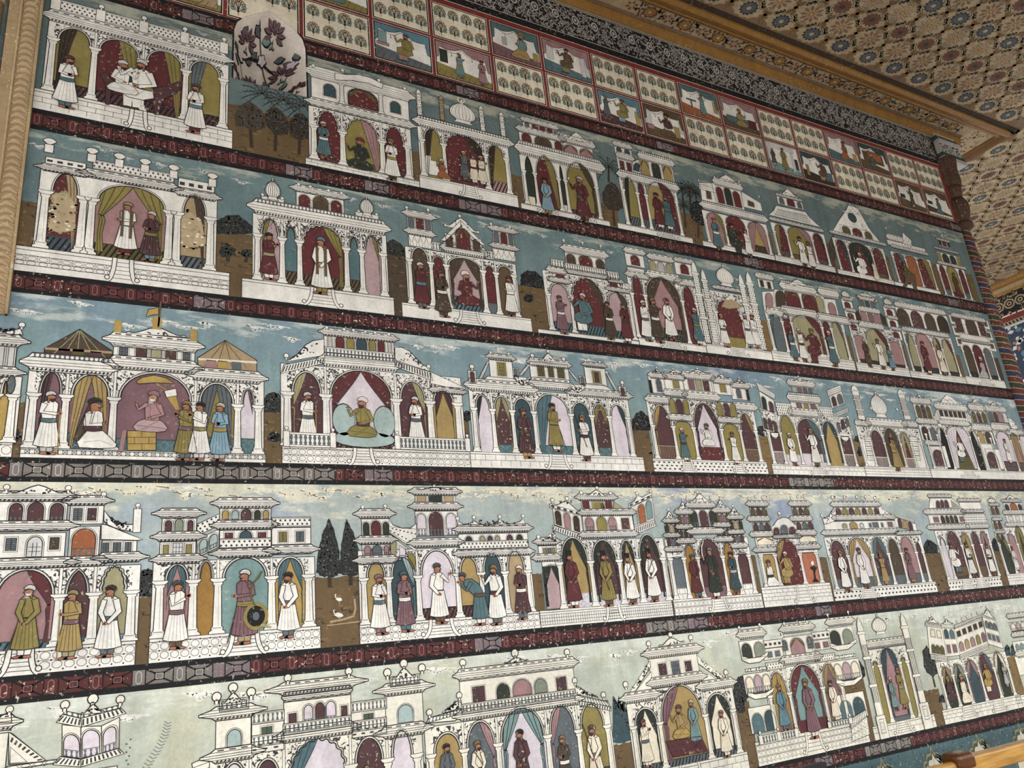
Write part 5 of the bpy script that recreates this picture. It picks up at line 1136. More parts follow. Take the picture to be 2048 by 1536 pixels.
# ------------------------------------------------------------------ top row
o = (0, 0)
p = Pav(1, 'painted_pavilion', 'white four-arched pavilion with lattice parapet and a man reclining on a dark couch', o, (272, 925, 1982, 1287), 'the couch pavilion', 1.2)
p.plinth(1200, 945, 'brick', ((1180, 1000, 70),))
p.arcade((410, 765, 775, 840, 1195, 925, 1570, 1010, 1895, 1085), (795, 405), (1205, 372), ('r olive l=dbrown f=wine:.2:stripe a=.82', 'r maroon r=olive f=wine:.2:stripe a=.82', 'r maroon r=olive f=wine:.2:stripe a=.82', 'r olive l=slate f=wine:.2:stripe a=.82'), .0105)
p.corn(430, 178, 1912, 460, .014); p.parapet(470, 85, 1912, 372, 'lat', 5, .0065)
c = p.cv(24); q = [p.p(*a) for a in ((850, 640), (900, 625), (960, 690), (1050, 730), (1250, 770), (1420, 740), (1530, 700), (1555, 740), (1500, 800), (1400, 850), (1350, 985), (1320, 985), (1300, 860), (1000, 790), (950, 780), (930, 900), (900, 895), (900, 720))]; c.poly(q, 'wine'); c.line(q, .001, 'line', 1, True); c.poly([p.p(*a) for a in ((980, 650), (1080, 640), (1220, 690), (1200, 715), (1060, 715), (985, 705))], 'dgreen', 2); c.build('painted_couch', p.t)
fig(p, 555, 925, 575, 462, 1, 'f', 'maroon', 'white', 'teal', 'teal'); fig(p, 1035, 800, 1035, 500, 1, 'c', 'white', 'white'); fig(p, 1180, 945, 1380, 545, -1, 'h', 'white', 'white', 'olive', 'white', 'b', extra='with a dark beard'); fig(p, 1655, 1140, 1685, 712, -1, 'f', 'slate', 'white', 'blue', 'maroon')
o = (400, 0)
hill(1, o, 215, 1150, 945, 1365, (600, 965), 'brown painted ground with bushy trees below the niche')
for x, y in ((530, 800), (715, 855), (885, 905)): tree(1, o, (x - 95, y, x, y - 95, x + 95, y, x, y + 95), 'faint palm painted behind the bushes, ' + ('over the couch pavilion side' if x == 530 else 'below the middle of the niche' if x == 715 else 'next to the curved-roof pavilion'), None, 'palm', 'tree2', 3)
tree(1, o, (290, 990, 330, 900, 420, 858, 500, 915, 565, 1000, 560, 1090, 470, 1130, 380, 1090, 300, 1070), 'bushy grey-brown tree with pale flaking, below the niche sill', (440, 1260), mat='umber')
tree(1, o, (545, 970, 600, 920, 650, 910, 720, 970, 775, 1090, 740, 1150, 640, 1150, 560, 1070), 'dark bushy tree below the niche, middle of three', (640, 1290), mat='dbrown')
tree(1, o, (760, 1040, 800, 980, 850, 958, 920, 1005, 955, 1080, 935, 1180, 840, 1205, 765, 1140), 'dark bushy tree touching the curved-roof pavilion', (845, 1320), mat='dbrown')
p = Pav(1, 'painted_pavilion', 'white two-storey pavilion with curved roof and three cusped arches', o, (900, 1412, 1877, 1620), 'the curved-roof pavilion', 1.1)
p.plinth(1225, 1412, 'brick')
p.arcade((975, 1350, 1222, 1410, 1565, 1485, 1785, 1535), (1215, 1125), (1215, 968), ('m maroon f=wine:.12', 'm olive r=rose f=dolive:.2', 'm maroon f=wine:.2'), .011)
p.corn(950, 900, 1790, 1035, .012, 'dash'); f = p.storey(950, 825, 1775, 860, ('m dteal .12 .24 .2 .8', 'r maroon .36 .67 .05 .93 rail', 'm dteal .80 .91 .2 .78'))
p.wins(f, ('r maroon .37 .66 .06 .92 drape',), 8)
for s_ in (.30, .70): p.column(f(s_, 0)[0], f(s_, 0)[1], f(s_, .95)[1], .008)
p.corn(945, 655, 1770, 775, .014, None); p.shape((1150, 625, 1250, 640, 1350, 640, 1450, 665, 1560, 720, 1550, 760, 1440, 715, 1300, 690, 1200, 690, 1150, 680), name='arched_roof', l=12)
p.fins((965, 575, 1215, 615, 1525, 700, 1745, 770), .0055)
fig(p, 1060, 1360, 1060, 1035, 1, 'f', 'white', 'teal', 'white', 'brown', 'd'); fig(p, 1370, 1450, 1400, 1170, -1, 'c', 'red', 'dgreen', '-', 'dgreen'); fig(p, 1640, 1545, 1650, 1185, -1, 'f', 'sage', 'white', 'gold', 'dgreen')
o = (800, 280)
hill(1, o, 85, 330, 190, 420, (130, 100), 'strip of brown painted ground between the curved-roof and domed pavilions')
p = Pav(1, 'painted_pavilion', 'white domed pavilion with four minarets and a crescent finial', o, (172, 425, 1018, 612), 'the crescent-domed pavilion', .9)
p.plinth(500, 370, None, ((600, 430, 60),))
p.arcade((205, 290, 392, 320, 755, 395, 935, 440), (375, 35), (375, -65), ('r olive l=dbrown a=.95', 'm maroon R=dbrown f=wine:.1 a=1.1', 'm olive l=dbrown f=rose:.28:stripe'), .009)
p.corn(165, -115, 915, -20, .013); p.dome(540, -140, 108, -325); p.minaret(170, -205, 160, -430, 20); p.minaret(362, -165, 345, -375, 18, mat='tan'); p.minaret(708, -75, 695, -290, 19); p.minaret(882, -30, 868, -235, 19)
c = p.cv(14); a, b = p.p(520, -322); c.line([(a + .006 * math.cos(e), b + .004 + .006 * math.sin(e)) for e in (2.6, 3.2, 3.8, 4.4, 5.0, 5.6, 6.2, 6.8)], .002, 'white', 0); c.build('crescent', p.t)
p.shape((215, 290, 215, 130, 265, 140, 265, 175, 310, 185, 310, 225, 370, 240, 380, 320), name='steps', l=10)
fig(p, 365, 330, 358, 160, 1, 'k', 'white', 'rust'); fig(p, 560, 350, 505, 85, 1, 'p', 'cream', 'slate', '-', 'slate'); fig(p, 640, 375, 590, 115, 1, 'p', 'slate', 'cream', 'maroon'); fig(p, 710, 390, 668, 130, 1, 'p', 'cream', 'cream', 'slate', extra='last in line')
hill(1, o, 935, 440, 1062, 560, (990, 300), 'brown painted ground right after the domed pavilion'.replace('right ', 'just '))
p = Pav(1, 'painted_pavilion', 'white house with pointed and round arches and a balcony over its hall', o, (1038, 610, 1802, 780), 'the pointed-arch house', .85)
p.plinth(1340, 600, None, ((1265, 640, 55), (1590, 700, 55)))
p.arcade((1085, 530, 1180, 550, 1385, 592, 1445, 608, 1712, 668), (1155, 283), (1400, 215), ('p dgreen a=.95', 'p maroon r=olive a=1.3', 'p dgreen a=.9', 'r olive R=umber f=wine:.12 a=1.35'), .0075, False)
c = p.cv(10)
for x, y in ((1095, 480), (1395, 555)): a, b = p.p(x, y); c.rect(a, p.vt, a + .013, b, 'cream'); c.line([(a, p.vt), (a + .013, p.vt), (a + .013, b), (a, b)], .0008, 'ink', 1, True)
c.build('low_screen', p.t)
p.corn(1025, 125, 1700, 175, .011); f = p.storey(1025, 45, 1385, 5, ('r maroon .06 .26 0 .85', 'r umber .34 .72 0 .9 drape', 'r maroon .80 .97 0 .85')); p.corn(1015, -70, 1385, -30, .008); f = p.storey(1050, -105, 1335, -90, ('f slate .06 .18 .3 .75', 'm maroon .26 .44 .05 .85', 'm maroon .48 .66 .05 .85', 'm maroon .70 .86 .05 .85', 'f slate .90 .98 .3 .7')); p.corn(1045, -155, 1330, -125, .006); p.fins((1040, -170, 1100, -170, 1210, -140, 1330, -110), .0035)
f = p.storey(1400, 125, 1640, 85, ('r rose .02 .46 0 .9 drape', 'r rose .54 .98 0 .9 drape')); p.corn(1375, 15, 1640, 15, .006); p.ped(1400, -10, 1620, 30, 1500, -65)
fig(p, 1265, 640, 1235, 318, -1, 'd', 'dbrown', 'sky', 'gold', 'olive', '-'); fig(p, 1575, 705, 1540, 308, -1, 'r', 'white', 'maroon', 'slate', 'dbrown', 'd', prop='flower')
hill(1, o, 1722, 670, 1882, 780, (1780, 545), 'brown painted ground under the dark egg-shaped tree')
tree(1, o, (1720, 450, 1760, 380, 1800, 352, 1850, 390, 1892, 470, 1905, 580, 1860, 612, 1770, 595, 1728, 520), 'dark egg-shaped tree between the pointed-arch house and the towered house', (1830, 730), mat='dbrown')
tree(1, o, (1690, 230, 1780, 140, 1870, 230, 1780, 320), 'tall palm rising behind the dark egg-shaped tree', (1780, 360), 'palm', 'tree', 3)
o = (1200, 280)
p = Pav(1, 'painted_pavilion', 'white house with a square corner tower and striped floor, two men within', o, (160, 790, 800, 905), 'the corner-tower house', .85)
p.plinth(440, 765, None, ((580, 800, 60),))
p.arcade((240, 712, 365, 742, 440, 757, 700, 805), (315, 448), (400, 372), ('r olive l=dgreen f=slate:.25:stripe a=1.1', 'r maroon f=slate:.25:stripe', 'r ochre r=maroon f=slate:.3:stripe a=1.3'), .0075)
p.corn(175, 335, 640, 365, .009); f = p.storey(160, 275, 270, 170, ('f maroon .15 .42 .2 .75', 'f maroon .6 .88 .2 .75')); p.corn(155, 160, 268, 130, .006); f = p.storey(130, 125, 262, 75, ('m dteal .12 .4 .2 .8', 'm dteal .58 .88 .2 .8')); p.corn(125, 55, 250, 40, .007)
f = p.storey(350, 300, 610, 215, ('f ochre .03 .27 0 .9 drape', 'r dgreen .36 .60 0 .9', 'f ochre .68 .96 0 .9 drape')); p.corn(345, 170, 605, 165, .007); p.fins((365, 105, 450, 120, 535, 145, 590, 160), .0038)
p.wing((270, 270, 350, 310, 350, 160, 270, 190), ('r dteal .2 .8 .2 .8',))
fig(p, 520, 760, 495, 450, -1, 'd', 'dteal', 'maroon', '-', 'white', 'd'); fig(p, 600, 775, 568, 475, -1, 'p', 'teal', 'teal', '-', 'white', 'd')
hill(1, o, 690, 760, 905, 900, (800, 640), 'brown painted ground under the flaking dark tree'); tree(1, o, (765, 600, 790, 530, 830, 515, 870, 570, 900, 640, 905, 740, 850, 730, 780, 670), 'dark tree with pale flaked paint beside the shuttered gable house', (840, 830), mat='black')
for x, y in ((700, 420), (760, 410), (815, 450), (715, 560)): tree(1, o, (x - 62, y, x, y - 62, x + 62, y, x, y + 62), {700: 'palm in the grove, against the striped-floor house', 760: 'tallest palm of the grove by the flaking tree', 815: 'palm of the grove touching the flaking tree', 715: 'lower palm of the grove by the flaking tree'}[x], (x + 15, y + 190), 'palm', 'tree', 3)
p = Pav(1, 'painted_pavilion', 'white gabled house with three tall maroon and green windows and small shutters', o, (885, 925, 1500, 1045), 'the shuttered gable house', .8)
p.plinth(1095, 905, 'steps')
p.arcade((935, 868, 1100, 902, 1290, 940, 1460, 978), (1060, 712), (1060, 640), ('r rose R=olive a=.9', 'r maroon f=brown:.15 a=1.1', 'r ochre V=rose f=dbrown:.3 a=.95'), .0075, False)
p.corn(885, 590, 1395, 640, .011); f = p.storey(990, 545, 1195, 425, ('r maroon .1 .32 .08 .85', 'r dgreen .38 .62 .08 .92', 'r maroon .68 .92 .08 .85')); p.wing((870, 530, 1000, 550, 985, 420, 850, 375), ('f brown .35 .65 .25 .7 grid',)); p.wing((1215, 570, 1385, 610, 1370, 540, 1205, 440), ('f brown .3 .6 .2 .6 grid',))
p.corn(980, 385, 1195, 375, .006); p.wing((845, 420, 985, 450, 985, 370, 840, 365), (), 'rows'); p.ped(975, 335, 1190, 375, 1070, 298); p.fins((840, 355, 975, 325, 1185, 365, 1355, 490), .0042)
fig(p, 1020, 945, 975, 660, 1, 'f', 'rust', 'teal', 'white', 'brown', '-'); fig(p, 1165, 965, 1150, 715, 1, 'h', 'dgreen', 'dgreen', '-', 'dgreen'); fig(p, 1280, 1000, 1240, 760, -1, 'p', 'brown', 'white', '-', 'dteal', '-', extra='nearby')
hill(1, o, 1425, 950, 1510, 1030, (1465, 790), 'narrow brown painted ground between the gable house and the stepped-roof house')
p = Pav(1, 'painted_pavilion', 'white stepped-roof house with a dotted lattice attic and three arches', o, (1505, 1050, 2020, 1160), 'the stepped-roof house', .8)
p.plinth(1640, 1010, 'steps')
p.arcade((1530, 985, 1640, 1010, 1860, 1065, 1965, 1085), (1590, 800), (1600, 735), ('r maroon l=olive f=wine:.25:tiles', 'r olive R=rose f=brown:.2 a=1.1', 'r maroon R=dgreen f=wine:.2:tiles'), .0075, False)
p.corn(1460, 690, 1890, 760, .008); p.shape((1440, 640, 1480, 600, 1500, 560, 1750, 615, 1790, 665, 1850, 720, 1880, 745), name='stepped_roof', l=7); a, b = p.p(1490, 640), p.p(1810, 690); c = p.cv(9); pattern(c, Fr([a, p.p(1800, 715), p.p(1760, 645), p.p(1510, 590)]), 'lat', 1, .8); c.build('lattice', p.t)
f = p.storey(1520, 545, 1720, 525, ('r slate .08 .25 .1 .8', 'r maroon .38 .66 .08 .95', 'r slate .78 .94 .1 .8')); p.corn(1510, 480, 1710, 505, .007); p.ped(1530, 460, 1690, 495, 1600, 420)
fig(p, 1750, 1085, 1695, 820, -1, 'r', 'dbrown', 'white', '-', 'wine', 'd'); fig(p, 1820, 1110, 1780, 865, -1, 'p', 'dbrown', 'white', '-', 'navy', 'd')
o = (1568, 280)
hill(1, o, 360, 1060, 475, 1160, (420, 890), 'mottled brown painted ground before the round-window house'); tree(1, o, (365, 960, 385, 860, 420, 800, 445, 880, 455, 990, 430, 1050, 380, 1040), 'ragged teal and brown tree beside the round-window house', (430, 1100), mat='umber')
p = Pav(1, 'painted_pavilion', 'white house with a round attic window under a curled gable', o, (470, 1165, 950, 1262), 'the round-window house', .75)
p.plinth(600, 1130, 'brick')
p.arcade((485, 1090, 590, 1118, 800, 1165, 905, 1190), (540, 930), (540, 860), ('r maroon r=black f=maroon:.2', 'r maroon V=dgreen a=1.05', 'r maroon R=brown f=brown:.2'), .0065)
p.corn(400, 800, 870, 930, .008); p.shape((410, 785, 470, 680, 520, 610, 570, 560, 630, 590, 670, 660, 720, 750, 800, 850, 840, 890), name='curled_gable', l=6, pat='rows')
f = p.storey(490, 790, 750, 790, ('r dolive .05 .28 .05 .9', 'r maroon .36 .64 .05 .95', 'r dolive .74 .95 .05 .9'), l=7); c = p.cv(11); a, b = p.p(580, 665); c.oval(a, b, .0155, .013, 'line', 0, 14); c.oval(a, b, .014, .0115, 'dteal', 1, 14); c.build('round_window', p.t); p.ped(505, 615, 640, 640, 560, 555)
fig(p, 690, 1195, 660, 965, -1, 'h', 'white', 'white', '-', 'white', 'd'); fig(p, 795, 1215, 755, 1030, -1, 'p', 'brown', 'cream', '-', 'cream', '-')
hill(1, o, 870, 1180, 965, 1262, (910, 1000), 'mottled ground between the round-window house and the tiger hall')
p = Pav(1, 'painted_pavilion', 'white arcade with a swag-carved stepped roof and a tiger rider in front', o, (955, 1265, 1345, 1340), 'the tiger hall', .75)
p.plinth(1010, 1220, None)
p.arcade((985, 1205, 1090, 1225, 1190, 1245, 1305, 1270), (1065, 1022), (1065, 985), ('r maroon R=teal', 'r rust', 'r maroon r=olive'), .0065)
p.corn(925, 920, 1225, 990, .008); f = p.storey(885, 890, 1200, 930, (), pat='scal'); p.corn(885, 850, 1000, 830, .005, 'dash'); p.fins((868, 760), .005); p.wing((1010, 880, 1090, 920, 1085, 860, 1010, 790), (), 'scal')
g = fig(p, 1060, 1210, 1015, 1040, -1, 'h', 'dolive', 'dolive', '-', 'brown', '-', extra='riding a tiger')
c = p.cv(27); q = [p.p(*a) for a in ((1010, 1255), (1030, 1200), (1020, 1150), (1060, 1120), (1110, 1150), (1120, 1200), (1130, 1270), (1145, 1285), (1110, 1285), (1090, 1230), (1060, 1220), (1040, 1255))]; c.poly(q, 'brown'); c.line(q, .001, 'line', 1, True)
for i in range(6): a, b = p.p(1030 + 16 * i, 1150 + 10 * i); c.line([(a, b), (a + .002, b - .006)], .001, 'dbrown', 1)
c.build('painted_tiger', p.t)
hill(1, o, 1310, 1290, 1395, 1350, (1340, 1070), 'dark painted ground between the tiger hall and the tiered tower')
hill(1, o, 1590, 1330, 1680, 1400, (1600, 1150), 'dark painted ground between the tiered tower and the striped colonnette')
p = Pav(1, 'painted_pavilion', 'slim white three-tiered tower at the end of the top row', o, (1372, 1345, 1640, 1400), 'the three-tiered tower', .7)
p.plinth(1430, 1330, None)
p.arcade((1380, 1310, 1440, 1322, 1545, 1340, 1600, 1352), (1395, 1140), (1400, 1080), ('r maroon f=slate:.25', 'r olive f=maroon:.2 a=1.1', 'r maroon f=slate:.25'), .0065, False)
p.corn(1320, 1060, 1545, 1105, .008); f = p.storey(1320, 1035, 1495, 1000, ('f olive .02 .16 .05 .9', 'r dgreen .22 .48 .05 .95', 'r dgreen .54 .78 .05 .95', 'f olive .84 .98 .05 .9')); p.corn(1285, 930, 1480, 960, .007); f = p.storey(1320, 900, 1410, 880, ('f dgreen .05 .28 .1 .9', 'f maroon .36 .68 .1 .9', 'f dgreen .76 .97 .1 .9')); p.corn(1305, 855, 1405, 860, .005); p.fins((1345, 825), .006)
fig(p, 1500, 1350, 1440, 1130, -1, 'd', 'maroon', 'maroon', '-', 'dbrown', 'd', prop='scarf')
# ------------------------------------------------------------------ second row
o = (0, 280)
hill(2, o, 125, 900, 340, 900, (250, 525), 'brown painted ground between the rope moulding and the shell-finial hall')
p = Pav(2, 'painted_pavilion', 'broad white hall with shell finials, a wide curtained arch and flaking side arches', o, (108, 1072, 1956, 1300), 'the shell-finial hall', 1.15)
p.plinth(1000, 1010, 'rail', ((1050, 1060, 90),))
p.arcade((345, 905, 675, 952, 752, 962, 1428, 1048, 1498, 1060, 1785, 1102), (760, 492), (1100, 372), ('r maroon r=tan f=floorb:.22:stripe a=.95', '-', 'r rose B=olive f=dolive:.22:stripe a=.85', '-', 'r tan r=umber f=slate:.2:stripe a=.95'), .0115, False)
c = p.cv(11)
for pts in (((440, 470), (560, 440), (650, 560), (640, 770), (520, 800), (400, 760), (440, 640)), ((1530, 650), (1600, 600), (1720, 700), (1760, 900), (1650, 930), (1530, 900))):
    q = [p.p(*a) for a in pts]; c.poly(q, 'plaster')
    for i in range(60): a = rnd.choice(q); b = rnd.choice(q); t = rnd.random(); c.oval(a[0] + (b[0] - a[0]) * t, a[1] + (b[1] - a[1]) * t, .0022, .0016, rnd.choice(('khaki', 'brown', 'cream', 'tan')), 1, 6)
c.build('flaked_plaster', p.t)
p.corn(372, 262, 735, 262, .011, 'dent'); p.parapet(385, 200, 735, 205, 'dash', 0); p.corn(1520, 475, 1830, 455, .010, 'dent'); p.parapet(1520, 408, 1830, 380, 'dash', 0)
p.corn(740, 318, 1480, 372, .013); p.parapet(790, 245, 1485, 295, 'lat', 0)
for x, y in ((415, 110), (780, 190), (1015, 235), (1235, 280), (1480, 330), (1810, 400)):
    u, v = p.p(x, y); c = p.cv(14); c.rect(u - .005, v, u + .005, v + .012, p.wh); c.line([(u - .005, v), (u + .005, v), (u + .005, v + .012), (u - .005, v + .012)], .001, 'line', 1, True); q = [(u - .002, v + .012)] + [(u + .0075 * math.cos(a), v + .016 + .0055 * abs(math.sin(a))) for a in (3.0, 2.5, 2.0, 1.57, 1.1, .6, .1)] + [(u + .002, v + .012)]; c.poly(q, p.wh, 1); c.line(q, .001, 'line', 2, True); c.build('finial', p.t)
fig(p, 1060, 985, 1110, 525, -1, 's', 'khaki', 'white', '-', 'maroon', 'm', extra='with brown scarf', prop='scarf'); fig(p, 1270, 1035, 1310, 605, -1, 'f', 'white', 'wine', 'olive', 'blue', 'm')
o = (400, 280)
hill(2, o, 108, 1290, 470, 1320, (280, 790), 'tufted brown painted field between the shell-finial hall and the twin-dome pavilion')
tree(2, o, (115, 800, 125, 700, 180, 665, 240, 640, 330, 640, 400, 690, 450, 740, 470, 800, 300, 810), 'long dark thicket on the horizon beside the shell-finial hall'); tree(2, o, (160, 960, 180, 905, 240, 900, 305, 930, 305, 980, 240, 1000, 185, 1000), 'larger grey bush in the tufted brown field', (240, 1040)); tree(2, o, (340, 975, 360, 935, 400, 930, 440, 950, 440, 995, 390, 1010), 'smaller grey bush in the tufted brown field', (390, 1045))
p = Pav(2, 'painted_pavilion', 'white five-arched pavilion with garland carving and two small onion domes', o, (355, 1310, 1660, 1486), 'the twin-dome pavilion', 1.05)
p.plinth(1000, 1262, None, ((1045, 1270, 110),))
p.arcade((488, 1175, 702, 1200, 852, 1222, 1258, 1280, 1392, 1300, 1577, 1325), (845, 858), (845, 690), ('m pink L=olive a=.85', 'm teal f=brown:.28:stripe a=.6', 'm maroon R=olive f=brown:.26:stripe a=.92', 'm teal f=brown:.28:stripe a=.6', 'm pink R=olive a=.85'), .0095, .6)
a, b = p.us[0], p.us[-1]; c = p.cv(8); pattern(c, RF(a, p.va - .022, b, p.va - .004), 'scal', 0); c.build('garlands', p.t)
p.corn(478, 632, 1558, 690, .013)
for x, y, yt, w in ((620, 520, 335, 66), (1425, 655, 490, 58)): p.storey(x - 100, y + 22, x + 100, y - 8, (), pat='scal'); p.dome(x, y - 8, w, yt)
p.fins((532, 480, 700, 512, 1352, 620, 1505, 648), .0042)
f = p.storey(822, 575, 1225, 512, ('m maroon .05 .28 .08 .85', 'm umber .34 .67 0 .95 drape', 'm maroon .72 .95 .05 .85')); p.corn(818, 440, 1225, 455, .011, 'scal'); p.fins((840, 392, 940, 412, 1095, 445, 1205, 468), .0045)
fig(p, 590, 1195, 580, 782, 1, 'p', 'dgreen', 'maroon', 'khaki', 'white', 'm'); fig(p, 1035, 1320, 1030, 818, -1, 'd', 'blue', 'white', '-', 'olive', 'm', prop='scarf')
hill(2, o, 1585, 1330, 1795, 1480, (1690, 985), 'dark brown painted ground between the twin-dome pavilion and the peaked-gable house', 'umber'); tree(2, o, (1570, 970, 1580, 880, 1640, 845, 1710, 880, 1770, 960, 1785, 1005, 1680, 990), 'dark rounded thicket beside the peaked-gable house')
o = (800, 280)
p = Pav(2, 'painted_pavilion', 'white house with two windowed turrets and a peaked curled gable between them', o, (20, 1500, 1130, 1634), 'the peaked-gable house', 1)
p.plinth(560, 1455, None, ((590, 1470, 85),))
p.arcade((100, 1384, 285, 1400, 420, 1415, 738, 1452, 850, 1474, 1005, 1498), (275, 1045), (275, 945), ('r umber a=1.0', 'r maroon a=.5', 'r pink B=umber f=teal:.30:stripe a=.75', 'r maroon f=slate:.25 a=.4', 'r brown a=.6'), .0085)
p.storey(75, 900, 270, 820, (), pat='scal'); p.corn(70, 805, 268, 780, .009); f = p.storey(65, 770, 265, 665, ('r slate .04 .26 .05 .95', 'r maroon .36 .66 0 .95', 'r slate .74 .95 .05 .95')); p.corn(60, 655, 265, 630, .010, 'rows'); p.fins((55, 590, 238, 610), .005)
p.storey(795, 1010, 978, 950, (), pat='scal'); p.corn(795, 925, 980, 905, .009); f = p.storey(800, 890, 965, 800, ('r slate .04 .26 .05 .95', 'r maroon .36 .66 0 .95', 'r slate .74 .95 .05 .95')); p.corn(780, 775, 968, 760, .010, 'rows'); p.fins((775, 730, 935, 755), .005)
p.corn(385, 960, 715, 925, .010); p.parapet(275, 940, 345, 880, 'bal'); p.parapet(715, 1010, 795, 955, 'bal')
f = p.storey(385, 905, 690, 850, ('r umber .03 .20 0 .95', 'm maroon .30 .68 0 1.55', 'r umber .76 .95 0 .95'), l=10); p.shape((345, 860, 515, 690, 725, 905, 690, 895, 515, 740, 385, 865), name='gable_roof', l=14, pat='x'); p.shape((385, 865, 515, 740, 690, 895), name='gable', l=9); p.wins(f, ('m maroon .30 .68 0 1.6 drape',), 18)
p.ped(370, 735, 680, 800, 508, 665, 9, .005)
fig(p, 195, 1440, 165, 1035, 1, 'p', 'white', 'maroon', 'blue', 'slate', extra='offering a dish'); fig(p, 375, 1515, 340, 1105, 1, 'f', 'slate', 'umber', 'white', 'umber'); fig(p, 580, 1415, 545, 1098, 1, 'c', 'white', 'maroon'); fig(p, 955, 1510, 915, 1155, -1, 's', 'maroon', 'white', '-', 'wine')
o = (800, 500)
hill(2, o, 1010, 590, 1300, 720, (1130, 310), 'brown painted ground with round bushes after the peaked-gable house'.replace('after', 'beyond')); tree(2, o, (1025, 300, 1030, 210, 1090, 172, 1150, 180, 1210, 230, 1245, 290, 1240, 335, 1130, 320), 'dark many-lobed tree on the horizon beside the tiered balcony house', mat='black'); tree(2, o, (1050, 410, 1080, 375, 1130, 385, 1145, 430, 1110, 450, 1065, 440), 'small dark bush below the many-lobed tree', mat='black')
p = Pav(2, 'painted_pavilion', 'white tiered house with balustraded balcony and a large cusped arch', o, (1180, 712, 2046, 805), 'the tiered balcony house', .9)
p.plinth(1600, 722, None)
p.arcade((1298, 668, 1492, 690, 1800, 732, 2005, 760), (1455, 400), (1430, 205), ('r pink f=teal:.25:stripe a=.48', 'm maroon R=umber f=teal:.25:stripe a=.95', 'r pink R=umber f=teal:.2:stripe a=.5'), .0085, .8)
p.corn(1290, 275, 1430, 250, .008); p.corn(1775, 350, 1960, 355, .008); p.corn(1435, 205, 1770, 215, .009); p.parapet(1290, 140, 1400, 95, 'bal'); p.parapet(1400, 165, 1760, 170, 'bal'); p.parapet(1765, 250, 1860, 195, 'bal')
f = p.storey(1310, 275, 1420, 195, ('r maroon .2 .8 .0 .9',)); f = p.storey(1785, 345, 1875, 270, ('r maroon .1 .75 .0 .9',)); p.corn(1270, 195, 1400, 155, .006); p.corn(1775, 275, 1890, 255, .006)
f = p.storey(1415, 115, 1745, 80, ('r umber .03 .24 0 .9', 'r maroon .34 .66 0 1 drape', 'r umber .76 .97 0 .9')); p.corn(1405, 20, 1740, 10, .010, 'rows'); p.fins((1395, -70, 1555, -50, 1710, -22), .005)
fig(p, 1395, 720, 1350, 380, 1, 'p', 'slate', 'mauve', 'white', 'mauve'); fig(p, 1590, 705, 1615, 372, -1, 'h', 'white', 'teal', '-', 'white'); fig(p, 1805, 770, 1740, 428, -1, 'f', 'brown', 'umber', 'white', 'umber'); fig(p, 1945, 795, 1890, 445, -1, 'f', 'green', 'maroon', 'wine', 'white')
o = (1200, 480)
hill(2, o, 255, 780, 335, 890, (280, 560), 'narrow brown strip between the tiered balcony house and the shield-tower hall', tufts=False)
p = Pav(2, 'painted_pavilion', 'white hall between two square towers marked with maroon shields', o, (335, 893, 915, 962), 'the shield-tower hall', .85)
p.plinth(620, 868, None, ((620, 870, 70),))
p.arcade((325, 805, 440, 822, 762, 862, 884, 880), (405, 470), (530, 312), ('r maroon a=.8', 'r rose B=umber f=floor:.28:stripe a=.92', 'r maroon a=.7'), .0075, .7)
for x0, y0, x1, y1 in ((240, 300, 375, 240), (665, 375, 795, 330)): p.storey(x0, y0, x1, y1 + 15, (), pat='rows')
p.corn(238, 318, 400, 290, .008); p.corn(660, 385, 810, 350, .008)
f = p.storey(225, 215, 365, 130, ('m maroon .28 .74 .1 .85',)); p.corn(222, 115, 360, 85, .007); f = p.storey(648, 290, 780, 205, ('m maroon .30 .74 .1 .85',)); p.corn(645, 190, 780, 170, .007)
f = p.storey(425, 268, 610, 205, ('r khaki .03 .28 0 .95', 'r grey .36 .64 0 .95', 'r khaki .72 .97 0 .95')); p.corn(425, 170, 605, 145, .008); p.corn(415, 330, 660, 300, .009)
fig(p, 415, 868, 352, 505, 1, 'p', 'white', 'white', 'slate', 'teal'); fig(p, 505, 880, 448, 488, 1, 'p', 'gold', 'umber', 'white', 'umber'); fig(p, 620, 860, 562, 490, 1, 'd', 'maroon', 'white', 'slate', 'maroon'); fig(p, 850, 900, 775, 570, -1, 'p', 'white', 'teal', 'olive', 'white')
hill(2, o, 860, 800, 935, 890, (885, 625), 'ochre strip between the shield-tower hall and the dotted mosque', 'hill2', tufts=False); hill(2, o, 1375, 890, 1490, 1000, (1400, 685), 'ochre strip between the dotted mosque and the twin-drape balcony hall', 'hill2', tufts=False)
p = Pav(2, 'painted_pavilion', 'white dotted mosque front with ribbed dome, four minarets and a dark red doorway', o, (912, 962, 1477, 1032), 'the dotted mosque', .8)
p.plinth(1190, 920, None, ((1175, 940, 60),))
p.arcade((975, 890, 1040, 895, 1260, 920, 1370, 935), (1000, 610), (1010, 440), ('-', 'm maroon f=olive:.28 a=.62', '-'), .008, .5); c = p.cv(26); q = [p.p(*a) for a in ((1030, 570), (1060, 520), (1110, 510), (1170, 530), (1200, 575), (1150, 585), (1090, 590))]; c.poly(q, 'tan'); c.build('flaked_plaster', p.t)
p.corn(975, 420, 1215, 430, .008); p.dome(1080, 395, 72, 228)
for xb, yb, xt, yt, w in ((920, 880, 838, 185, 24), (990, 885, 912, 255, 22), (1320, 925, 1198, 290, 22), (1395, 940, 1255, 272, 26)): p.minaret(xb, yb, xt, yt, w, 16)
fig(p, 1080, 918, 1010, 622, 1, 'f', 'khaki', 'white', 'slate', 'rose'); fig(p, 1285, 925, 1225, 622, -1, 'p', 'white', 'white', 'slate', 'blue'); fig(p, 1345, 930, 1282, 628, -1, 'p', 'maroon', 'white', 'grey', 'rose')
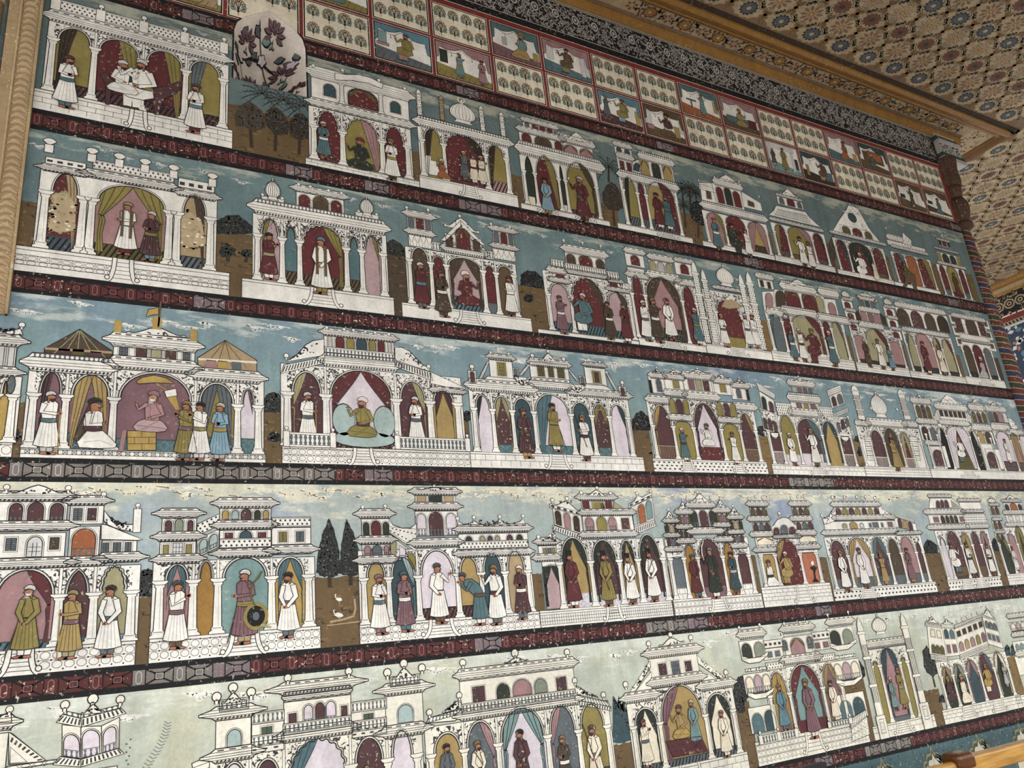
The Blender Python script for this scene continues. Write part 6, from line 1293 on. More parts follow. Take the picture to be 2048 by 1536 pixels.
p = Pav(2, 'painted_pavilion', 'white hall with a bowed balcony of twin olive-draped windows', o, (1480, 1035, 2190, 1130), 'the twin-drape balcony hall', .8)
p.plinth(1800, 985, 'steps')
p.arcade((1488, 930, 1606, 948, 1688, 960, 1950, 992, 2030, 1004, 2135, 1020), (1650, 705), (1750, 620), ('r slate L=teal a=.4', 'r maroon a=.6', 'r khaki R=maroon f=white:.1 a=.7', 'r maroon a=.5', 'r khaki R=slate a=.6'), .0075, .7)
p.corn(1440, 650, 1580, 600, .007); p.corn(1570, 640, 1830, 600, .009); p.corn(1870, 690, 2120, 660, .007)
f = p.storey(1590, 580, 1830, 440, ('r maroon .03 .46 0 .95 drape', 'r maroon .54 .97 0 .95 drape')); p.corn(1560, 430, 1810, 390, .009); p.ped(1580, 380, 1790, 395, 1690, 340)
f = p.wing((1395, 590, 1490, 590, 1480, 440, 1380, 440), ('r rose .25 .85 .1 .9',)); p.wing((1490, 590, 1590, 580, 1585, 430, 1480, 420), ('r umber .12 .9 .1 .95',)); p.wing((1830, 600, 1930, 640, 1910, 490, 1820, 440), ('r khaki .15 .85 .05 .9',)); p.wing((1930, 650, 2040, 660, 2005, 510, 1900, 500), ('r rose .3 .85 .05 .8',))
f = p.storey(1355, 405, 1465, 340, ('f dbrown .15 .35 .1 .75', 'f dbrown .62 .82 .05 .7')); p.corn(1340, 330, 1460, 300, .006); p.corn(1880, 480, 2010, 420, .006)
fig(p, 1672, 1035, 1620, 755, 1, 'f', 'maroon', 'teal', 'white', 'brown'); fig(p, 1752, 1045, 1690, 750, 1, 'p', 'white', 'white', 'maroon', 'brown'); fig(p, 1860, 1055, 1775, 745, -1, 'h', 'olive', 'maroon', '-', 'maroon'); fig(p, 2010, 1085, 1940, 768, -1, 'p', 'white', 'teal', 'white', 'brown')
o = (1568, 480)
hill(2, o, 520, 1010, 630, 1110, (540, 810), 'brown strip between the twin-drape balcony hall and the canopy-roof hall', tufts=False)
p = Pav(2, 'painted_pavilion', 'white hall with shield-marked turrets and a red-horned canopy on its roof', o, (628, 1112, 1082, 1168), 'the canopy-roof hall', .7)
p.plinth(850, 1072, 'steps')
p.arcade((640, 1045, 745, 1060, 945, 1088, 1048, 1100), (700, 855), (740, 745), ('r rose f=dbrown:.15 a=.25', 'r khaki R=maroon f=dbrown:.15 a=.9', 'r rose f=dbrown:.12 a=.2'), .0065, .6)
for x, y in ((490, 500), (850, 565)):
    for i in range(3): f = p.storey(x + 16 + i * 28, y + 90 + i * 95, x + 82 + i * 28, y + 15 + i * 95, ('m maroon .22 .75 .15 .75',)); p.corn(x + 12 + i * 28, y + 15 + i * 95, x + 82 + i * 28, y - 5 + i * 95, .004)
    p.dome(x + 40, y, 32, y - 70)
f = p.storey(660, 690, 810, 620, ('r rose .04 .30 0 .9', 'r mauve .37 .64 0 .95', 'r rose .7 .96 0 .9')); p.wing((600, 690, 660, 690, 650, 600, 590, 620), (), None, 'dbrown'); p.wing((810, 700, 880, 740, 860, 660, 800, 610), (), None, 'dbrown'); p.corn(650, 745, 830, 720, .006); p.corn(650, 610, 800, 590, .006)
f = p.storey(645, 560, 770, 520, ('r slate .04 .3 0 .9', 'r dteal .37 .63 0 .9', 'r slate .7 .96 0 .9')); p.corn(635, 510, 775, 495, .006); c = p.cv(14); c.poly([p.p(*a) for a in ((600, 465), (640, 495), (640, 510))], 'red'); c.poly([p.p(*a) for a in ((785, 490), (760, 520), (775, 530))], 'red'); c.build('red_horn', p.t); p.dome(700, 495, 55, 455)
fig(p, 735, 1088, 660, 838, 1, 'd', 'white', 'umber', '-', 'umber'); fig(p, 850, 1105, 795, 840, -1, 'r', 'maroon', 'white', '-', 'brown'); fig(p, 932, 1118, 878, 895, -1, 'f', 'wine', 'blue', 'slate', 'brown')
hill(2, o, 1005, 1090, 1095, 1165, (1030, 895), 'brown strip between the canopy-roof hall and the four-arch loggia', tufts=False)
p = Pav(2, 'painted_pavilion', 'white two-tier loggia with four arches above and below', o, (1085, 1168, 1560, 1222), 'the four-arch loggia', .7)
p.plinth(1300, 1142, 'steps')
p.arcade((1102, 1105, 1182, 1115, 1335, 1140, 1412, 1152, 1508, 1165), (1125, 895), (1140, 790), ('r khaki L=slate f=dgreen:.18 a=.8', 'r rose f=dgreen:.2 a=.95', 'r tan R=umber f=dgreen:.15 a=.8', 'r khaki R=maroon f=dgreen:.15 a=.8'), .0065, .6)
p.corn(1020, 780, 1390, 800, .008); f = p.storey(985, 720, 1385, 650, ('r umber .0 .22 0 .95', 'r wine .26 .47 0 .95', 'r umber .52 .72 0 .95', 'r dbrown .77 .98 0 .95')); p.corn(960, 575, 1355, 600, .008)
fig(p, 1245, 1150, 1185, 860, -1, 'd', 'brown', 'maroon', '-', 'white'); fig(p, 1375, 1160, 1300, 888, -1, 'd', 'tan', 'cream', '-', 'teal')
hill(2, o, 1480, 1160, 1565, 1220, (1490, 985), 'dark strip between the four-arch loggia and the shuttered corner house', tufts=False); hill(2, o, 1840, 1200, 1905, 1262, (1830, 1010), 'dark ground between the shuttered corner house and the striped colonnette', 'umber', tufts=False)
p = Pav(2, 'painted_pavilion', 'white house with plum shutters and rows of tiny square side windows, last of its row', o, (1562, 1222, 1898, 1262), 'the shuttered corner house', .65)
p.plinth(1700, 1180, None, ((1720, 1200, 40),))
p.arcade((1585, 1150, 1668, 1165, 1762, 1180, 1838, 1192), (1610, 955), (1640, 885), ('r umber f=dgreen:.2:stripe a=.6', 'r maroon f=dgreen:.12:stripe a=.8', 'r slate f=dgreen:.15:stripe a=.6'), .0065, False)
p.corn(1520, 865, 1745, 880, .006); f = p.storey(1500, 845, 1725, 760, (), pat='scal'); f = p.storey(1475, 790, 1700, 680, ('f wine .04 .24 .05 .9 shut', 'r umber .36 .68 .02 .98', 'f wine .76 .95 .05 .9 shut')); p.corn(1440, 660, 1700, 670, .008)
for i in range(3): f = p.storey(1425 + i * 28, 715 + i * 95, 1455 + i * 28, 645 + i * 95, ('f brown .3 .75 .3 .8',)); f = p.storey(1700 + i * 28, 755 + i * 95, 1735 + i * 28, 690 + i * 95, ('f brown .3 .75 .3 .8',))
fig(p, 1715, 1180, 1640, 985, -1, 'k', 'white', 'grey')
# ------------------------------------------------------------------ third row
o = (0, 580)
p = Pav(3, 'painted_pavilion', 'edge of a white balconied house with a curved parapet, cut off by the picture', o, (-110, 1440, 97, 1440), 'the cut-off balconied house', 1.1)
p.plinth(0, 1302, 'oct'); p.storey(-110, 1300, 60, 880, ()); p.arcade((-80, 1300, 68, 1300), (70, 890), (70, 735), ('r gold a=.7',), .010); p.corn(-110, 735, 130, 660, .012); p.storey(-110, 660, 150, 465, ('f lgrey .3 .55 0 1', 'f lgrey .7 .92 0 1')); p.corn(-110, 470, 165, 385, .012); p.shape((-110, 330, -40, 325, 50, 355, 120, 345, 175, 330, 195, 385, -110, 390), name='curved_parapet', l=9, pat='x'); p.fins((186, 320), .006)
c = p.cv(12); a, b = p.p(95, 810); c.oval(a, b, .0045, .012, 'line', 0, 10); c.oval(a, b, .0036, .0105, 'slate', 1, 10); c.build('niche_panel', p.t)
hill(3, o, 92, 1440, 220, 1430, (160, 960), 'brown painted ground with a cave between the cut-off house and the flag palace'); tree(3, o, (85, 1250, 110, 1180, 160, 1185, 185, 1260, 150, 1290, 100, 1290), 'dark bush low in the brown ground beside the flag palace', mat='black')
p = Pav(3, 'painted_pavilion', 'white palace with a yellow flag, two dark tent roofs and a crowded throne hall', o, (165, 1432, 2268, 1472), 'the flag palace', 1.15)
p.plinth(1200, 1375, None); c = p.cv(3); f = RF(p.x0, p.vb + (p.vt - p.vb) * .42, p.x1, p.vb + (p.vt - p.vb) * .86)
for i in range(58):
    q = f.sub(i / 58, 0, (i + 1) / 58, 1); c.line([q(0, 0), q(0, 1)], .0006, 'ink')
    if i % 2: c.line([q(0, 0), q(1, 1)], .0006, 'ink'); c.line([q(0, 1), q(1, 0)], .0006, 'ink')
c.line([f(0, 0), f(1, 0)], .0007, 'ink'); c.build('fretwork', p.t)
p.shape((380, 500, 680, 335, 955, 520, 955, 605, 375, 580), 'umber', 'tent_roof', 1); p.shape((1685, 580, 1920, 430, 2190, 600, 2190, 700, 1690, 660), 'tan', 'tent_roof', 1)
for ax, ay, xs, y1, edge, lc, ec, doors in ((680, 340, (420, 530, 660, 800, 900), 580, ((385, 500), (955, 535)), 'khaki', 'tan', ((545, 555, 'wine'), (665, 560, 'dolive'), (815, 580, 'wine'))), (1920, 435, (1740, 1850, 1980, 2100), 660, ((1690, 590), (2190, 620)), 'brown', 'cream', ((1800, 650, 'rose'), (1900, 655, 'gold'), (2020, 665, 'slate')))):
    c = p.cv(4); c.line([p.p(*edge[0]), p.p(*edge[1])], .003, ec, 1)
    for x in xs: c.line([p.p(ax, ay), p.p(x, y1)], .0008, lc)
    for x, y, m in doors: a, b = p.p(x, y); c.rect(a - .006, b - .006, a + .006, b + .008, m, 1)
    c.build('tent_trim', p.t)
p.arcade((245, 1340, 528, 1345, 945, 1352, 1652, 1368, 2022, 1378, 2200, 1382), (940, 915), (940, 672), ('r mauve l=wine f=floorb:.3:tiles a=.72', 'r mauve V=ochre f=floorb:.3:tiles a=.72', 'r mauve f=teal:.22:tiles a=.93', 'r olive V=slate f=teal:.3:tiles a=.7', 'r lilac R=mauve f=teal:.3:tiles a=.55'), .0105)
p.corn(262, 690, 945, 585, .012); p.corn(965, 672, 1655, 610, .013); p.corn(1665, 770, 2205, 700, .013)
f = p.storey(962, 590, 1665, 490, ('f slate .07 .17 .25 .75 grid', 'r wine .27 .40 .0 .85 drape', 'r khaki .45 .58 0 .85', 'r wine .63 .76 0 .85 drape', 'f slate .85 .94 .25 .75 grid')); p.corn(962, 480, 1665, 420, .012, 'scal')
p.ped(1075, 370, 1590, 405, 1335, 320, 12, .004, False)
c = p.cv(18)
for x, y in ((1003, 340), (1650, 415)): a, b = p.p(x, y); c.rect(a - .004, b - .004, a + .004, b + .004, 'gold'); c.oval(a, b + .007, .0045, .006, 'gold', 1)
c.build('golden_finial', p.t); a, b = p.p(1335, 320); c = p.cv(18); c.rect(a - .005, b - .003, a + .005, b + .002, 'gold'); c.oval(a, b + .008, .006, .007, 'gold', 1); c.line([(a + .002, b), (a + .0035, b + .036)], .0022, 'brown', 1); c.build('golden_finial', p.t)
c = p.cv(19); q = [p.p(*w) for w in ((1268, 168), (1310, 162), (1350, 150), (1352, 212), (1300, 215), (1245, 232))]; c.poly(q, 'gold'); c.line(q, .0009, 'line', 1, True); c.build('flag', p.t)
c = p.cv(25); q = [p.p(*w) for w in ((1085, 1205), (1330, 1205), (1330, 1370), (1085, 1370))]; c.poly(q, 'gold'); c.line(q, .001, 'line', 1, True); pattern(c, Fr([q[3], q[2], q[1], q[0]]), 'brick', 1, 1.3); q = [p.p(*w) for w in ((1010, 1380), (1050, 1380), (1080, 1200), (1045, 1200))]; c.poly(q, 'rose'); c.build('painted_throne', p.t)
c = p.cv(25); q = [p.p(*w) for w in ((1160, 785), (1210, 750), (1310, 730), (1420, 755), (1480, 800), (1320, 795), (1180, 805))]; c.poly(q, 'gold'); c.line(q, .001, 'line', 1, True); c.line([p.p(1330, 800), p.p(1420, 860)], .0012, 'gold', 1); c.build('parasol', p.t)
c = p.cv(25); q = [p.p(*w) for w in ((1400, 865), (1500, 845), (1510, 905), (1420, 920))]; c.poly(q, 'white'); q2 = [p.p(*w) for w in ((1425, 920), (1500, 905), (1530, 1020), (1500, 1030))]; c.poly(q2, 'gold'); c.line(q, .0009, 'line', 1, True); c.build('fly_whisk', p.t)
fig(p, 395, 1405, 420, 848, 1, 's', 'white', 'white', 'teal', 'grey', extra='', prop='staff'); fig(p, 790, 1350, 790, 898, 1, 'k', 'dgreen', 'white', 'wine', beard='m', prop='shawl'); fig(p, 1290, 1215, 1320, 838, -1, 'c', 'rose', 'rose', '-', 'pink', 'g', extra='flaking'); fig(p, 1570, 1455, 1580, 932, -1, 'p', 'gold', 'olive', 'mauve', 'slate', 'm'); fig(p, 1690, 1455, 1680, 942, -1, 'p', 'dbrown', 'white', 'olive', 'lilac', 'm'); fig(p, 1865, 1462, 1880, 950, -1, 'f', 'cream', 'sky', 'gold', 'grey', 'm')
o = (400, 580)
hill(3, o, 518, 1470, 712, 1485, (620, 1040), 'brown painted ground between the flag palace and the scroll-winged pavilion'); tree(3, o, (522, 1040, 530, 960, 570, 890, 630, 868, 680, 890, 715, 970, 715, 1050), 'dark domed tree rising between the flag palace and the scroll-winged pavilion'); tree(3, o, (575, 1280, 585, 1230, 630, 1205, 680, 1230, 695, 1290, 630, 1300), 'small dark bush below the domed tree', mat='black')
p = Pav(3, 'painted_pavilion', 'white pavilion with scroll-filled wing gables and a six-window roof gallery', o, (700, 1482, 2312, 1502), 'the scroll-winged pavilion', 1.1)
p.plinth(1200, 1345, 'circ', ((1390, 1350, 85),))
p.arcade((748, 1330, 1082, 1335, 1695, 1352, 1985, 1360, 2225, 1364), (1070, 890), (1070, 655), ('r wine L=khaki a=.72', 'r lilac B=maroon f=wine:.25:stripe a=.94', 'r wine R=khaki a=.68', 'r ochre B=wine a=.42'), .0125)
p.wing((690, 715, 1062, 625, 1062, 575, 715, 640), (), 'dent', l=9); p.wing((1662, 655, 1985, 775, 1965, 700, 1662, 600), (), 'dent', l=9); p.shape((1965, 700, 2265, 838, 2250, 860, 1965, 800), name='lean_to_roof', l=9); p.corn(1985, 880, 2240, 840, .008)
p.shape((735, 612, 770, 590, 800, 575, 850, 530, 900, 470, 960, 435, 1058, 420, 1058, 560), name='scroll_gable', l=7, pat='x'); p.shape((1662, 490, 1720, 490, 1790, 525, 1850, 590, 1900, 640, 1950, 665, 1955, 700, 1662, 610), name='scroll_gable', l=7, pat='x')
p.corn(1068, 655, 1660, 585, .012); p.parapet(1062, 572, 1655, 540, 'bal'); f = p.storey(1060, 525, 1650, 420, ('f grey .05 .11 .25 .8', 'r maroon .16 .28 .02 .85', 'r olive .31 .42 .02 .85', 'r dteal .45 .60 0 .9', 'r olive .63 .73 .02 .85', 'r maroon .76 .86 .02 .85', 'f grey .91 .96 .25 .8')); p.corn(1060, 390, 1650, 385, .009); p.fins((1080, 335, 1228, 350, 1308, 358, 1410, 370, 1492, 378, 1610, 392), .0045); p.fins((735, 580, 1950, 670), .006)
p.balus(735, 1325, 1130, 1240, 2, 44); p.balus(1682, 1350, 2275, 1285, 2, 44)
c = p.cv(24); a, b = p.p(1400, 1275)
for dx, dy, rx, ry in ((0, 0, .046, .012), (-.028, .026, .016, .024), (.030, .026, .016, .024)): c.oval(a + dx, b + dy, rx, ry, 'line', 0, 16); c.oval(a + dx, b + dy, rx * .96, ry * .93, 'mint', 1, 16)
c.build('cushion', p.t)
fig(p, 925, 1335, 905, 858, 1, 's', 'white', 'white', 'slate', 'white', prop='staff'); fig(p, 1390, 1262, 1412, 892, -1, 'c', 'white', 'olive', 'wine', 'olive'); fig(p, 1850, 1345, 1830, 898, -1, 'f', 'white', 'white', 'slate', 'white')
o = (800, 680)
hill(3, o, 520, 1050, 618, 1080, (570, 665), 'brown strip between the scroll-winged pavilion and the seven-arch palace'); tree(3, o, (525, 670, 535, 620, 570, 600, 605, 610, 615, 680, 570, 700), 'dark bush between the scroll-winged pavilion and the seven-arch palace', mat='black')
p = Pav(3, 'painted_pavilion', 'long white seven-arched palace with three square roof turrets and sloping braces', o, (605, 1080, 2092, 1117), 'the seven-arch palace', 1)
p.plinth(1200, 972, 'brick', ((1345, 985, 75),))
p.arcade((658, 948, 820, 955, 990, 962, 1178, 970, 1500, 985, 1680, 992, 1832, 998, 1992, 1005), (960, 598), (960, 422), ('r lilac L=dgreen a=.58', 'r wine B=khaki f=teal:.18:tiles a=.58', 'r dteal f=wine:.2 a=.55', 'r lilac l=teal f=teal:.2:tiles a=.86', 'r dteal f=wine:.2 a=.55', 'r wine B=olive f=teal:.2:tiles a=.55', 'r lilac R=dteal a=.58'), .0085)
p.corn(600, 432, 1125, 370, .011); p.corn(1135, 415, 1440, 345, .009); p.corn(1452, 475, 1940, 445, .011)
p.shape((690, 365, 745, 310, 945, 310, 1040, 395), name='stepped_base', l=7, pat=None); p.shape((1450, 425, 1590, 372, 1740, 385, 1850, 460), name='stepped_base', l=7)
f = p.storey(770, 315, 950, 170, ('f olive .33 .70 .1 .8', 'f wine .42 .62 .17 .73 grid'), l=9); p.corn(765, 170, 950, 130, .008); p.fins((772, 118, 925, 130), .0042)
f = p.storey(1118, 345, 1428, 215, ('f dolive .19 .36 .25 .78 grid', 'f dolive .46 .60 .25 .78 grid', 'f dolive .70 .88 .25 .78 grid'), l=9); p.corn(1118, 222, 1425, 180, .008); p.ped(1185, 182, 1350, 190, 1262, 115, 12, .0055); p.fins((1128, 150, 1395, 180), .0062)
f = p.storey(1588, 380, 1742, 235, ('f olive .35 .75 .1 .75', 'f wine .45 .65 .17 .68 grid'), l=9); p.corn(1580, 232, 1735, 210, .008); p.fins((1580, 185, 1702, 200), .0042)
for q in ((655, 355, 690, 360, 765, 180, 740, 190), (1010, 300, 1045, 305, 1110, 215, 1085, 210), (1500, 350, 1535, 360, 1450, 255, 1430, 255), (1840, 450, 1875, 465, 1765, 265, 1745, 270)): p.wing(q, (), 'bal', l=6, name='brace')
for x0, y0, x1, y1 in ((585, 365, 645, 265), (1872, 475, 1922, 400)): f = p.storey(x0, y0, x1, y1, ('r wine .25 .75 .05 .9',), l=10, name='kiosk'); p.fins(((x0 + x1) / 2 + (x0 - x1) * .05, y1 - 18), .007)
for x, y in ((985, 260), (1555, 330)): f = p.storey(x - 22, y + 45, x + 20, y - 20, ('r slate .2 .8 .05 .9',), l=10, name='kiosk')
for x, y in ((1045, 335), (1515, 400)): p.shape((x - 70, y - 20, x + 70, y - 10, x + 45, y + 30, x, y + 50, x - 45, y + 25), name='balcony_bowl', l=12, pat='x')
fig(p, 1090, 1012, 1050, 570, 1, 'd', 'maroon', 'wine', 'ochre', 'gold'); fig(p, 1340, 955, 1295, 528, 1, 's', 'wine', 'olive', '-', 'white', prop='cane'); fig(p, 1595, 1035, 1572, 628, -1, 's', 'ochre', 'white', 'wine', 'wine', prop='musket')
o = (1200, 680)
hill(3, o, 265, 1110, 475, 1125, (380, 765), 'tufted brown ground between the seven-arch palace and the gold-curtain house'); tree(3, o, (270, 770, 265, 690, 310, 620, 350, 600, 410, 650, 440, 740, 435, 775), 'dark cauliflower tree between the seven-arch palace and the gold-curtain house', mat='black')
p = Pav(3, 'painted_pavilion', 'white house with golden side curtains and a stepped row of five roof turrets', o, (465, 1128, 1440, 1147), 'the gold-curtain house', .9)
p.plinth(800, 1022, 'holes', ((745, 1030, 42), (1185, 1045, 36)))
p.arcade((492, 1008, 668, 1016, 842, 1024, 1082, 1032, 1245, 1040, 1378, 1044), (622, 735), (700, 500), ('r wine L=gold a=.68 rail=tan', 'r olive a=.2', 'r lilac B=wine f=maroon:.4 a=.88', 'r olive a=.2', 'r wine R=gold a=.62 rail=tan'), .0080)
f = p.storey(600, 625, 745, 505, ('r olive .03 .3 0 .95', 'r wine .36 .66 0 .95', 'r olive .72 .97 0 .95'), l=8); f = p.storey(1000, 645, 1150, 540, ('r olive .03 .3 0 .95', 'r wine .36 .66 0 .95', 'r olive .72 .97 0 .95'), l=8); p.corn(585, 690, 770, 640, .006, l=12); p.corn(1020, 710, 1190, 665, .006, l=12)
p.corn(415, 540, 590, 480, .009); p.corn(735, 510, 990, 450, .009); p.corn(1150, 600, 1310, 540, .009)
for x0, y0, x1, y1, w in ((430, 450, 545, 320, ('r slate .45 .75 .1 .85 grid', 'f black .0 .14 0 .75')), (555, 425, 705, 330, ('f olive .45 .75 .2 .85',)), (715, 425, 955, 325, ('r mauve .18 .36 .05 .95', 'r khaki .42 .60 .05 1', 'r wine .66 .84 .05 .95')), (965, 460, 1115, 365, ('f olive .40 .68 .2 .85',)), (1130, 505, 1255, 405, ('r slate .3 .55 .1 .85 grid', 'f black .86 1 0 .8'))):
    f = p.storey(x0, y0, x1, y1, w); p.corn(x0, y1 + 6, x1, y1 - 40, .006); p.ped(x0 + 15, y1 - 38, x1 - 20, y1 - 32, (x0 + x1) / 2 - 8, y1 - 72)
p.corn(560, 480, 720, 430, .006)
fig(p, 738, 1038, 695, 742, 1, 'p', 'white', 'teal', 'wine', 'white'); fig(p, 930, 905, 902, 700, -1, 'c', 'slate', 'white'); fig(p, 1168, 1062, 1122, 778, -1, 'p', 'slate', 'white', '-', 'white')
hill(3, o, 1345, 1050, 1495, 1150, (1400, 825), 'ochre ground with palms between the gold-curtain and slanted-tower houses', 'hill2'); tree(3, o, (1340, 800, 1345, 740, 1380, 730, 1415, 760, 1430, 820, 1385, 825), 'grey-black bush between the gold-curtain and slanted-tower houses', mat='black')
o = (1568, 700)
p = Pav(3, 'painted_pavilion', 'white house with tall slanted side towers and a lattice balcony', o, (-88, 1065, 703, 1070), 'the slanted-tower house', .8)
p.plinth(300, 985, 'brick', ((290, 1000, 45),))
p.arcade((-78, 978, 22, 980, 165, 982, 382, 985, 525, 986, 622, 986), (130, 712), (140, 545), ('r wine a=-.35 rail=white', 'r olive f=lilac:.3 a=.85', 'r wine R=teal f=lilac:.35 a=.75', 'r ochre B=dteal a=.7', 'r wine R=slate a=-.3 rail=white'), .0070)
p.wing((-190, 520, -70, 560, -90, 430, -215, 350), ('r dgreen .1 .4 .15 .8', 'r wine .6 .9 .1 .75')); p.wing((-175, 680, -40, 725, -62, 600, -195, 555), ('r umber .05 .28 .1 .85', 'r wine .37 .62 .1 .9', 'r umber .7 .92 .1 .85')); p.wing((-215, 345, -80, 420, -75, 380, -240, 275), (), 'rows'); p.wing((-205, 530, -60, 580, -60, 545, -215, 490), (), 'dent'); p.wing((-170, 730, -20, 780, -20, 740, -180, 690), (), 'dent')
p.wing((410, 500, 520, 460, 490, 350, 382, 395), ('r wine .12 .4 .1 .85', 'r slate .55 .9 .1 .85')); p.wing((455, 720, 570, 650, 548, 560, 430, 610), ('r slate .05 .28 .1 .85', 'r wine .37 .62 .1 .9', 'r slate .7 .92 .1 .85')); p.wing((375, 395, 490, 350, 480, 300, 365, 345), (), 'rows'); p.wing((400, 590, 550, 530, 545, 495, 400, 550), (), 'dent'); p.wing((460, 790, 600, 720, 590, 680, 460, 750), (), 'dent')
p.parapet(-55, 555, 55, 460, 'lat'); p.parapet(290, 560, 405, 490, 'lat'); f = p.storey(65, 505, 285, 440, ('f mauve .2 .38 .05 .8', 'f olive .46 .62 .05 .8', 'f mauve .70 .88 .05 .8')); p.corn(55, 565, 300, 510, .007); p.corn(50, 445, 285, 380, .007); f = p.storey(75, 385, 235, 310, ('r mint .03 .22 .05 .85', 'r mauve .28 .47 .05 .85', 'r slate .53 .72 .05 .85', 'r slate .78 .97 .05 .85')); p.corn(45, 310, 240, 265, .006); p.ped(70, 265, 205, 270, 120, 235)
fig(p, 95, 990, 65, 700, 1, 'd', 'white', 'white', 'dgreen', 'brown'); fig(p, 285, 1000, 240, 662, -1, 'r', 'khaki', 'white', '-', 'dolive', extra='with a stick', prop='cane')
hill(3, o, 590, 1000, 720, 1070, (655, 765), 'ochre ground between the slanted-tower house and the onion-dome shrine', 'hill2'); tree(3, o, (595, 780, 605, 735, 650, 725, 675, 755, 660, 790), 'dark bush beside the onion-dome shrine', mat='black'); tree(3, o, (620, 870, 640, 820, 680, 870, 680, 910, 640, 910), 'black pointed bush beside the onion-dome shrine', mat='black')
p = Pav(3, 'painted_pavilion', 'white shrine with striped onion dome, two twisted minarets and stacked side pillars', o, (700, 1078, 1265, 1088), 'the onion-dome shrine', .75)
p.plinth(950, 1000, 'steps')
p.arcade((705, 990, 790, 992, 905, 996, 1045, 1000, 1135, 1003, 1225, 1006), (862, 790), (880, 655), ('-', 'r wine rail=white a=.7', 'r ochre V=umber a=.9', 'r maroon V=khaki rail=white a=.7', '-'), .0065, .6)
for x0, x1 in ((690, 745), (1075, 1130)):
    for i in range(5): p.storey(x0 + i * 6, 780 - i * 0 + i * 40, x1 + i * 6, 745 + i * 40, (), pat='rows', l=9)
p.corn(620, 650, 720, 600, .006); p.corn(720, 650, 1025, 600, .009); p.corn(1020, 660, 1120, 610, .006); p.dome(830, 575, 66, 370, neck=True); p.fins((740, 510, 965, 520), .006); p.minaret(665, 600, 595, 300, 28, pat='dent'); p.minaret(1055, 595, 985, 335, 26, pat='dent')
fig(p, 975, 1035, 900, 738, -1, 'p', 'umber', 'ochre', '-', 'brown', '-', extra='woman')
hill(3, o, 1155, 1000, 1262, 1085, (1180, 800), 'ochre ground between the onion-dome shrine and the black-doorway mansion', 'hill2', tufts=False)
p = Pav(3, 'painted_pavilion', 'white mansion with two tall black doorways, six attic windows and stair gables', o, (1262, 1087, 1885, 1098), 'the black-doorway mansion', .7)
p.plinth(1500, 1020, None, ((1575, 1030, 50),))
p.arcade((1285, 1008, 1382, 1012, 1462, 1015, 1662, 1020, 1735, 1022, 1838, 1024), (1395, 725), (1410, 635), ('-', 'r black L=lgrey a=.6', 'r wine V=lilac f=dolive:.38 a=.85', 'r black R=lgrey a=.5', '-'), .0065, .6)
for x0, y0, x1, y1, ws in ((1290, 1000, 1370, 820, ('r wine .05 .75 .05 .8',)), (1760, 1015, 1830, 850, ('r wine .0 .7 .05 .85',))): f = p.storey(x0, y0, x1, y1, ws, l=9)
f = p.storey(1180, 770, 1300, 650, ('r dbrown .1 .42 .05 .9', 'r slate .55 .88 .05 .9')); p.corn(1220, 820, 1325, 775, .006); p.corn(1140, 630, 1290, 590, .006); f = p.storey(1130, 580, 1245, 470, ('r dolive .1 .34 .05 .9', 'r wine .4 .62 .05 .95', 'r dolive .68 .92 .05 .9')); p.corn(1095, 460, 1230, 410, .006); p.ped(1115, 410, 1200, 415, 1145, 380)
f = p.storey(1660, 800, 1770, 690, ('r ochre .05 .42 .05 .9', 'r umber .5 .88 .05 .9')); p.corn(1620, 690, 1750, 640, .006); f = p.storey(1610, 615, 1715, 530, ('r dolive .05 .3 .0 .95', 'r wine .38 .62 .0 .95', 'r dolive .7 .95 .0 .95')); p.corn(1590, 520, 1695, 460, .006); p.ped(1590, 455, 1680, 465, 1640, 420)
f = p.storey(1330, 595, 1540, 510, ('f dbrown .05 .16 .3 .8', 'f dbrown .22 .33 .3 .8', 'f dbrown .38 .49 .3 .8', 'f dbrown .54 .65 .3 .8', 'f dbrown .70 .81 .3 .8', 'f dbrown .86 .96 .3 .8')); p.corn(1340, 640, 1560, 605, .008); p.corn(1300, 510, 1540, 470, .007); p.shape((1320, 480, 1350, 420, 1385, 380, 1440, 410, 1500, 475, 1530, 505), name='stepped_gable', l=7, pat='x'); p.wing((1270, 590, 1330, 620, 1335, 500, 1300, 500), (), 'lat'); p.wing((1545, 600, 1610, 630, 1590, 560, 1540, 520), (), 'lat')
fig(p, 1535, 960, 1490, 745, -1, 'h', 'gold', 'white', '-', 'teal', '-')
p = Pav(3, 'painted_pavilion', 'white pavilion with lilac and rose arches under four small roof windows, at the row end', o, (1885, 1098, 2120, 1100), 'the row-end lilac pavilion', .7)
p.plinth(1950, 1035, None); p.arcade((1888, 1026, 2010, 1030, 2085, 1032, 2150, 1034), (1818, 760), (1840, 680), ('r lilac f=wine:.3:tiles a=.8', 'r rose V=ochre f=wine:.28:tiles a=.7', 'r lilac a=.6'), .006, .6); p.corn(1785, 690, 1900, 625, .006); p.corn(1910, 730, 2020, 680, .006); f = p.storey(1755, 610, 1890, 530, ('r slate .03 .24 0 .95', 'r wine .28 .48 0 .95', 'r rose .53 .73 0 .95', 'r lgrey .78 .98 0 .95')); p.corn(1715, 525, 1875, 485, .006); p.ped(1740, 490, 1845, 500, 1790, 450); p.shape((1900, 580, 1940, 590, 1980, 640, 2010, 690, 1940, 670), name='curled_wing', l=7, pat='x')
fig(p, 1935, 970, 1870, 752, 1, 'd', 'brown', 'white', 'tan', 'white')
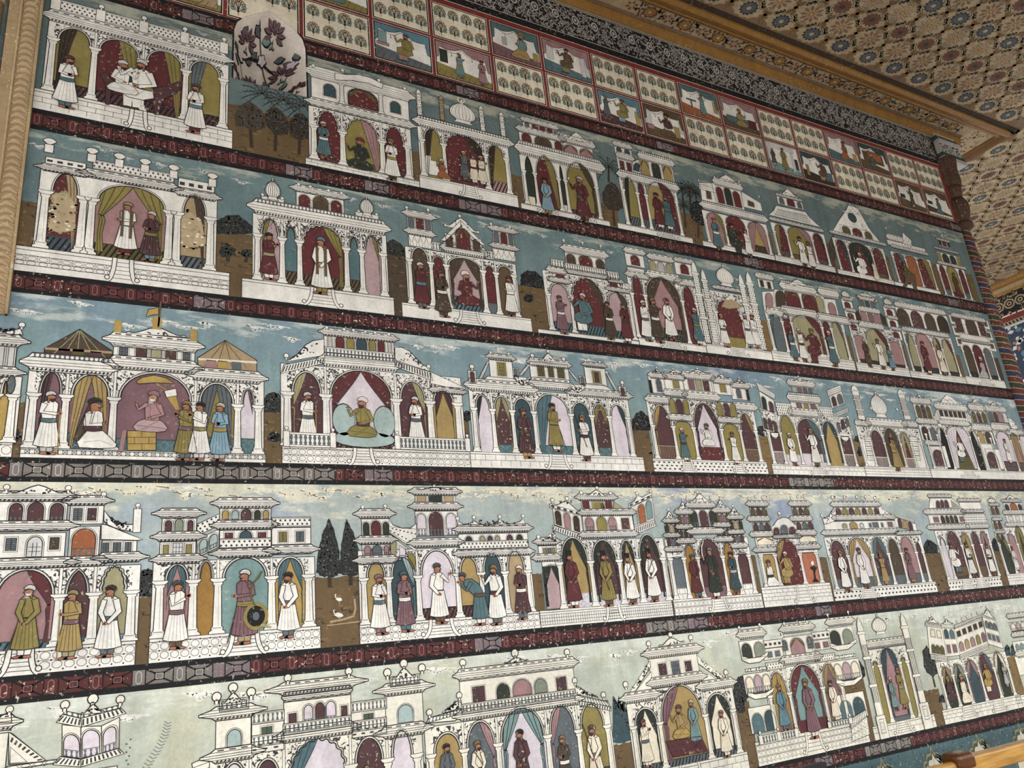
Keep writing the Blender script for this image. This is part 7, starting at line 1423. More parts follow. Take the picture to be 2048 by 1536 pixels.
# ------------------------------------------------------------------ fourth row
o = (0, 880)
p = Pav(4, 'painted_pavilion', 'white mansion with shuttered windows, swelling gable and three large standing men', o, (-130, 2020, 1150, 1905), 'the shuttered mansion', 1.2)
p.plinth(1100, 1716, 'circ', ((170, 1830, 120),))
p.arcade((-150, 1835, 470, 1785, 772, 1760, 1100, 1728), (520, 1315), (580, 1085), ('r rose R=maroon f=teal:.15:stripe a=.93', 'p wine f=teal:.15:stripe a=.85', 'm khaki f=sky:.15 a=1.0'), .0115)
p.corn(-60, 1110, 590, 1020, .012); p.corn(620, 1085, 880, 1025, .009); p.corn(870, 1050, 1180, 990, .012)
f = p.storey(-80, 1012, 565, 790, ('f slate .18 .32 .3 .8 shut', 'r lgrey .47 .68 .02 .85', 'f umber .78 .91 .3 .8 shut')); c = p.cv(9); pattern(c, f.sub(.49, .05, .66, .6), 'grid', 0); c.build('panelled_door', p.t)
p.corn(-60, 785, 580, 705, .012, 'scal'); f = p.storey(-60, 712, 580, 525, ('r wine .20 .38 .03 .92 rail', 'r wine .45 .67 .03 .97', 'r wine .76 .95 .03 .92 rail')); p.corn(-60, 525, 590, 470, .011); p.ped(60, 462, 575, 462, 310, 385, 12, .003, False); p.fins((55, 425, 582, 432), .0055)
f = p.storey(575, 1022, 858, 735, ('r rust .10 .87 .06 .93 rail',)); f = p.storey(590, 720, 888, 560, ('f slate .10 .36 .2 .85 shut', 'f wine .52 .78 .2 .85 shut')); p.corn(590, 560, 890, 500, .011); p.fins((885, 482), .005)
f = p.storey(862, 1005, 1170, 850, ('f slate .03 .20 .2 .85 shut', 'f slate .32 .54 .2 .85 shut', 'f slate .66 .84 .2 .85 shut')); p.shape((862, 850, 865, 720, 930, 730, 1020, 770, 1215, 850, 1170, 858), name='lean_to_roof', l=9); p.shape((885, 690, 890, 605, 940, 665, 1010, 705, 1080, 722, 1150, 722, 1150, 785, 1040, 770, 930, 735), name='curved_parapet', l=8, pat='x'); p.post(*p.p(1165, 790), .026, .0045, 12)
fig(p, 195, 1862, 228, 1218, -1, 'd', 'white', 'olive', '-', 'white', 'g', prop='cane'); fig(p, 575, 1872, 672, 1258, -1, 's', 'khaki', 'ochre', 'mauve', 'khaki', 'm', prop='staff'); fig(p, 905, 1855, 972, 1218, -1, 'd', 'wine', 'white', 'teal', 'slate', 'm')
hill(4, o, 1135, 1900, 1345, 1885, (1250, 1340), 'brown mottled ground between the shuttered mansion and the archer palace'); tree(4, o, (1160, 1330, 1165, 1180, 1210, 1110, 1265, 1090, 1330, 1130, 1345, 1330, 1250, 1345), 'tall dark bush between the shuttered mansion and the archer palace')
p = Pav(4, 'painted_pavilion', 'white palace with a five-window gallery and a big bow-carrying man in its central arch', o, (1265, 1890, 2737, 1760), 'the archer palace', 1.15)
p.plinth(1300, 1698, 'circ', ((2090, 1640, 130),))
p.arcade((1345, 1685, 1635, 1660, 1850, 1642, 2317, 1602, 2637, 1580), (1665, 1190), (1665, 1030), ('r rose B=teal a=.78', 'r mustard a=.9', 'r leaf a=1.05', 'r gold B=teal a=.95'), .0115)
f = p.storey(1360, 1005, 1672, 865, ('f olive .09 .24 .2 .8', 'f lgrey .36 .62 .05 .92 grid', 'f olive .72 .88 .2 .8')); p.corn(1350, 1065, 1690, 1000, .010); p.corn(1358, 868, 1690, 800, .010); f = p.storey(1378, 806, 1678, 665, ('r wine .09 .28 .0 .85', 'r sage .37 .61 0 .95', 'r wine .74 .90 .0 .85')); p.corn(1378, 670, 1680, 582, .011, 'scal')
p.wing((1680, 1005, 1870, 915, 1870, 760, 1680, 850), ('r mint .1 .45 .1 .85 rail', 'r mint .55 .92 .1 .85 rail')); p.wing((1680, 820, 1870, 730, 1870, 630, 1680, 720), (), 'lat', l=4)
p.parapet(1872, 930, 2312, 880, 'lat'); f = p.storey(1872, 890, 2312, 765, ('f maroon .10 .25 .1 .8', 'r dteal .38 .62 0 .95', 'f maroon .74 .90 .1 .8')); p.corn(1860, 768, 2320, 705, .010); f = p.storey(1872, 715, 2312, 580, ('r gold .05 .17 .05 .85 rail', 'r mint .23 .36 .05 .85 rail', 'r wine .41 .61 .0 .95', 'r dgreen .67 .79 .05 .85 rail', 'r ochre .84 .95 .05 .85 rail')); p.corn(1872, 585, 2312, 492, .011)
f = p.storey(2318, 895, 2650, 745, ('f olive .18 .38 .15 .75 shut', 'f slate .62 .82 .15 .75 shut')); p.parapet(2318, 745, 2648, 660, 'lat'); p.corn(2322, 980, 2655, 900, .012, 'scal'); p.corn(1868, 1010, 2312, 935, .012)
r = fig(p, 2077, 1745, 2102, 1082, -1, 's', 'white', 'mauve', 'olive', 'tan', 'm', prop='cane', extra='carrying a bow')
c = Cv(60); a, b = p.p(2180, 1505); c.oval(a, b, .0145, .016, 'olive', 0, 16); c.oval(a, b, .0105, .012, 'black', 1, 16); c.oval(a, b, .004, .005, 'slate', 2, 8); c.build('shield', r)
c = Cv(60); c.line([p.p(*q) for q in ((2232, 1120), (2200, 1180), (2150, 1230), (2130, 1300), (2160, 1400), (2200, 1440))], .0022, 'dolive'); c.line([p.p(*q) for q in ((2165, 1500), (2230, 1580), (2310, 1600))], .003, 'khaki'); c.build('bow', r)
fig(p, 1500, 1785, 1512, 1180, 1, 'p', 'slate', 'white', 'mauve', 'brown', '-'); fig(p, 2455, 1690, 2478, 1108, -1, 'd', 'wine', 'white', 'mauve', 'slate')
o = (400, 880)
hill(4, o, 950, 1750, 1395, 1735, (1170, 1170), 'wide brown painted ground with two cypresses and white birds', 'hill')
tree(4, o, (990, 1130, 1000, 980, 1040, 810, 1100, 662, 1150, 780, 1190, 950, 1205, 1130, 1150, 1172, 1040, 1170), 'grey cypress on the archer palace side', (1108, 1260)); tree(4, o, (1195, 1140, 1195, 960, 1220, 790, 1250, 658, 1310, 790, 1355, 930, 1378, 1080, 1370, 1150, 1270, 1172), 'grey cypress on the bowing-man palace side', (1285, 1240))
for x, y, lb in ((1185, 1370, 'small white bird standing above the others under the cypresses'), (1185, 1505, 'white heron with lowered head beside a pale log')):
    a, b = P(o[0] + x / K, o[1] + y / K); t = thing('painted_bird', lb, 'painted bird', a, b); c = Cv(6); s_ = .7 if y < 1400 else 1.0
    c.poly([(a - .006 * s_, b + .002), (a - .002, b + .005 * s_), (a + .004 * s_, b + .003), (a + .006 * s_, b), (a, b - .002 * s_)], 'white'); c.line([(a + .0, b), (a + .001, b - .006 * s_)], .0007, 'tan'); c.line([(a - .005 * s_, b + .003), (a - .007 * s_, b + .007), (a - .005 * s_, b + .008)], .0012, 'white', 1); c.build('body', t)
a, b = P(o[0] + 1230 / K, o[1] + 1530 / K); t = thing('painted_log', 'pale forked log lying beside the white heron', 'painted log', a, b); c = Cv(5); c.line([(a - .018, b - .002), (a, b), (a + .012, b + .003), (a + .015, b + .012), (a + .014, b + .024)], .0026, 'tan'); c.line([(a - .022, b - .006), (a + .020, b - .004)], .0014, 'tan', 1); c.build('trunk', t)
o = (800, 960)
p = Pav(4, 'painted_pavilion', 'white palace with a tall central tower and a blue-robed man bowing low', o, (-342, 1380, 1203, 1245), 'the bowing-man palace', 1.1)
p.plinth(1000, 1135, 'circ', ((350, 1200, 110),))
p.arcade((-297, 1232, -82, 1210, 172, 1188, 512, 1158, 718, 1140, 925, 1125, 1122, 1112), (152, 815), (152, 588), ('r ochre a=.55', 'r dteal R=mint a=.7', 'r lilac f=wine:.25:stripe a=.9', 'r ochre f=wine:.25:stripe a=.6', 'r dteal f=wine:.2:stripe a=.72', 'r tan a=.78'), .0095)
p.corn(118, 578, 495, 490, .010); f = p.storey(138, 480, 485, 265, ('r lilac .03 .24 .03 .9 rail', 'r wine .31 .64 .0 .97 rail', 'r lilac .72 .96 .03 .9 rail')); p.corn(122, 262, 485, 208, .010); f = p.storey(130, 215, 470, 128, ('f tan .05 .26 .05 .95', 'f dgreen .33 .66 .05 .95', 'f tan .72 .94 .05 .95')); p.corn(122, 132, 475, 85, .010); p.ped(140, 85, 450, 85, 290, 65)
f = p.storey(500, 565, 1085, 450, ('r dgreen .10 .19 0 .8', 'r khaki .30 .37 .02 .8', 'r wine .41 .48 .02 .8', 'r khaki .52 .58 .02 .8', 'r wine .69 .77 .05 .85', 'r dgreen .83 .92 .05 .85')); p.parapet(500, 600, 1090, 545, 'lat'); p.corn(500, 665, 1100, 580, .010); p.corn(500, 455, 1090, 400, .010)
p.shape((490, 395, 492, 350, 540, 380, 600, 370, 630, 345, 660, 370, 740, 392, 820, 370, 850, 335, 880, 365, 950, 378, 1020, 355, 1050, 328, 1072, 390), name='scalloped_parapet', l=8, pat='x'); p.fins((490, 345, 630, 335, 850, 328, 1048, 322), .005)
f = p.storey(-322, 655, -87, 548, ('r rose .08 .3 0 .9 rail', 'r slate .36 .7 0 .95 rail', 'r rose .78 .95 0 .9 rail')); p.corn(-345, 725, -55, 660, .010, 'scal'); p.corn(-340, 552, -75, 495, .010); f = p.storey(-325, 485, -95, 330, ('r dgreen .05 .26 0 .8', 'r maroon .34 .68 0 .88', 'r dgreen .76 .97 0 .8')); p.corn(-340, 330, -95, 245, .010); p.fins((-320, 245, -128, 238), .0045)
p.wing((-90, 640, 142, 800, 142, 640, -90, 470), ('f khaki .04 .24 .12 .85', 'f lilac .36 .58 .12 .85', 'f olive .68 .95 .12 .85')); p.shape((-95, 335, -60, 385, 20, 412, 90, 410, 138, 370, 138, 610, -95, 450), name='lattice_screen', l=5); c = p.cv(7); pattern(c, p.quad((-90, 440, 138, 590, 138, 420, -90, 400)), 'lat', 0); c.build('lattice', p.t)
fig(p, -162, 1322, -210, 788, 1, 'f', 'rose', 'white', 'teal', 'mauve'); fig(p, 55, 1298, 15, 762, 1, 'f', 'teal', 'mauve', 'white', 'teal', 'm'); fig(p, 345, 1228, 312, 692, 1, 'r', 'slate', 'white', '-', 'brown', 'm', prop='flower'); fig(p, 690, 1240, 600, 745, -1, 'b', 'slate', 'teal', 'brown', 'white', 'm'); fig(p, 830, 1238, 795, 708, -1, 'r', 'gold', 'white', 'wine', 'slate'); fig(p, 1050, 1192, 1008, 712, -1, 'f', 'white', 'wine', 'white', 'teal')
hill(4, o, 1118, 1250, 1255, 1240, (1160, 800), 'brown strip between the bowing-man palace and the black-cap guardhouse')
p = Pav(4, 'painted_pavilion', 'white guardhouse with slanted side wings and four men in tall black caps', o, (1200, 1247, 2334, 1148), 'the black-cap guardhouse', 1)
p.plinth(1300, 1108, 'tile', ((1820, 1090, 60),)); c = p.cv(3); f = RF(p.x0, p.vb, p.x1, p.vt).sub(0, .15, 1, .72)
for i in range(60): c.line([f(i / 60, 0), f(i / 60, 1)], .0006, 'ink')
for i in range(4): c.line([f(0, i / 3), f(1, i / 3)], .0006, 'ink')
c.build('tilework', p.t)
f = p.storey(1252, 1105, 1395, 690, ('r pink .0 .78 .0 .92',)); c = p.cv(9); q = f.sub(.0, 0, .78, .9); curtain(c, q.q[0][0], q.q[1][0], q.q[0][1], q.q[2][1], 'L', 'dgreen', q.q, 0); curtain(c, q.q[0][0], q.q[1][0], q.q[0][1], q.q[2][1], 'R', 'dgreen', q.q, 0); c.build('curtain', p.t)
p.arcade((1400, 1095, 1672, 1078, 1918, 1058, 2080, 1045, 2295, 1020), (1615, 690), (1615, 512), ('r ochre B=dgreen f=lilac:.3:tiles a=1.1', 'r wine B=dgreen f=lilac:.22:tiles a=.95', 'r ochre B=dgreen f=lilac:.22:tiles a=.9', 'r wine B=dgreen f=lilac:.2:tiles a=1.15'), .0095)
p.corn(1160, 700, 1345, 645, .008); f = p.storey(1185, 645, 1330, 560, ('f olive .25 .42 .2 .75', 'f slate .5 .68 .2 .75', 'f olive .76 .92 .2 .75')); p.corn(1175, 560, 1330, 525, .009); p.shape((1200, 525, 1320, 430, 1330, 525), name='gable', l=8, pat='x'); p.fins((1180, 500), .005)
p.corn(1560, 502, 2000, 432, .009); f = p.storey(1570, 440, 1985, 300, ('r rose .04 .20 .05 .88 rail', 'r olive .26 .45 .03 .92', 'r rose .49 .64 .05 .88 rail', 'f wine .75 .90 .1 .8')); p.corn(1550, 310, 1985, 265, .008); f = p.storey(1555, 272, 1800, 175, ('f maroon .03 .25 .05 .95', 'f khaki .34 .72 .05 .95', 'f maroon .78 .98 .05 .95')); p.shape((1815, 265, 1820, 185, 1935, 262), 'khaki', 'gable', 8); p.corn(1530, 178, 1820, 140, .009); p.ped(1585, 135, 1770, 138, 1680, 85, 12, .005); p.fins((1545, 125, 1795, 128), .0055)
c = p.cv(8); a, b = p.p(1690, 225); c.oval(a, b, .010, .007, 'olive', 0, 10); c.oval(a + .008, b, .004, .006, 'dolive', 1, 8); c.line([(a + .010, b), (a + .011, b - .008)], .002, 'olive', 1); c.build('painted_elephant', p.t)
p.wing((1318, 385, 1560, 470, 1545, 300, 1300, 235), ('r dbrown .06 .26 .08 .88', 'r rose .37 .58 .05 .9', 'r dbrown .70 .90 .08 .88')); p.wing((1300, 425, 1560, 530, 1560, 470, 1300, 385), (), 'dent'); p.wing((1275, 235, 1545, 310, 1540, 270, 1280, 200), (), 'dash'); p.ped(1300, 215, 1545, 275, 1425, 180, 8, .006); p.fins((1300, 190), .006)
p.wing((1995, 405, 2172, 340, 2150, 140, 1970, 230), ('r mint .02 .20 .1 .75', 'r rust .28 .58 .05 .9', 'r leaf .66 .92 .1 .9')); p.wing((1995, 470, 2190, 390, 2172, 340, 1995, 405), (), 'dent'); p.wing((1950, 240, 2150, 150, 2140, 115, 1950, 205), (), 'dash'); p.shape((1965, 205, 2000, 175, 2025, 130, 2060, 150, 2140, 105, 2142, 130), name='pediment', l=9); p.fins((2022, 128, 2136, 108), .005)
fig(p, 1490, 1088, 1450, 605, -1, 'd', 'black', 'maroon', 'wine', 'white', hat=True); fig(p, 1785, 1078, 1738, 605, -1, 'd', 'black', 'olive', 'wine', 'brown', hat=True, extra='shouldering a musket', prop='musket'); fig(p, 1990, 1062, 1945, 628, -1, 'd', 'black', 'white', 'brown', 'brown', hat=True, prop='belt', extra='shorter one'); fig(p, 2175, 1040, 2125, 588, -1, 'd', 'black', 'white', 'wine', 'brown', hat=True, prop='belt', extra='taller one')
o = (1200, 960)
hill(4, o, 540, 1140, 650, 1138, (590, 735), 'brown strip between the black-cap guardhouse and the swordsman house')
p = Pav(4, 'painted_pavilion', 'white house stepping up in many small windowed turrets, a swordsman in its cusped arch', o, (640, 1142, 1395, 1070), 'the swordsman house', .9)
p.plinth(1000, 995, 'circ', ((1010, 1010, 60),))
p.arcade((650, 1005, 765, 998, 885, 985, 1100, 970, 1215, 962, 1325, 965), (830, 655), (850, 500), ('r slate f=white:.25:brick a=-.05', 'm mustard a=.7', 'm wine f=mauve:.25 a=1.0', 'm mustard a=.75', 'r wine f=white:.25:brick a=.05'), .0080, .8)
p.corn(770, 470, 1030, 400, .008); f = p.storey(770, 400, 985, 250, ('r dgreen .03 .30 0 .95 rail', 'r wine .37 .66 0 .95', 'r dgreen .72 .98 0 .95 rail')); p.corn(750, 245, 960, 195, .008); p.ped(765, 190, 945, 185, 830, 118, 12, .005); p.fins((740, 170, 942, 160), .004)
for i, (x, y) in enumerate(((665, 375), (985, 360))):
    f = p.storey(x, y, x + 110, y - 75, ('r dolive .03 .3 0 .95', 'r mauve .36 .66 0 .95', 'r dolive .72 .98 0 .95')); p.corn(x - 10, y - 75, x + 105, y - 130, .006); p.ped(x + 0, y - 130, x + 90, y - 130, x + 40, y - 190, 11, .004); f = p.storey(x + 15, y + 115, x + 115, y + 50, ('r wine .03 .3 0 .95', 'r dgreen .36 .66 0 .95', 'r wine .72 .98 0 .95')); p.corn(x - 5, y + 50, x + 110, y + 0, .005); p.corn(x + 5, y + 175, x + 130, y + 118, .006)
for i, (x, y) in enumerate(((560, 450), (1110, 420))):
    f = p.storey(x, y, x + 95, y - 75, ('r dgreen .03 .3 0 .95', 'r tan .36 .66 0 .95', 'r dgreen .72 .98 0 .95')); p.corn(x - 10, y - 78, x + 95, y - 125, .006); p.ped(x - 10, y - 125, x + 80, y - 125, x + 22, y - 185, 11, .004); f = p.storey(x + 18, y + 115, x + 108, y + 48, ('r wine .03 .3 0 .95', 'r slate .36 .66 0 .95', 'r wine .72 .98 0 .95')); p.corn(x - 5, y + 48, x + 105, y, .005); p.corn(x + 10, y + 170, x + 130, y + 112, .006)
fig(p, 840, 1005, 762, 622, 1, 'd', 'teal', 'maroon', '-', 'teal'); fig(p, 995, 1010, 925, 560, -1, 'r', 'blue', 'dgreen', 'brown', 'white', 'm', prop='sword', extra='lifting sword'); fig(p, 1165, 975, 1108, 600, -1, 'f', 'wine', 'dteal', 'grey', 'brown')
hill(4, o, 1265, 1080, 1405, 1070, (1340, 645), 'brown mottled strip between the swordsman house and the hookah house')
p = Pav(4, 'painted_pavilion', 'white house with two slim windowed towers and a black hookah in its end bay', o, (1402, 1068, 1992, 1022), 'the hookah house', .85)
p.plinth(1600, 900, 'brick', ((1720, 900, 55),))
p.arcade((1420, 905, 1540, 897, 1755, 882, 1895, 875), (1510, 635), (1510, 498), ('f ochre a=.02', 'm maroon L=ochre a=.95', 'f orange a=.02'), .0085, .8)
for x, y in ((1330, 560), (1690, 535)): f = p.storey(x, y, x + 150, y - 75, ('f cream .1 .92 .05 .95 drape',)); p.corn(x - 5, y + 65, x + 170, y + 8, .007)
for x, y in ((1310, 432), (1675, 420)): f = p.storey(x, y, x + 135, y - 65, ('r wine .03 .3 0 .95', 'r slate .37 .64 0 .95', 'r wine .7 .97 0 .95')); p.corn(x - 15, y + 62, x + 150, y + 2, .006)
for x, y in ((1285, 302), (1645, 300)): f = p.storey(x, y, x + 130, y - 65, ('r dolive .03 .3 0 .95', 'r wine .37 .64 0 .95', 'r dolive .7 .97 0 .95')); p.corn(x - 10, y + 58, x + 145, y + 2, .006); p.corn(x - 15, y - 70, x + 130, y - 115, .008); p.fins((x - 15, y - 135, x + 40, y - 148, x + 100, y - 140), .0042)
p.shape((1460, 475, 1470, 400, 1510, 340, 1560, 318, 1610, 330, 1660, 380, 1680, 460), name='arched_gable', l=6); f = p.fq(p.quad((1470, 470, 1675, 460, 1672, 385, 1465, 395)), 'white', 'upper_storey', False, 8); p.wins(f, ('r wine .05 .28 0 .8', 'r slate .33 .63 0 1.05', 'r wine .68 .95 0 .8'), 10); p.corn(1490, 505, 1700, 460, .006); p.fins((1530, 300), .006)
c = p.cv(30); q = [p.p(*w) for w in ((1790, 745), (1810, 735), (1840, 735), (1850, 748), (1835, 765), (1830, 800), (1838, 840), (1865, 870), (1810, 872), (1825, 840), (1815, 770), (1795, 762))]; c.poly(q, 'black'); c.poly([p.p(*w) for w in ((1790, 715), (1800, 690), (1815, 695), (1820, 720), (1805, 732))], 'white', 1); c.build('painted_hookah', p.t)
fig(p, 1470, 905, 1432, 668, 1, 'k', 'dolive', 'white', 'dgreen', 'white', '-'); fig(p, 1620, 888, 1602, 600, -1, 'h', 'white', 'ochre')
o = (1568, 960)
hill(4, o, 290, 1030, 440, 1020, (350, 655), 'brown strip between the hookah house and the long-gallery palace')
p = Pav(4, 'painted_pavilion', 'white palace with a long seven-window gallery and six tall arches', o, (435, 1022, 1312, 945), 'the long-gallery palace', .85)
p.plinth(800, 905, 'holes', ((715, 930, 55),))
p.arcade((450, 915, 602, 908, 812, 897, 952, 892, 1062, 886, 1192, 880, 1250, 876), (745, 630), (745, 478), ('r wine f=slate:.3 a=.8', 'r lilac B=ochre f=slate:.3 a=.92', 'r wine B=teal f=slate:.3 a=.92', 'r umber f=slate:.3 a=.8', 'r rose f=slate:.3 a=.9', 'r wine f=slate:.3 a=.5'), .0080, .8)
p.corn(345, 480, 950, 420, .009); p.corn(960, 475, 1160, 440, .007); f = p.storey(350, 428, 945, 345, ('r khaki .24 .30 .2 .7', 'r ochre .34 .44 .1 .85', 'r lgrey .48 .53 .2 .7', 'f slate .61 .64 .2 .7', 'f slate .66 .74 .15 .8', 'f slate .78 .81 .2 .7', 'f mauve .88 .95 .2 .8')); p.corn(430, 350, 930, 305, .008); f = p.storey(440, 312, 815, 225, ('r wine .02 .13 0 .85', 'r olive .16 .27 0 .85', 'r wine .30 .41 0 .85', 'r olive .44 .54 0 .85', 'r wine .58 .68 0 .85', 'r olive .72 .81 0 .85', 'r wine .85 .95 0 .85')); p.corn(418, 235, 800, 195, .008)
p.shape((325, 335, 380, 310, 415, 250, 440, 250, 445, 345, 345, 382), name='curved_roof', l=7, pat='x'); p.shape((800, 215, 940, 320, 945, 350, 815, 300), name='sloping_roof', l=7, pat='x'); p.fins((322, 318, 412, 160, 515, 160, 620, 158, 695, 158, 772, 166), .0055); p.wing((945, 400, 1135, 440, 1120, 370, 930, 310), ('r wine .18 .34 .05 .95', 'r ochre .4 .58 .05 .95', 'r wine .64 .82 .05 .95')); p.wing((920, 310, 1115, 375, 1110, 340, 900, 275), (), 'dent')
fig(p, 545, 955, 460, 590, 1, 'd', 'gold', 'white', 'maroon', 'brown', 'm'); fig(p, 705, 925, 628, 565, 1, 'd', 'slate', 'white', '-', 'brown'); fig(p, 875, 898, 808, 615, -1, 'p', 'ochre', 'ochre', '-', 'ochre'); fig(p, 1105, 880, 1042, 568, -1, 'f', 'brown', 'mauve', '-', 'ochre')
hill(4, o, 1180, 945, 1415, 925, (1250, 620), 'brown ground between the long-gallery palace and the four-men mansion'); tree(4, o, (1185, 625, 1190, 550, 1220, 505, 1260, 520, 1310, 560, 1315, 625), 'dark bush beside the four-men mansion', mat='black')
p = Pav(4, 'painted_pavilion', 'white mansion with a half-hipped gable and a lattice-fronted block, a sitter on a chest', o, (1410, 927, 1862, 885), 'the half-hipped mansion', .8)
p.plinth(1600, 838, 'holes', ((1560, 870, 40), (1680, 860, 40)))
p.arcade((1405, 852, 1465, 848, 1592, 842, 1682, 832, 1758, 824, 1835, 816), (1520, 552), (1520, 425), ('r lilac a=.5', 'r wine f=umber:.28 a=.93', 'r dgreen V=ochre f=dbrown:.3 a=.8', 'r wine f=brown:.35 a=.85', 'r dgreen V=rose f=brown:.35 a=.85'), .0075, .8)
p.corn(1240, 430, 1560, 375, .008); p.corn(1570, 420, 1735, 390, .008); f = p.storey(1245, 372, 1535, 295, ('f mauve .12 .26 .15 .75', 'r dbrown .32 .42 0 .9', 'r dbrown .45 .54 0 .9', 'r dbrown .57 .66 0 .9', 'r dbrown .69 .78 0 .9', 'f mauve .84 .96 .15 .75')); p.corn(1210, 300, 1525, 245, .008); p.shape((1235, 240, 1245, 150, 1410, 140, 1510, 232), name='half_hipped_gable', l=7); f = p.fq(p.quad((1290, 238, 1410, 232, 1395, 165, 1285, 172)), 'white', 'upper_storey', False, 8); p.wins(f, ('r wine .06 .32 0 .9', 'r wine .38 .62 0 .95', 'r wine .68 .96 0 .9'), 10); p.shape((1420, 170, 1495, 228, 1432, 230), 'khaki', 'gable_panel', 9); p.corn(1235, 155, 1415, 125, .004)
f = p.storey(1540, 375, 1710, 285, ()); c = p.cv(7); pattern(c, f, 'lat', 0, .8); c.build('lattice', p.t); p.corn(1520, 285, 1690, 255, .006); f = p.storey(1510, 255, 1670, 190, ()); p.corn(1490, 190, 1665, 160, .005)
c = p.cv(26); q = [p.p(*w) for w in ((1455, 745), (1555, 735), (1575, 810), (1470, 830))]; c.poly(q, 'brown'); c.line(q, .0009, 'line', 1, True); c.build('painted_chest', p.t)
fig(p, 1480, 795, 1440, 530, 1, 'h', 'brown', 'white', '-', 'teal'); fig(p, 1625, 832, 1562, 520, 1, 'f', 'brown', 'white', 'dteal', 'brown'); fig(p, 1790, 812, 1728, 532, -1, 'f', 'umber', 'white', 'dgreen', 'brown')
hill(4, o, 1790, 890, 1925, 880, (1860, 600), 'brown strip between the half-hipped mansion and the last tower house'); tree(4, o, (1775, 610, 1770, 530, 1790, 490, 1820, 520, 1840, 605), 'dark bush against the last tower house', mat='black')
p = Pav(4, 'painted_pavilion', 'white tower house with a tiny dome at the end of the fourth row', o, (1920, 882, 2120, 878), 'the last tower house', .75)
p.plinth(1960, 800, 'brick'); p.arcade((1905, 795, 1985, 788, 2060, 780, 2140, 774), (1900, 545), (1905, 405), ('r dgreen R=olive a=.3', 'r rose a=.6', 'r dgreen V=olive a=1.05'), .0075, .8)
for x, y in ((1765, 295), (1790, 420), (1815, 530)): f = p.storey(x, y, x + 62, y - 70, ('r dolive .1 .45 0 .95', 'r wine .55 .9 0 .95')); p.corn(x - 5, y - 68, x + 60, y - 95, .005)
p.dome(1775, 200, 34, 150); p.corn(1905, 405, 2080, 360, .008); f = p.storey(1905, 360, 2080, 295, ('f lgrey .1 .28 .2 .8', 'f lgrey .4 .58 .2 .8', 'f lgrey .7 .9 .2 .8')); p.corn(1880, 300, 2060, 255, .006); f = p.storey(1885, 258, 2020, 195, ('r dgreen .05 .25 0 .8', 'r rust .34 .7 0 .95', 'r dgreen .78 .96 0 .8')); p.corn(1865, 195, 2005, 165, .006); p.ped(1880, 165, 1985, 160, 1925, 130)
fig(p, 1995, 775, 1942, 560, 1, 'd', 'brown', 'white', 'tan', 'white')
# ------------------------------------------------------------------ bottom row
CW = 'cream2'; PAL['cream2'] = (224, 219, 204)
o = (0, 1180)
p = Pav(5, 'painted_pavilion', 'pale angled kiosk with pink railings joined by a sloped stair to a cut-off tower', o, (-110, 1530, 1010, 1470), 'the pink-railed kiosk', 1.2, CW)
p.storey(-110, 1540, 75, 1215, ('r dgreen -.2 .42 .25 .75',)); p.corn(-110, 1215, 90, 1130, .011); p.shape((-110, 1080, -40, 1090, 20, 1070, 60, 1050, 95, 1050, 100, 1130, -110, 1140), name='curved_parapet', l=9); p.fins((80, 1045), .006)
p.shape((75, 1215, 100, 1225, 390, 1452, 360, 1465, 75, 1490), name='stair_flank', l=5); c = p.cv(8); f = p.quad((80, 1300, 330, 1470, 385, 1450, 90, 1235)); pattern(c, f, 'dent', 0); q = [p.p(*w) for w in ((90, 1340), (230, 1465), (85, 1480))]; c.line(q, .001, 'line', 0, True); c.build('stair_rail', p.t)
p.storey(-110, 1760, 500, 1530, ()); f = p.quad((60, 1540, 480, 1475, 480, 1445, 60, 1505)); p.fq(f, 'white', 'parapet', True, 6, 'circ')
p.storey(505, 1780, 1000, 1500, (), l=3)
q = ((530, 1420, 690, 1440, 690, 1165, 530, 1150), (690, 1440, 870, 1400, 865, 1160, 690, 1165), (870, 1400, 1015, 1355, 1020, 1085, 865, 1160))
for i, w in enumerate(q): f = p.wing(w, (('r lilac .08 .92 .02 .72 rail', 'r lilac .06 .9 .02 .88 rail', 'r lilac .08 .82 .02 .82 rail')[i],), l=5)
p.wing((480, 1130, 695, 1170, 690, 1095, 535, 1060), (), 'dent', l=8); p.wing((695, 1170, 1075, 1052, 1030, 1005, 690, 1095), (), 'dent', l=8); p.wing((545, 1060, 690, 1095, 690, 1060, 545, 1030), (), 'bal', l=7); p.wing((690, 1095, 1030, 1010, 1028, 980, 690, 1060), (), 'bal', l=7); p.ped(690, 1065, 890, 1045, 790, 975, 10, .009); p.fins((552, 1012, 1025, 965), .0075)
p.wing((450, 1490, 690, 1510, 690, 1445, 515, 1420), (), 'dent', l=9); p.wing((690, 1510, 1060, 1395, 1010, 1350, 690, 1445), (), 'dent', l=9)
a, b = P(288, 1524); t = thing('painted_palm', 'faint arching grey palm frond painted beside the pink-railed kiosk', 'painted tree', a, ROWS[5][0]); c = Cv(4)
for k in range(16): x, y = a + .022 * math.sin(k * .1) , b - .010 + .003 * k; c.line([(x, y), (x - .004, y + .003)], .0007, 'slate'); c.line([(x, y), (x + .004, y + .001)], .0007, 'slate')
for k in range(10): c.oval(a - .016 + .002 * math.sin(k * 3), b - .012 + .004 * k, .001, .001, 'slate')
c.build('fronds', t)
o = (400, 1180)
p = Pav(5, 'painted_pavilion', 'pale palace with two ball-topped square towers and a large cusped blue-draped arch', o, (60, 1480, 1880, 1390), 'the ball-towered palace', 1.2, CW)
p.wing((-60, 1560, 130, 1500, 125, 1395, -70, 1480), (), 'rows')
p.vt = ROWS[5][0] + .03
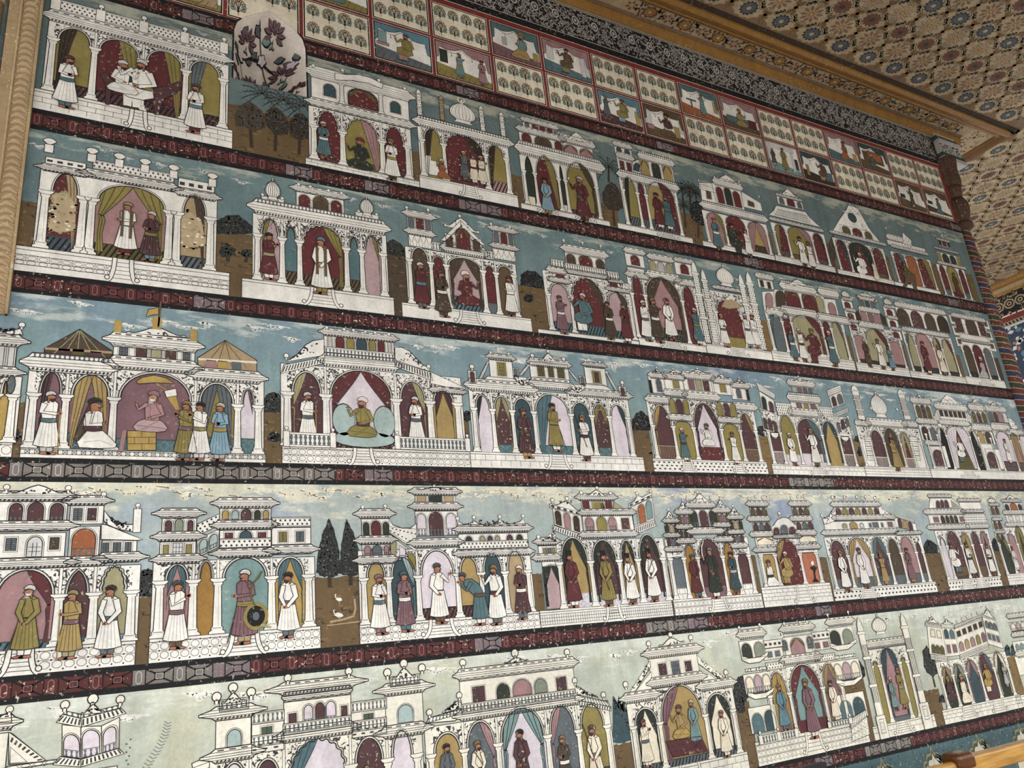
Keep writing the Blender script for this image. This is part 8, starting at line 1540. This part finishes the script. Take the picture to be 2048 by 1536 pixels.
p.arcade((145, 1500, 430, 1480, 715, 1500, 1285, 1440, 1598, 1415, 1850, 1395), (725, 1580), (725, 1305), ('r lilac a=.6', 'r wine a=.55', 'm lilac L=teal a=1.0', 'r wine a=.75', 'r lilac a=.85'), .0115, 1.4)
p.storey(440, 1300, 718, 1105, ('f green .30 .62 .10 .72 shut',)); p.parapet(440, 1150, 718, 1080, 'bal'); p.parapet(440, 1345, 715, 1265, 'bal'); p.parapet(440, 1400, 715, 1330, 'holes'); p.storey(1288, 1165, 1590, 1000, ('f green .35 .62 .12 .72 shut',)); p.parapet(1288, 1050, 1590, 970, 'bal'); p.parapet(1290, 1215, 1590, 1130, 'bal'); p.parapet(1300, 1265, 1590, 1195, 'holes')
f = p.storey(715, 1190, 1282, 830, ('f wine .07 .18 .13 .43', 'r lilac .29 .42 .03 .62 rail', 'r wine .46 .59 .03 .65 rail', 'r lilac .62 .76 .03 .65 rail', 'f wine .85 .94 .18 .46'), l=4); p.corn(718, 960, 1280, 830, .003, 'scal', l=8); p.corn(712, 905, 1285, 738, .022); p.fins((748, 780, 1268, 722), .0078)
p.parapet(708, 1240, 1288, 1085, 'bal', l=10); p.corn(715, 1310, 1285, 1140, .013)
for x, y in ((130, 1385), (1588, 1175)):
    f = p.storey(x, y, x + 305, y - 320, ('r mint .32 .72 .08 .62',), l=4); p.corn(x + 3, y - 265, x + 305, y - 365, .018); p.parapet(x + 35, y - 345, x + 285, y - 410, 'bal'); p.ped(x + 55, y - 412, x + 250, y - 435, x + 150, y - 510, 12, .009); p.fins((x + 10, y - 438, x + 305, y - 480), .0088); p.corn(x - 2, y + 100, x + 305, y - 10, .016)
fig(p, 1430, 1900, 1430, 1480, -1, 'd', 'olive', 'teal', '-', 'white')
hill(5, o, 1870, 1560, 1960, 1540, (1900, 1480), 'grey bush clump between the ball-towered palace and the blue-curtain palace', 'tree2', tufts=False)
o = (800, 1240)
p = Pav(5, 'painted_pavilion', 'pale five-arched palace with plum louvred shutters and a blue-curtained centre', o, (232, 1130, 1800, 950), 'the blue-curtain palace', 1.15, CW)
p.plinth(1400, 1420, 'brick')
p.arcade((262, 1135, 545, 1100, 835, 1062, 1258, 1000, 1522, 962, 1770, 945), (545, 1098), (545, 868), ('r ochre a=.65', 'r slate R=rose a=.9', 'r lilac B=leaf a=1.2', 'r slate L=rose a=1.05', 'r olive f=dteal:.2:tiles a=.95'), .0100, 1.3)
p.shape((185, 935, 235, 880, 470, 860, 525, 800, 525, 790, 250, 830, 228, 868), name='side_eaves', l=7); p.wing((228, 880, 530, 795, 525, 760, 240, 835), (), 'bal', l=8); p.wing((1490, 680, 1800, 745, 1765, 695, 1490, 640), (), 'bal', l=8); p.wing((1500, 720, 1800, 775, 1800, 742, 1495, 685), (), 'dent', l=7)
p.corn(530, 868, 1500, 665, .014, 'dent'); p.parapet(525, 805, 1490, 632, 'bal', l=10); f = p.storey(522, 768, 1475, 405, ('f wine .10 .20 .20 .74 shut', 'r dgreen .30 .41 .0 .74 rail', 'r rose .44 .60 .0 .8 rail', 'r sage .63 .74 .0 .74 rail', 'f wine .83 .92 .2 .7 shut')); p.corn(510, 525, 1470, 312, .010, 'scal'); p.fins((535, 392, 1425, 300), .0080); p.ped(885, 372, 1092, 345, 980, 320, 13, .0095)
p.shape((355, 790, 420, 745, 480, 695, 522, 690, 522, 750, 370, 795), name='scroll_gable', l=6, pat='x'); p.shape((1490, 560, 1535, 575, 1600, 635, 1680, 660, 1700, 672, 1500, 632), name='scroll_gable', l=6, pat='x'); p.fins((250, 815, 1735, 662, 505, 668, 1490, 540), .0072)
fig(p, 425, 1560, 392, 1035, 1, 'd', 'wine', 'slate', '-', 'teal'); fig(p, 695, 1540, 668, 1008, 1, 'd', 'ochre', 'cream', '-', 'white', extra='with a belt', prop='belt'); fig(p, 1060, 1500, 1050, 905, -1, 'd', 'dbrown', 'wine', 'umber', 'wine'); fig(p, 1425, 1480, 1408, 960, -1, 'f', 'tan', 'umber', 'white', 'umber'); fig(p, 1690, 1445, 1642, 872, -1, 'd', 'mauve', 'cream', 'mauve', 'cream', prop='musket', extra='with a musket')
hill(5, o, 1810, 1120, 1980, 1100, (1900, 1055), 'brown ground under the ragged dark cypress'); tree(5, o, (1810, 1050, 1812, 760, 1815, 640, 1850, 720, 1865, 640, 1890, 720, 1930, 650, 1920, 740, 1955, 800, 1975, 1040), 'ragged dark cypress between the blue-curtain and half-timber palaces', None, mat='dteal')
o = (1200, 1240)
p = Pav(5, 'painted_pavilion', 'pale house with sloping open-braced roofs, a seated man on a red carpet inside', o, (250, 1300, 1270, 1215), 'the carpet house', 1.05, CW)
p.plinth(900, 1195, 'brick', ((760, 1215, 100),))
p.arcade((328, 1262, 558, 1222, 950, 1152, 1192, 1118), (500, 870), (500, 585), ('r cream B=dgreen f=slate:.15:stripe a=.45', 'r ochre L=mauve f=slate:.15:stripe a=1.0', 'r cream B=dgreen f=slate:.18:stripe a=.55'), .0095, 1)
c = p.cv(26); q = [p.p(*w) for w in ((555, 1035), (855, 990), (918, 1120), (620, 1172))]; c.poly(q, 'maroon'); c.line(q, .001, 'line', 1, True); pattern(c, Fr(q), 'circ', 1); c.build('painted_carpet', p.t)
p.corn(450, 585, 860, 450, .012); f = p.storey(435, 505, 822, 285, ('f wine .18 .33 .12 .70 grid', 'f slate .44 .60 .06 .74 grid', 'f wine .72 .85 .14 .66 grid')); p.corn(412, 335, 825, 225, .014); p.ped(500, 228, 718, 190, 600, 150, 12, .007); p.fins((415, 225, 775, 172), .0075)
p.corn(225, 718, 465, 615, .013); p.corn(868, 612, 1120, 520, .012)
p.shape((250, 620, 300, 608, 430, 400, 425, 345), name='sloping_brace', l=7, pat='x'); p.shape((300, 612, 440, 592, 435, 440), name='lean_to_roof', l=6); p.shape((822, 300, 1070, 500, 1030, 512, 835, 372), name='sloping_brace', l=7, pat='x'); p.shape((845, 420, 1000, 508, 860, 525), name='lean_to_roof', l=6); p.fins((218, 575, 1075, 470), .0078)
fig(p, 415, 1255, 368, 828, 1, 'p', 'mauve', 'cream', 'slate', 'cream'); fig(p, 700, 1010, 660, 700, -1, 'c', 'brown', 'ochre', '-', 'gold'); fig(p, 825, 1075, 790, 662, -1, 'd', 'cream', 'leaf', '-', 'leaf'); fig(p, 1085, 1168, 1018, 755, -1, 'd', 'ochre', 'cream', 'slate', 'cream')
hill(5, o, 1135, 1260, 1360, 1200, (1240, 690), 'brown tufted ground between the carpet house and the round-tower hall'); tree(5, o, (1125, 660, 1140, 560, 1180, 480, 1230, 475, 1260, 560, 1270, 650, 1230, 720, 1240, 780, 1180, 800, 1150, 730), 'billowing dark tree between the carpet house and the round-tower hall')
o = (1568, 1220)
p = Pav(5, 'painted_pavilion', 'pale hall between two round balconied towers, a tall man in mauve at its centre', o, (-222, 1290, 722, 1060), 'the round-tower hall', 1, CW)
p.plinth(100, 1060, 'circ', ((240, 1050, 70),))
p.arcade((-70, 1015, 98, 985, 385, 940, 545, 912), (48, 700), (75, 480), ('r mauve V=gold f=maroon:.12 a=.85', 'r leaf B=maroon f=maroon:.28 a=1.0', 'r mauve B=ochre f=maroon:.15 a=.9'), .0090, 1)
p.corn(0, 475, 295, 395, .011); f = p.storey(20, 408, 235, 205, ('r slate -.05 .10 .35 .85 grid', 'r rose .20 .66 .03 .9 drape', 'r slate .78 .97 .3 .9 grid')); p.corn(-5, 205, 230, 130, .010); p.fins((0, 130, 135, 120, 195, 115), .005); f = p.storey(245, 350, 392, 245, ('f mauve .16 .4 .2 .75', 'f mauve .58 .84 .2 .75')); p.parapet(245, 255, 390, 215, 'dash'); p.parapet(265, 450, 430, 370, 'lat'); f = p.storey(-170, 430, -20, 315, ('f slate .2 .44 .2 .7', 'f slate .6 .84 .2 .7')); p.parapet(-170, 330, -20, 280, 'dash'); p.parapet(-150, 520, 0, 430, 'lat')
for dx, dy in ((0, 0), (755, -110)):
    f = p.storey(-362 + dx, 425 + dy, -180 + dx, 245 + dy, ('r dgreen .06 .44 .02 .85', 'r sage .56 .94 .02 .85'), l=9); p.corn(-372 + dx, 255 + dy, -190 + dx, 160 + dy, .009, l=12); p.fins((-385 + dx, 165 + dy, -210 + dx, 140 + dy), .005); f = p.storey(-325 + dx, 720 + dy, -125 + dx, 520 + dy, ('r cream .06 .32 .03 .85 rail', 'r pink .37 .63 .03 .88 rail', 'r cream .68 .94 .03 .85 rail'), l=9); f = p.storey(-330 + dx, 530 + dy, -150 + dx, 480 + dy, (), l=9, pat='scroll'); f = p.storey(-275 + dx, 1060 + dy, -85 + dx, 800 + dy, ('r teal .08 .47 .0 .75', 'r dteal .54 .93 .0 .8'), l=9)
    for a, b in ((-360, 430), (-310, 735)):
        q = [(a + dx, b + dy), (a + 60 + dx, b + 28 + dy), (a + 150 + dx, b + 15 + dy), (a + 215 + dx, b - 40 + dy), (a + 222 + dx, b - 75 + dy), (a + 150 + dx, b - 30 + dy), (a + 60 + dx, b - 18 + dy), (a - 8 + dx, b - 38 + dy)]; p.shape(sum(([x, y] for x, y in q), []), name='ring_balcony', l=14)
p.balus(-200, 1140, 92, 1020, 3, 44); p.balus(382, 1000, 555, 925, 2, 44); p.wing((560, 1020, 700, 905, 690, 850, 555, 930), (), 'bal', l=44); p.wing((580, 1125, 730, 1060, 705, 905, 570, 1015), (), 'circ', l=3)
fig(p, 20, 1030, -35, 615, 1, 'd', 'gold', 'blue', '-', 'teal'); fig(p, 265, 1095, 178, 565, -1, 'd', 'ochre', 'mauve', 'ochre', 'cream'); fig(p, 455, 950, 385, 585, -1, 'd', 'brown', 'cream', '-', 'cream')
hill(5, o, 615, 1130, 790, 1090, (670, 570), 'brown ground between the round-tower hall and the twisted-pillar mosque'); tree(5, o, (608, 575, 605, 490, 640, 425, 685, 490, 695, 560, 660, 590), 'dark cypress between the round-tower hall and the twisted-pillar mosque')
p = Pav(5, 'painted_pavilion', 'pale mosque front with striped dome between two huge twisted pillars', o, (772, 1090, 1300, 975), 'the twisted-pillar mosque', .95, CW)
p.plinth(1000, 945, 'brick', ((1010, 960, 60),))
p.arcade((840, 910, 912, 898, 1085, 868, 1150, 858), (832, 462), (840, 325), ('r olive a=.2', 'm rose B=dteal f=slate:.08 a=.98', 'r olive a=.2'), .0090, .9)
for xb, yb, xt, yt in ((812, 900, 635, 60), (1180, 790, 985, 25)): p.minaret(xb, yb, xt, yt, 26, 30, pat='dent'); u, v = p.p(xb, yb); c = p.cv(34); w = 40 * p.px(xb, yb); c.rect(u - w, p.vb, u + w, v, CW); c.line([(u - w, p.vb), (u + w, p.vb), (u + w, v), (u - w, v)], LW, 'line', 1, True); c.line([(u - w * .5, v - .028), (u + w * .5, v - .028), (u + w * .5, v - .006), (u - w * .5, v - .006)], .0012, 'line', 1, True); c.line([(u - w * .3, v - .023), (u + w * .3, v - .023), (u + w * .3, v - .011), (u - w * .3, v - .011)], .0009, 'line', 1, True); c.build('pillar_base', p.t)
p.corn(718, 335, 1020, 235, .008); p.dome(825, 205, 62, 45)
fig(p, 960, 860, 905, 560, 1, 'd', 'white', 'leaf', 'olive', 'navy'); fig(p, 1035, 842, 970, 478, -1, 'f', 'ochre', 'olive', 'tan', 'olive')
hill(5, o, 1235, 1000, 1385, 945, (1310, 670), 'brown ground between the twisted-pillar mosque and the corner mansion'); tree(5, o, (1190, 480, 1180, 350, 1210, 295, 1250, 340, 1290, 430, 1310, 540, 1270, 570, 1220, 540), 'tall dark tree beside the corner mansion', (1290, 660)); tree(5, o, (1320, 790, 1320, 740, 1350, 715, 1375, 740, 1380, 790), 'small dark bush at the foot of the corner mansion', mat='black')
p = Pav(5, 'painted_pavilion', 'pale corner mansion with slanting rows of dark windows and small cusped arches', o, (1370, 950, 2035, 805), 'the corner mansion', .9, CW)
p.plinth(1450, 835, 'brick', ((1570, 850, 50), (1830, 800, 45)))
p.arcade((1390, 775, 1492, 768, 1605, 760, 1725, 745, 1845, 700, 1955, 665), (1550, 530), (1550, 405), ('m dgreen B=ochre a=.6', 'm dgreen B=sage a=.65', 'm dteal B=rose a=.8', 'm wine R=slate a=1.1', 'm dgreen B=cream a=1.05'), .0085, .8)
p.wing((1240, 375, 1390, 400, 1340, 130, 1215, 110), ('f cream .2 .45 .58 .8', 'f cream .6 .85 .58 .8', 'r dolive .15 .36 .05 .32', 'r dolive .4 .62 .05 .32', 'r dolive .66 .88 .05 .32'), l=6); p.wing((1390, 400, 1500, 385, 1450, 160, 1345, 150), ('r dteal .1 .42 .62 .95', 'r teal .55 .88 .62 .95', 'f mauve .1 .35 .12 .4', 'f mauve .55 .85 .12 .4'), l=6)
p.wing((1500, 385, 1740, 290, 1680, 60, 1450, 160), tuple('f dbrown %.2f %.2f .66 .86' % (i * .2 + .05, i * .2 + .17) for i in range(5)) + tuple('r %s %.2f %.2f .12 .45' % (m, i * .2 + .04, i * .2 + .17) for i, m in enumerate(('rose', 'ochre', 'rose', 'olive', 'mauve'))), l=6); p.wing((1740, 290, 1870, 330, 1800, 90, 1690, 60), ('r slate .1 .34 .62 .88', 'r slate .4 .64 .62 .88', 'r slate .7 .94 .62 .88', 'f slate .1 .3 .2 .42', 'f slate .4 .6 .2 .42', 'f slate .7 .9 .2 .42'), l=6)
p.wing((1200, 135, 1345, 160, 1335, 120, 1200, 100), (), 'dent', l=8); p.wing((1450, 165, 1690, 75, 1680, 40, 1450, 130), (), 'dent', l=8); p.ped(1215, 100, 1320, 115, 1262, 60, 9, .005); p.ped(1345, 120, 1440, 120, 1375, 80, 9, .005); p.ped(1690, 40, 1800, 80, 1730, -10, 9, .005); p.fins((1475, 110, 1520, 90, 1560, 70, 1605, 52, 1650, 34), .0045); p.wing((1250, 420, 1400, 445, 1395, 400, 1245, 378), (), 'dent', l=8); p.wing((1500, 430, 1750, 330, 1740, 285, 1495, 385), (), 'dent', l=8)
fig(p, 1435, 770, 1388, 548, 1, 'c', 'ochre', 'wine', '-', 'wine'); fig(p, 1560, 790, 1492, 528, 1, 'k', 'tan', 'cream', '-', 'cream'); fig(p, 1765, 700, 1722, 448, -1, 'h', 'ochre', 'gold', '-', 'cream'); fig(p, 1905, 655, 1855, 440, -1, 'f', 'ochre', 'grey', '-', 'grey')
hill(5, o, 1900, 830, 2080, 790, (1920, 400), 'rust brown ground at the edge of the bottom row', 'hill2'); tree(5, o, (1880, 395, 1880, 320, 1900, 290, 1930, 320, 1935, 395), 'first of two pointed dark trees before the edge house', mat='dteal'); tree(5, o, (1935, 395, 1935, 310, 1955, 272, 1990, 320, 1995, 390), 'second of two pointed dark trees, nearer the edge house', mat='dteal')
p = Pav(5, 'painted_pavilion', 'pale house with arcaded upper windows cut off at the picture edge', o, (1990, 800, 2200, 760), 'the edge house', .85, CW)
p.plinth(2050, 720, 'brick'); p.storey(2010, 560, 2200, 360, ()); f = p.storey(1940, 185, 2150, 80, ('r cream .03 .18 .05 .9 rail', 'r pink .21 .36 .05 .9 rail', 'r cream .39 .54 .05 .9 rail', 'r pink .6 .8 .05 .9 rail')); p.corn(1915, 80, 2140, 30, .006); f = p.storey(1970, 360, 2160, 240, ('r leaf .08 .2 .1 .7', 'r leaf .25 .4 .1 .7')); p.corn(1955, 240, 2150, 190, .006); p.corn(1995, 410, 2170, 365, .008)
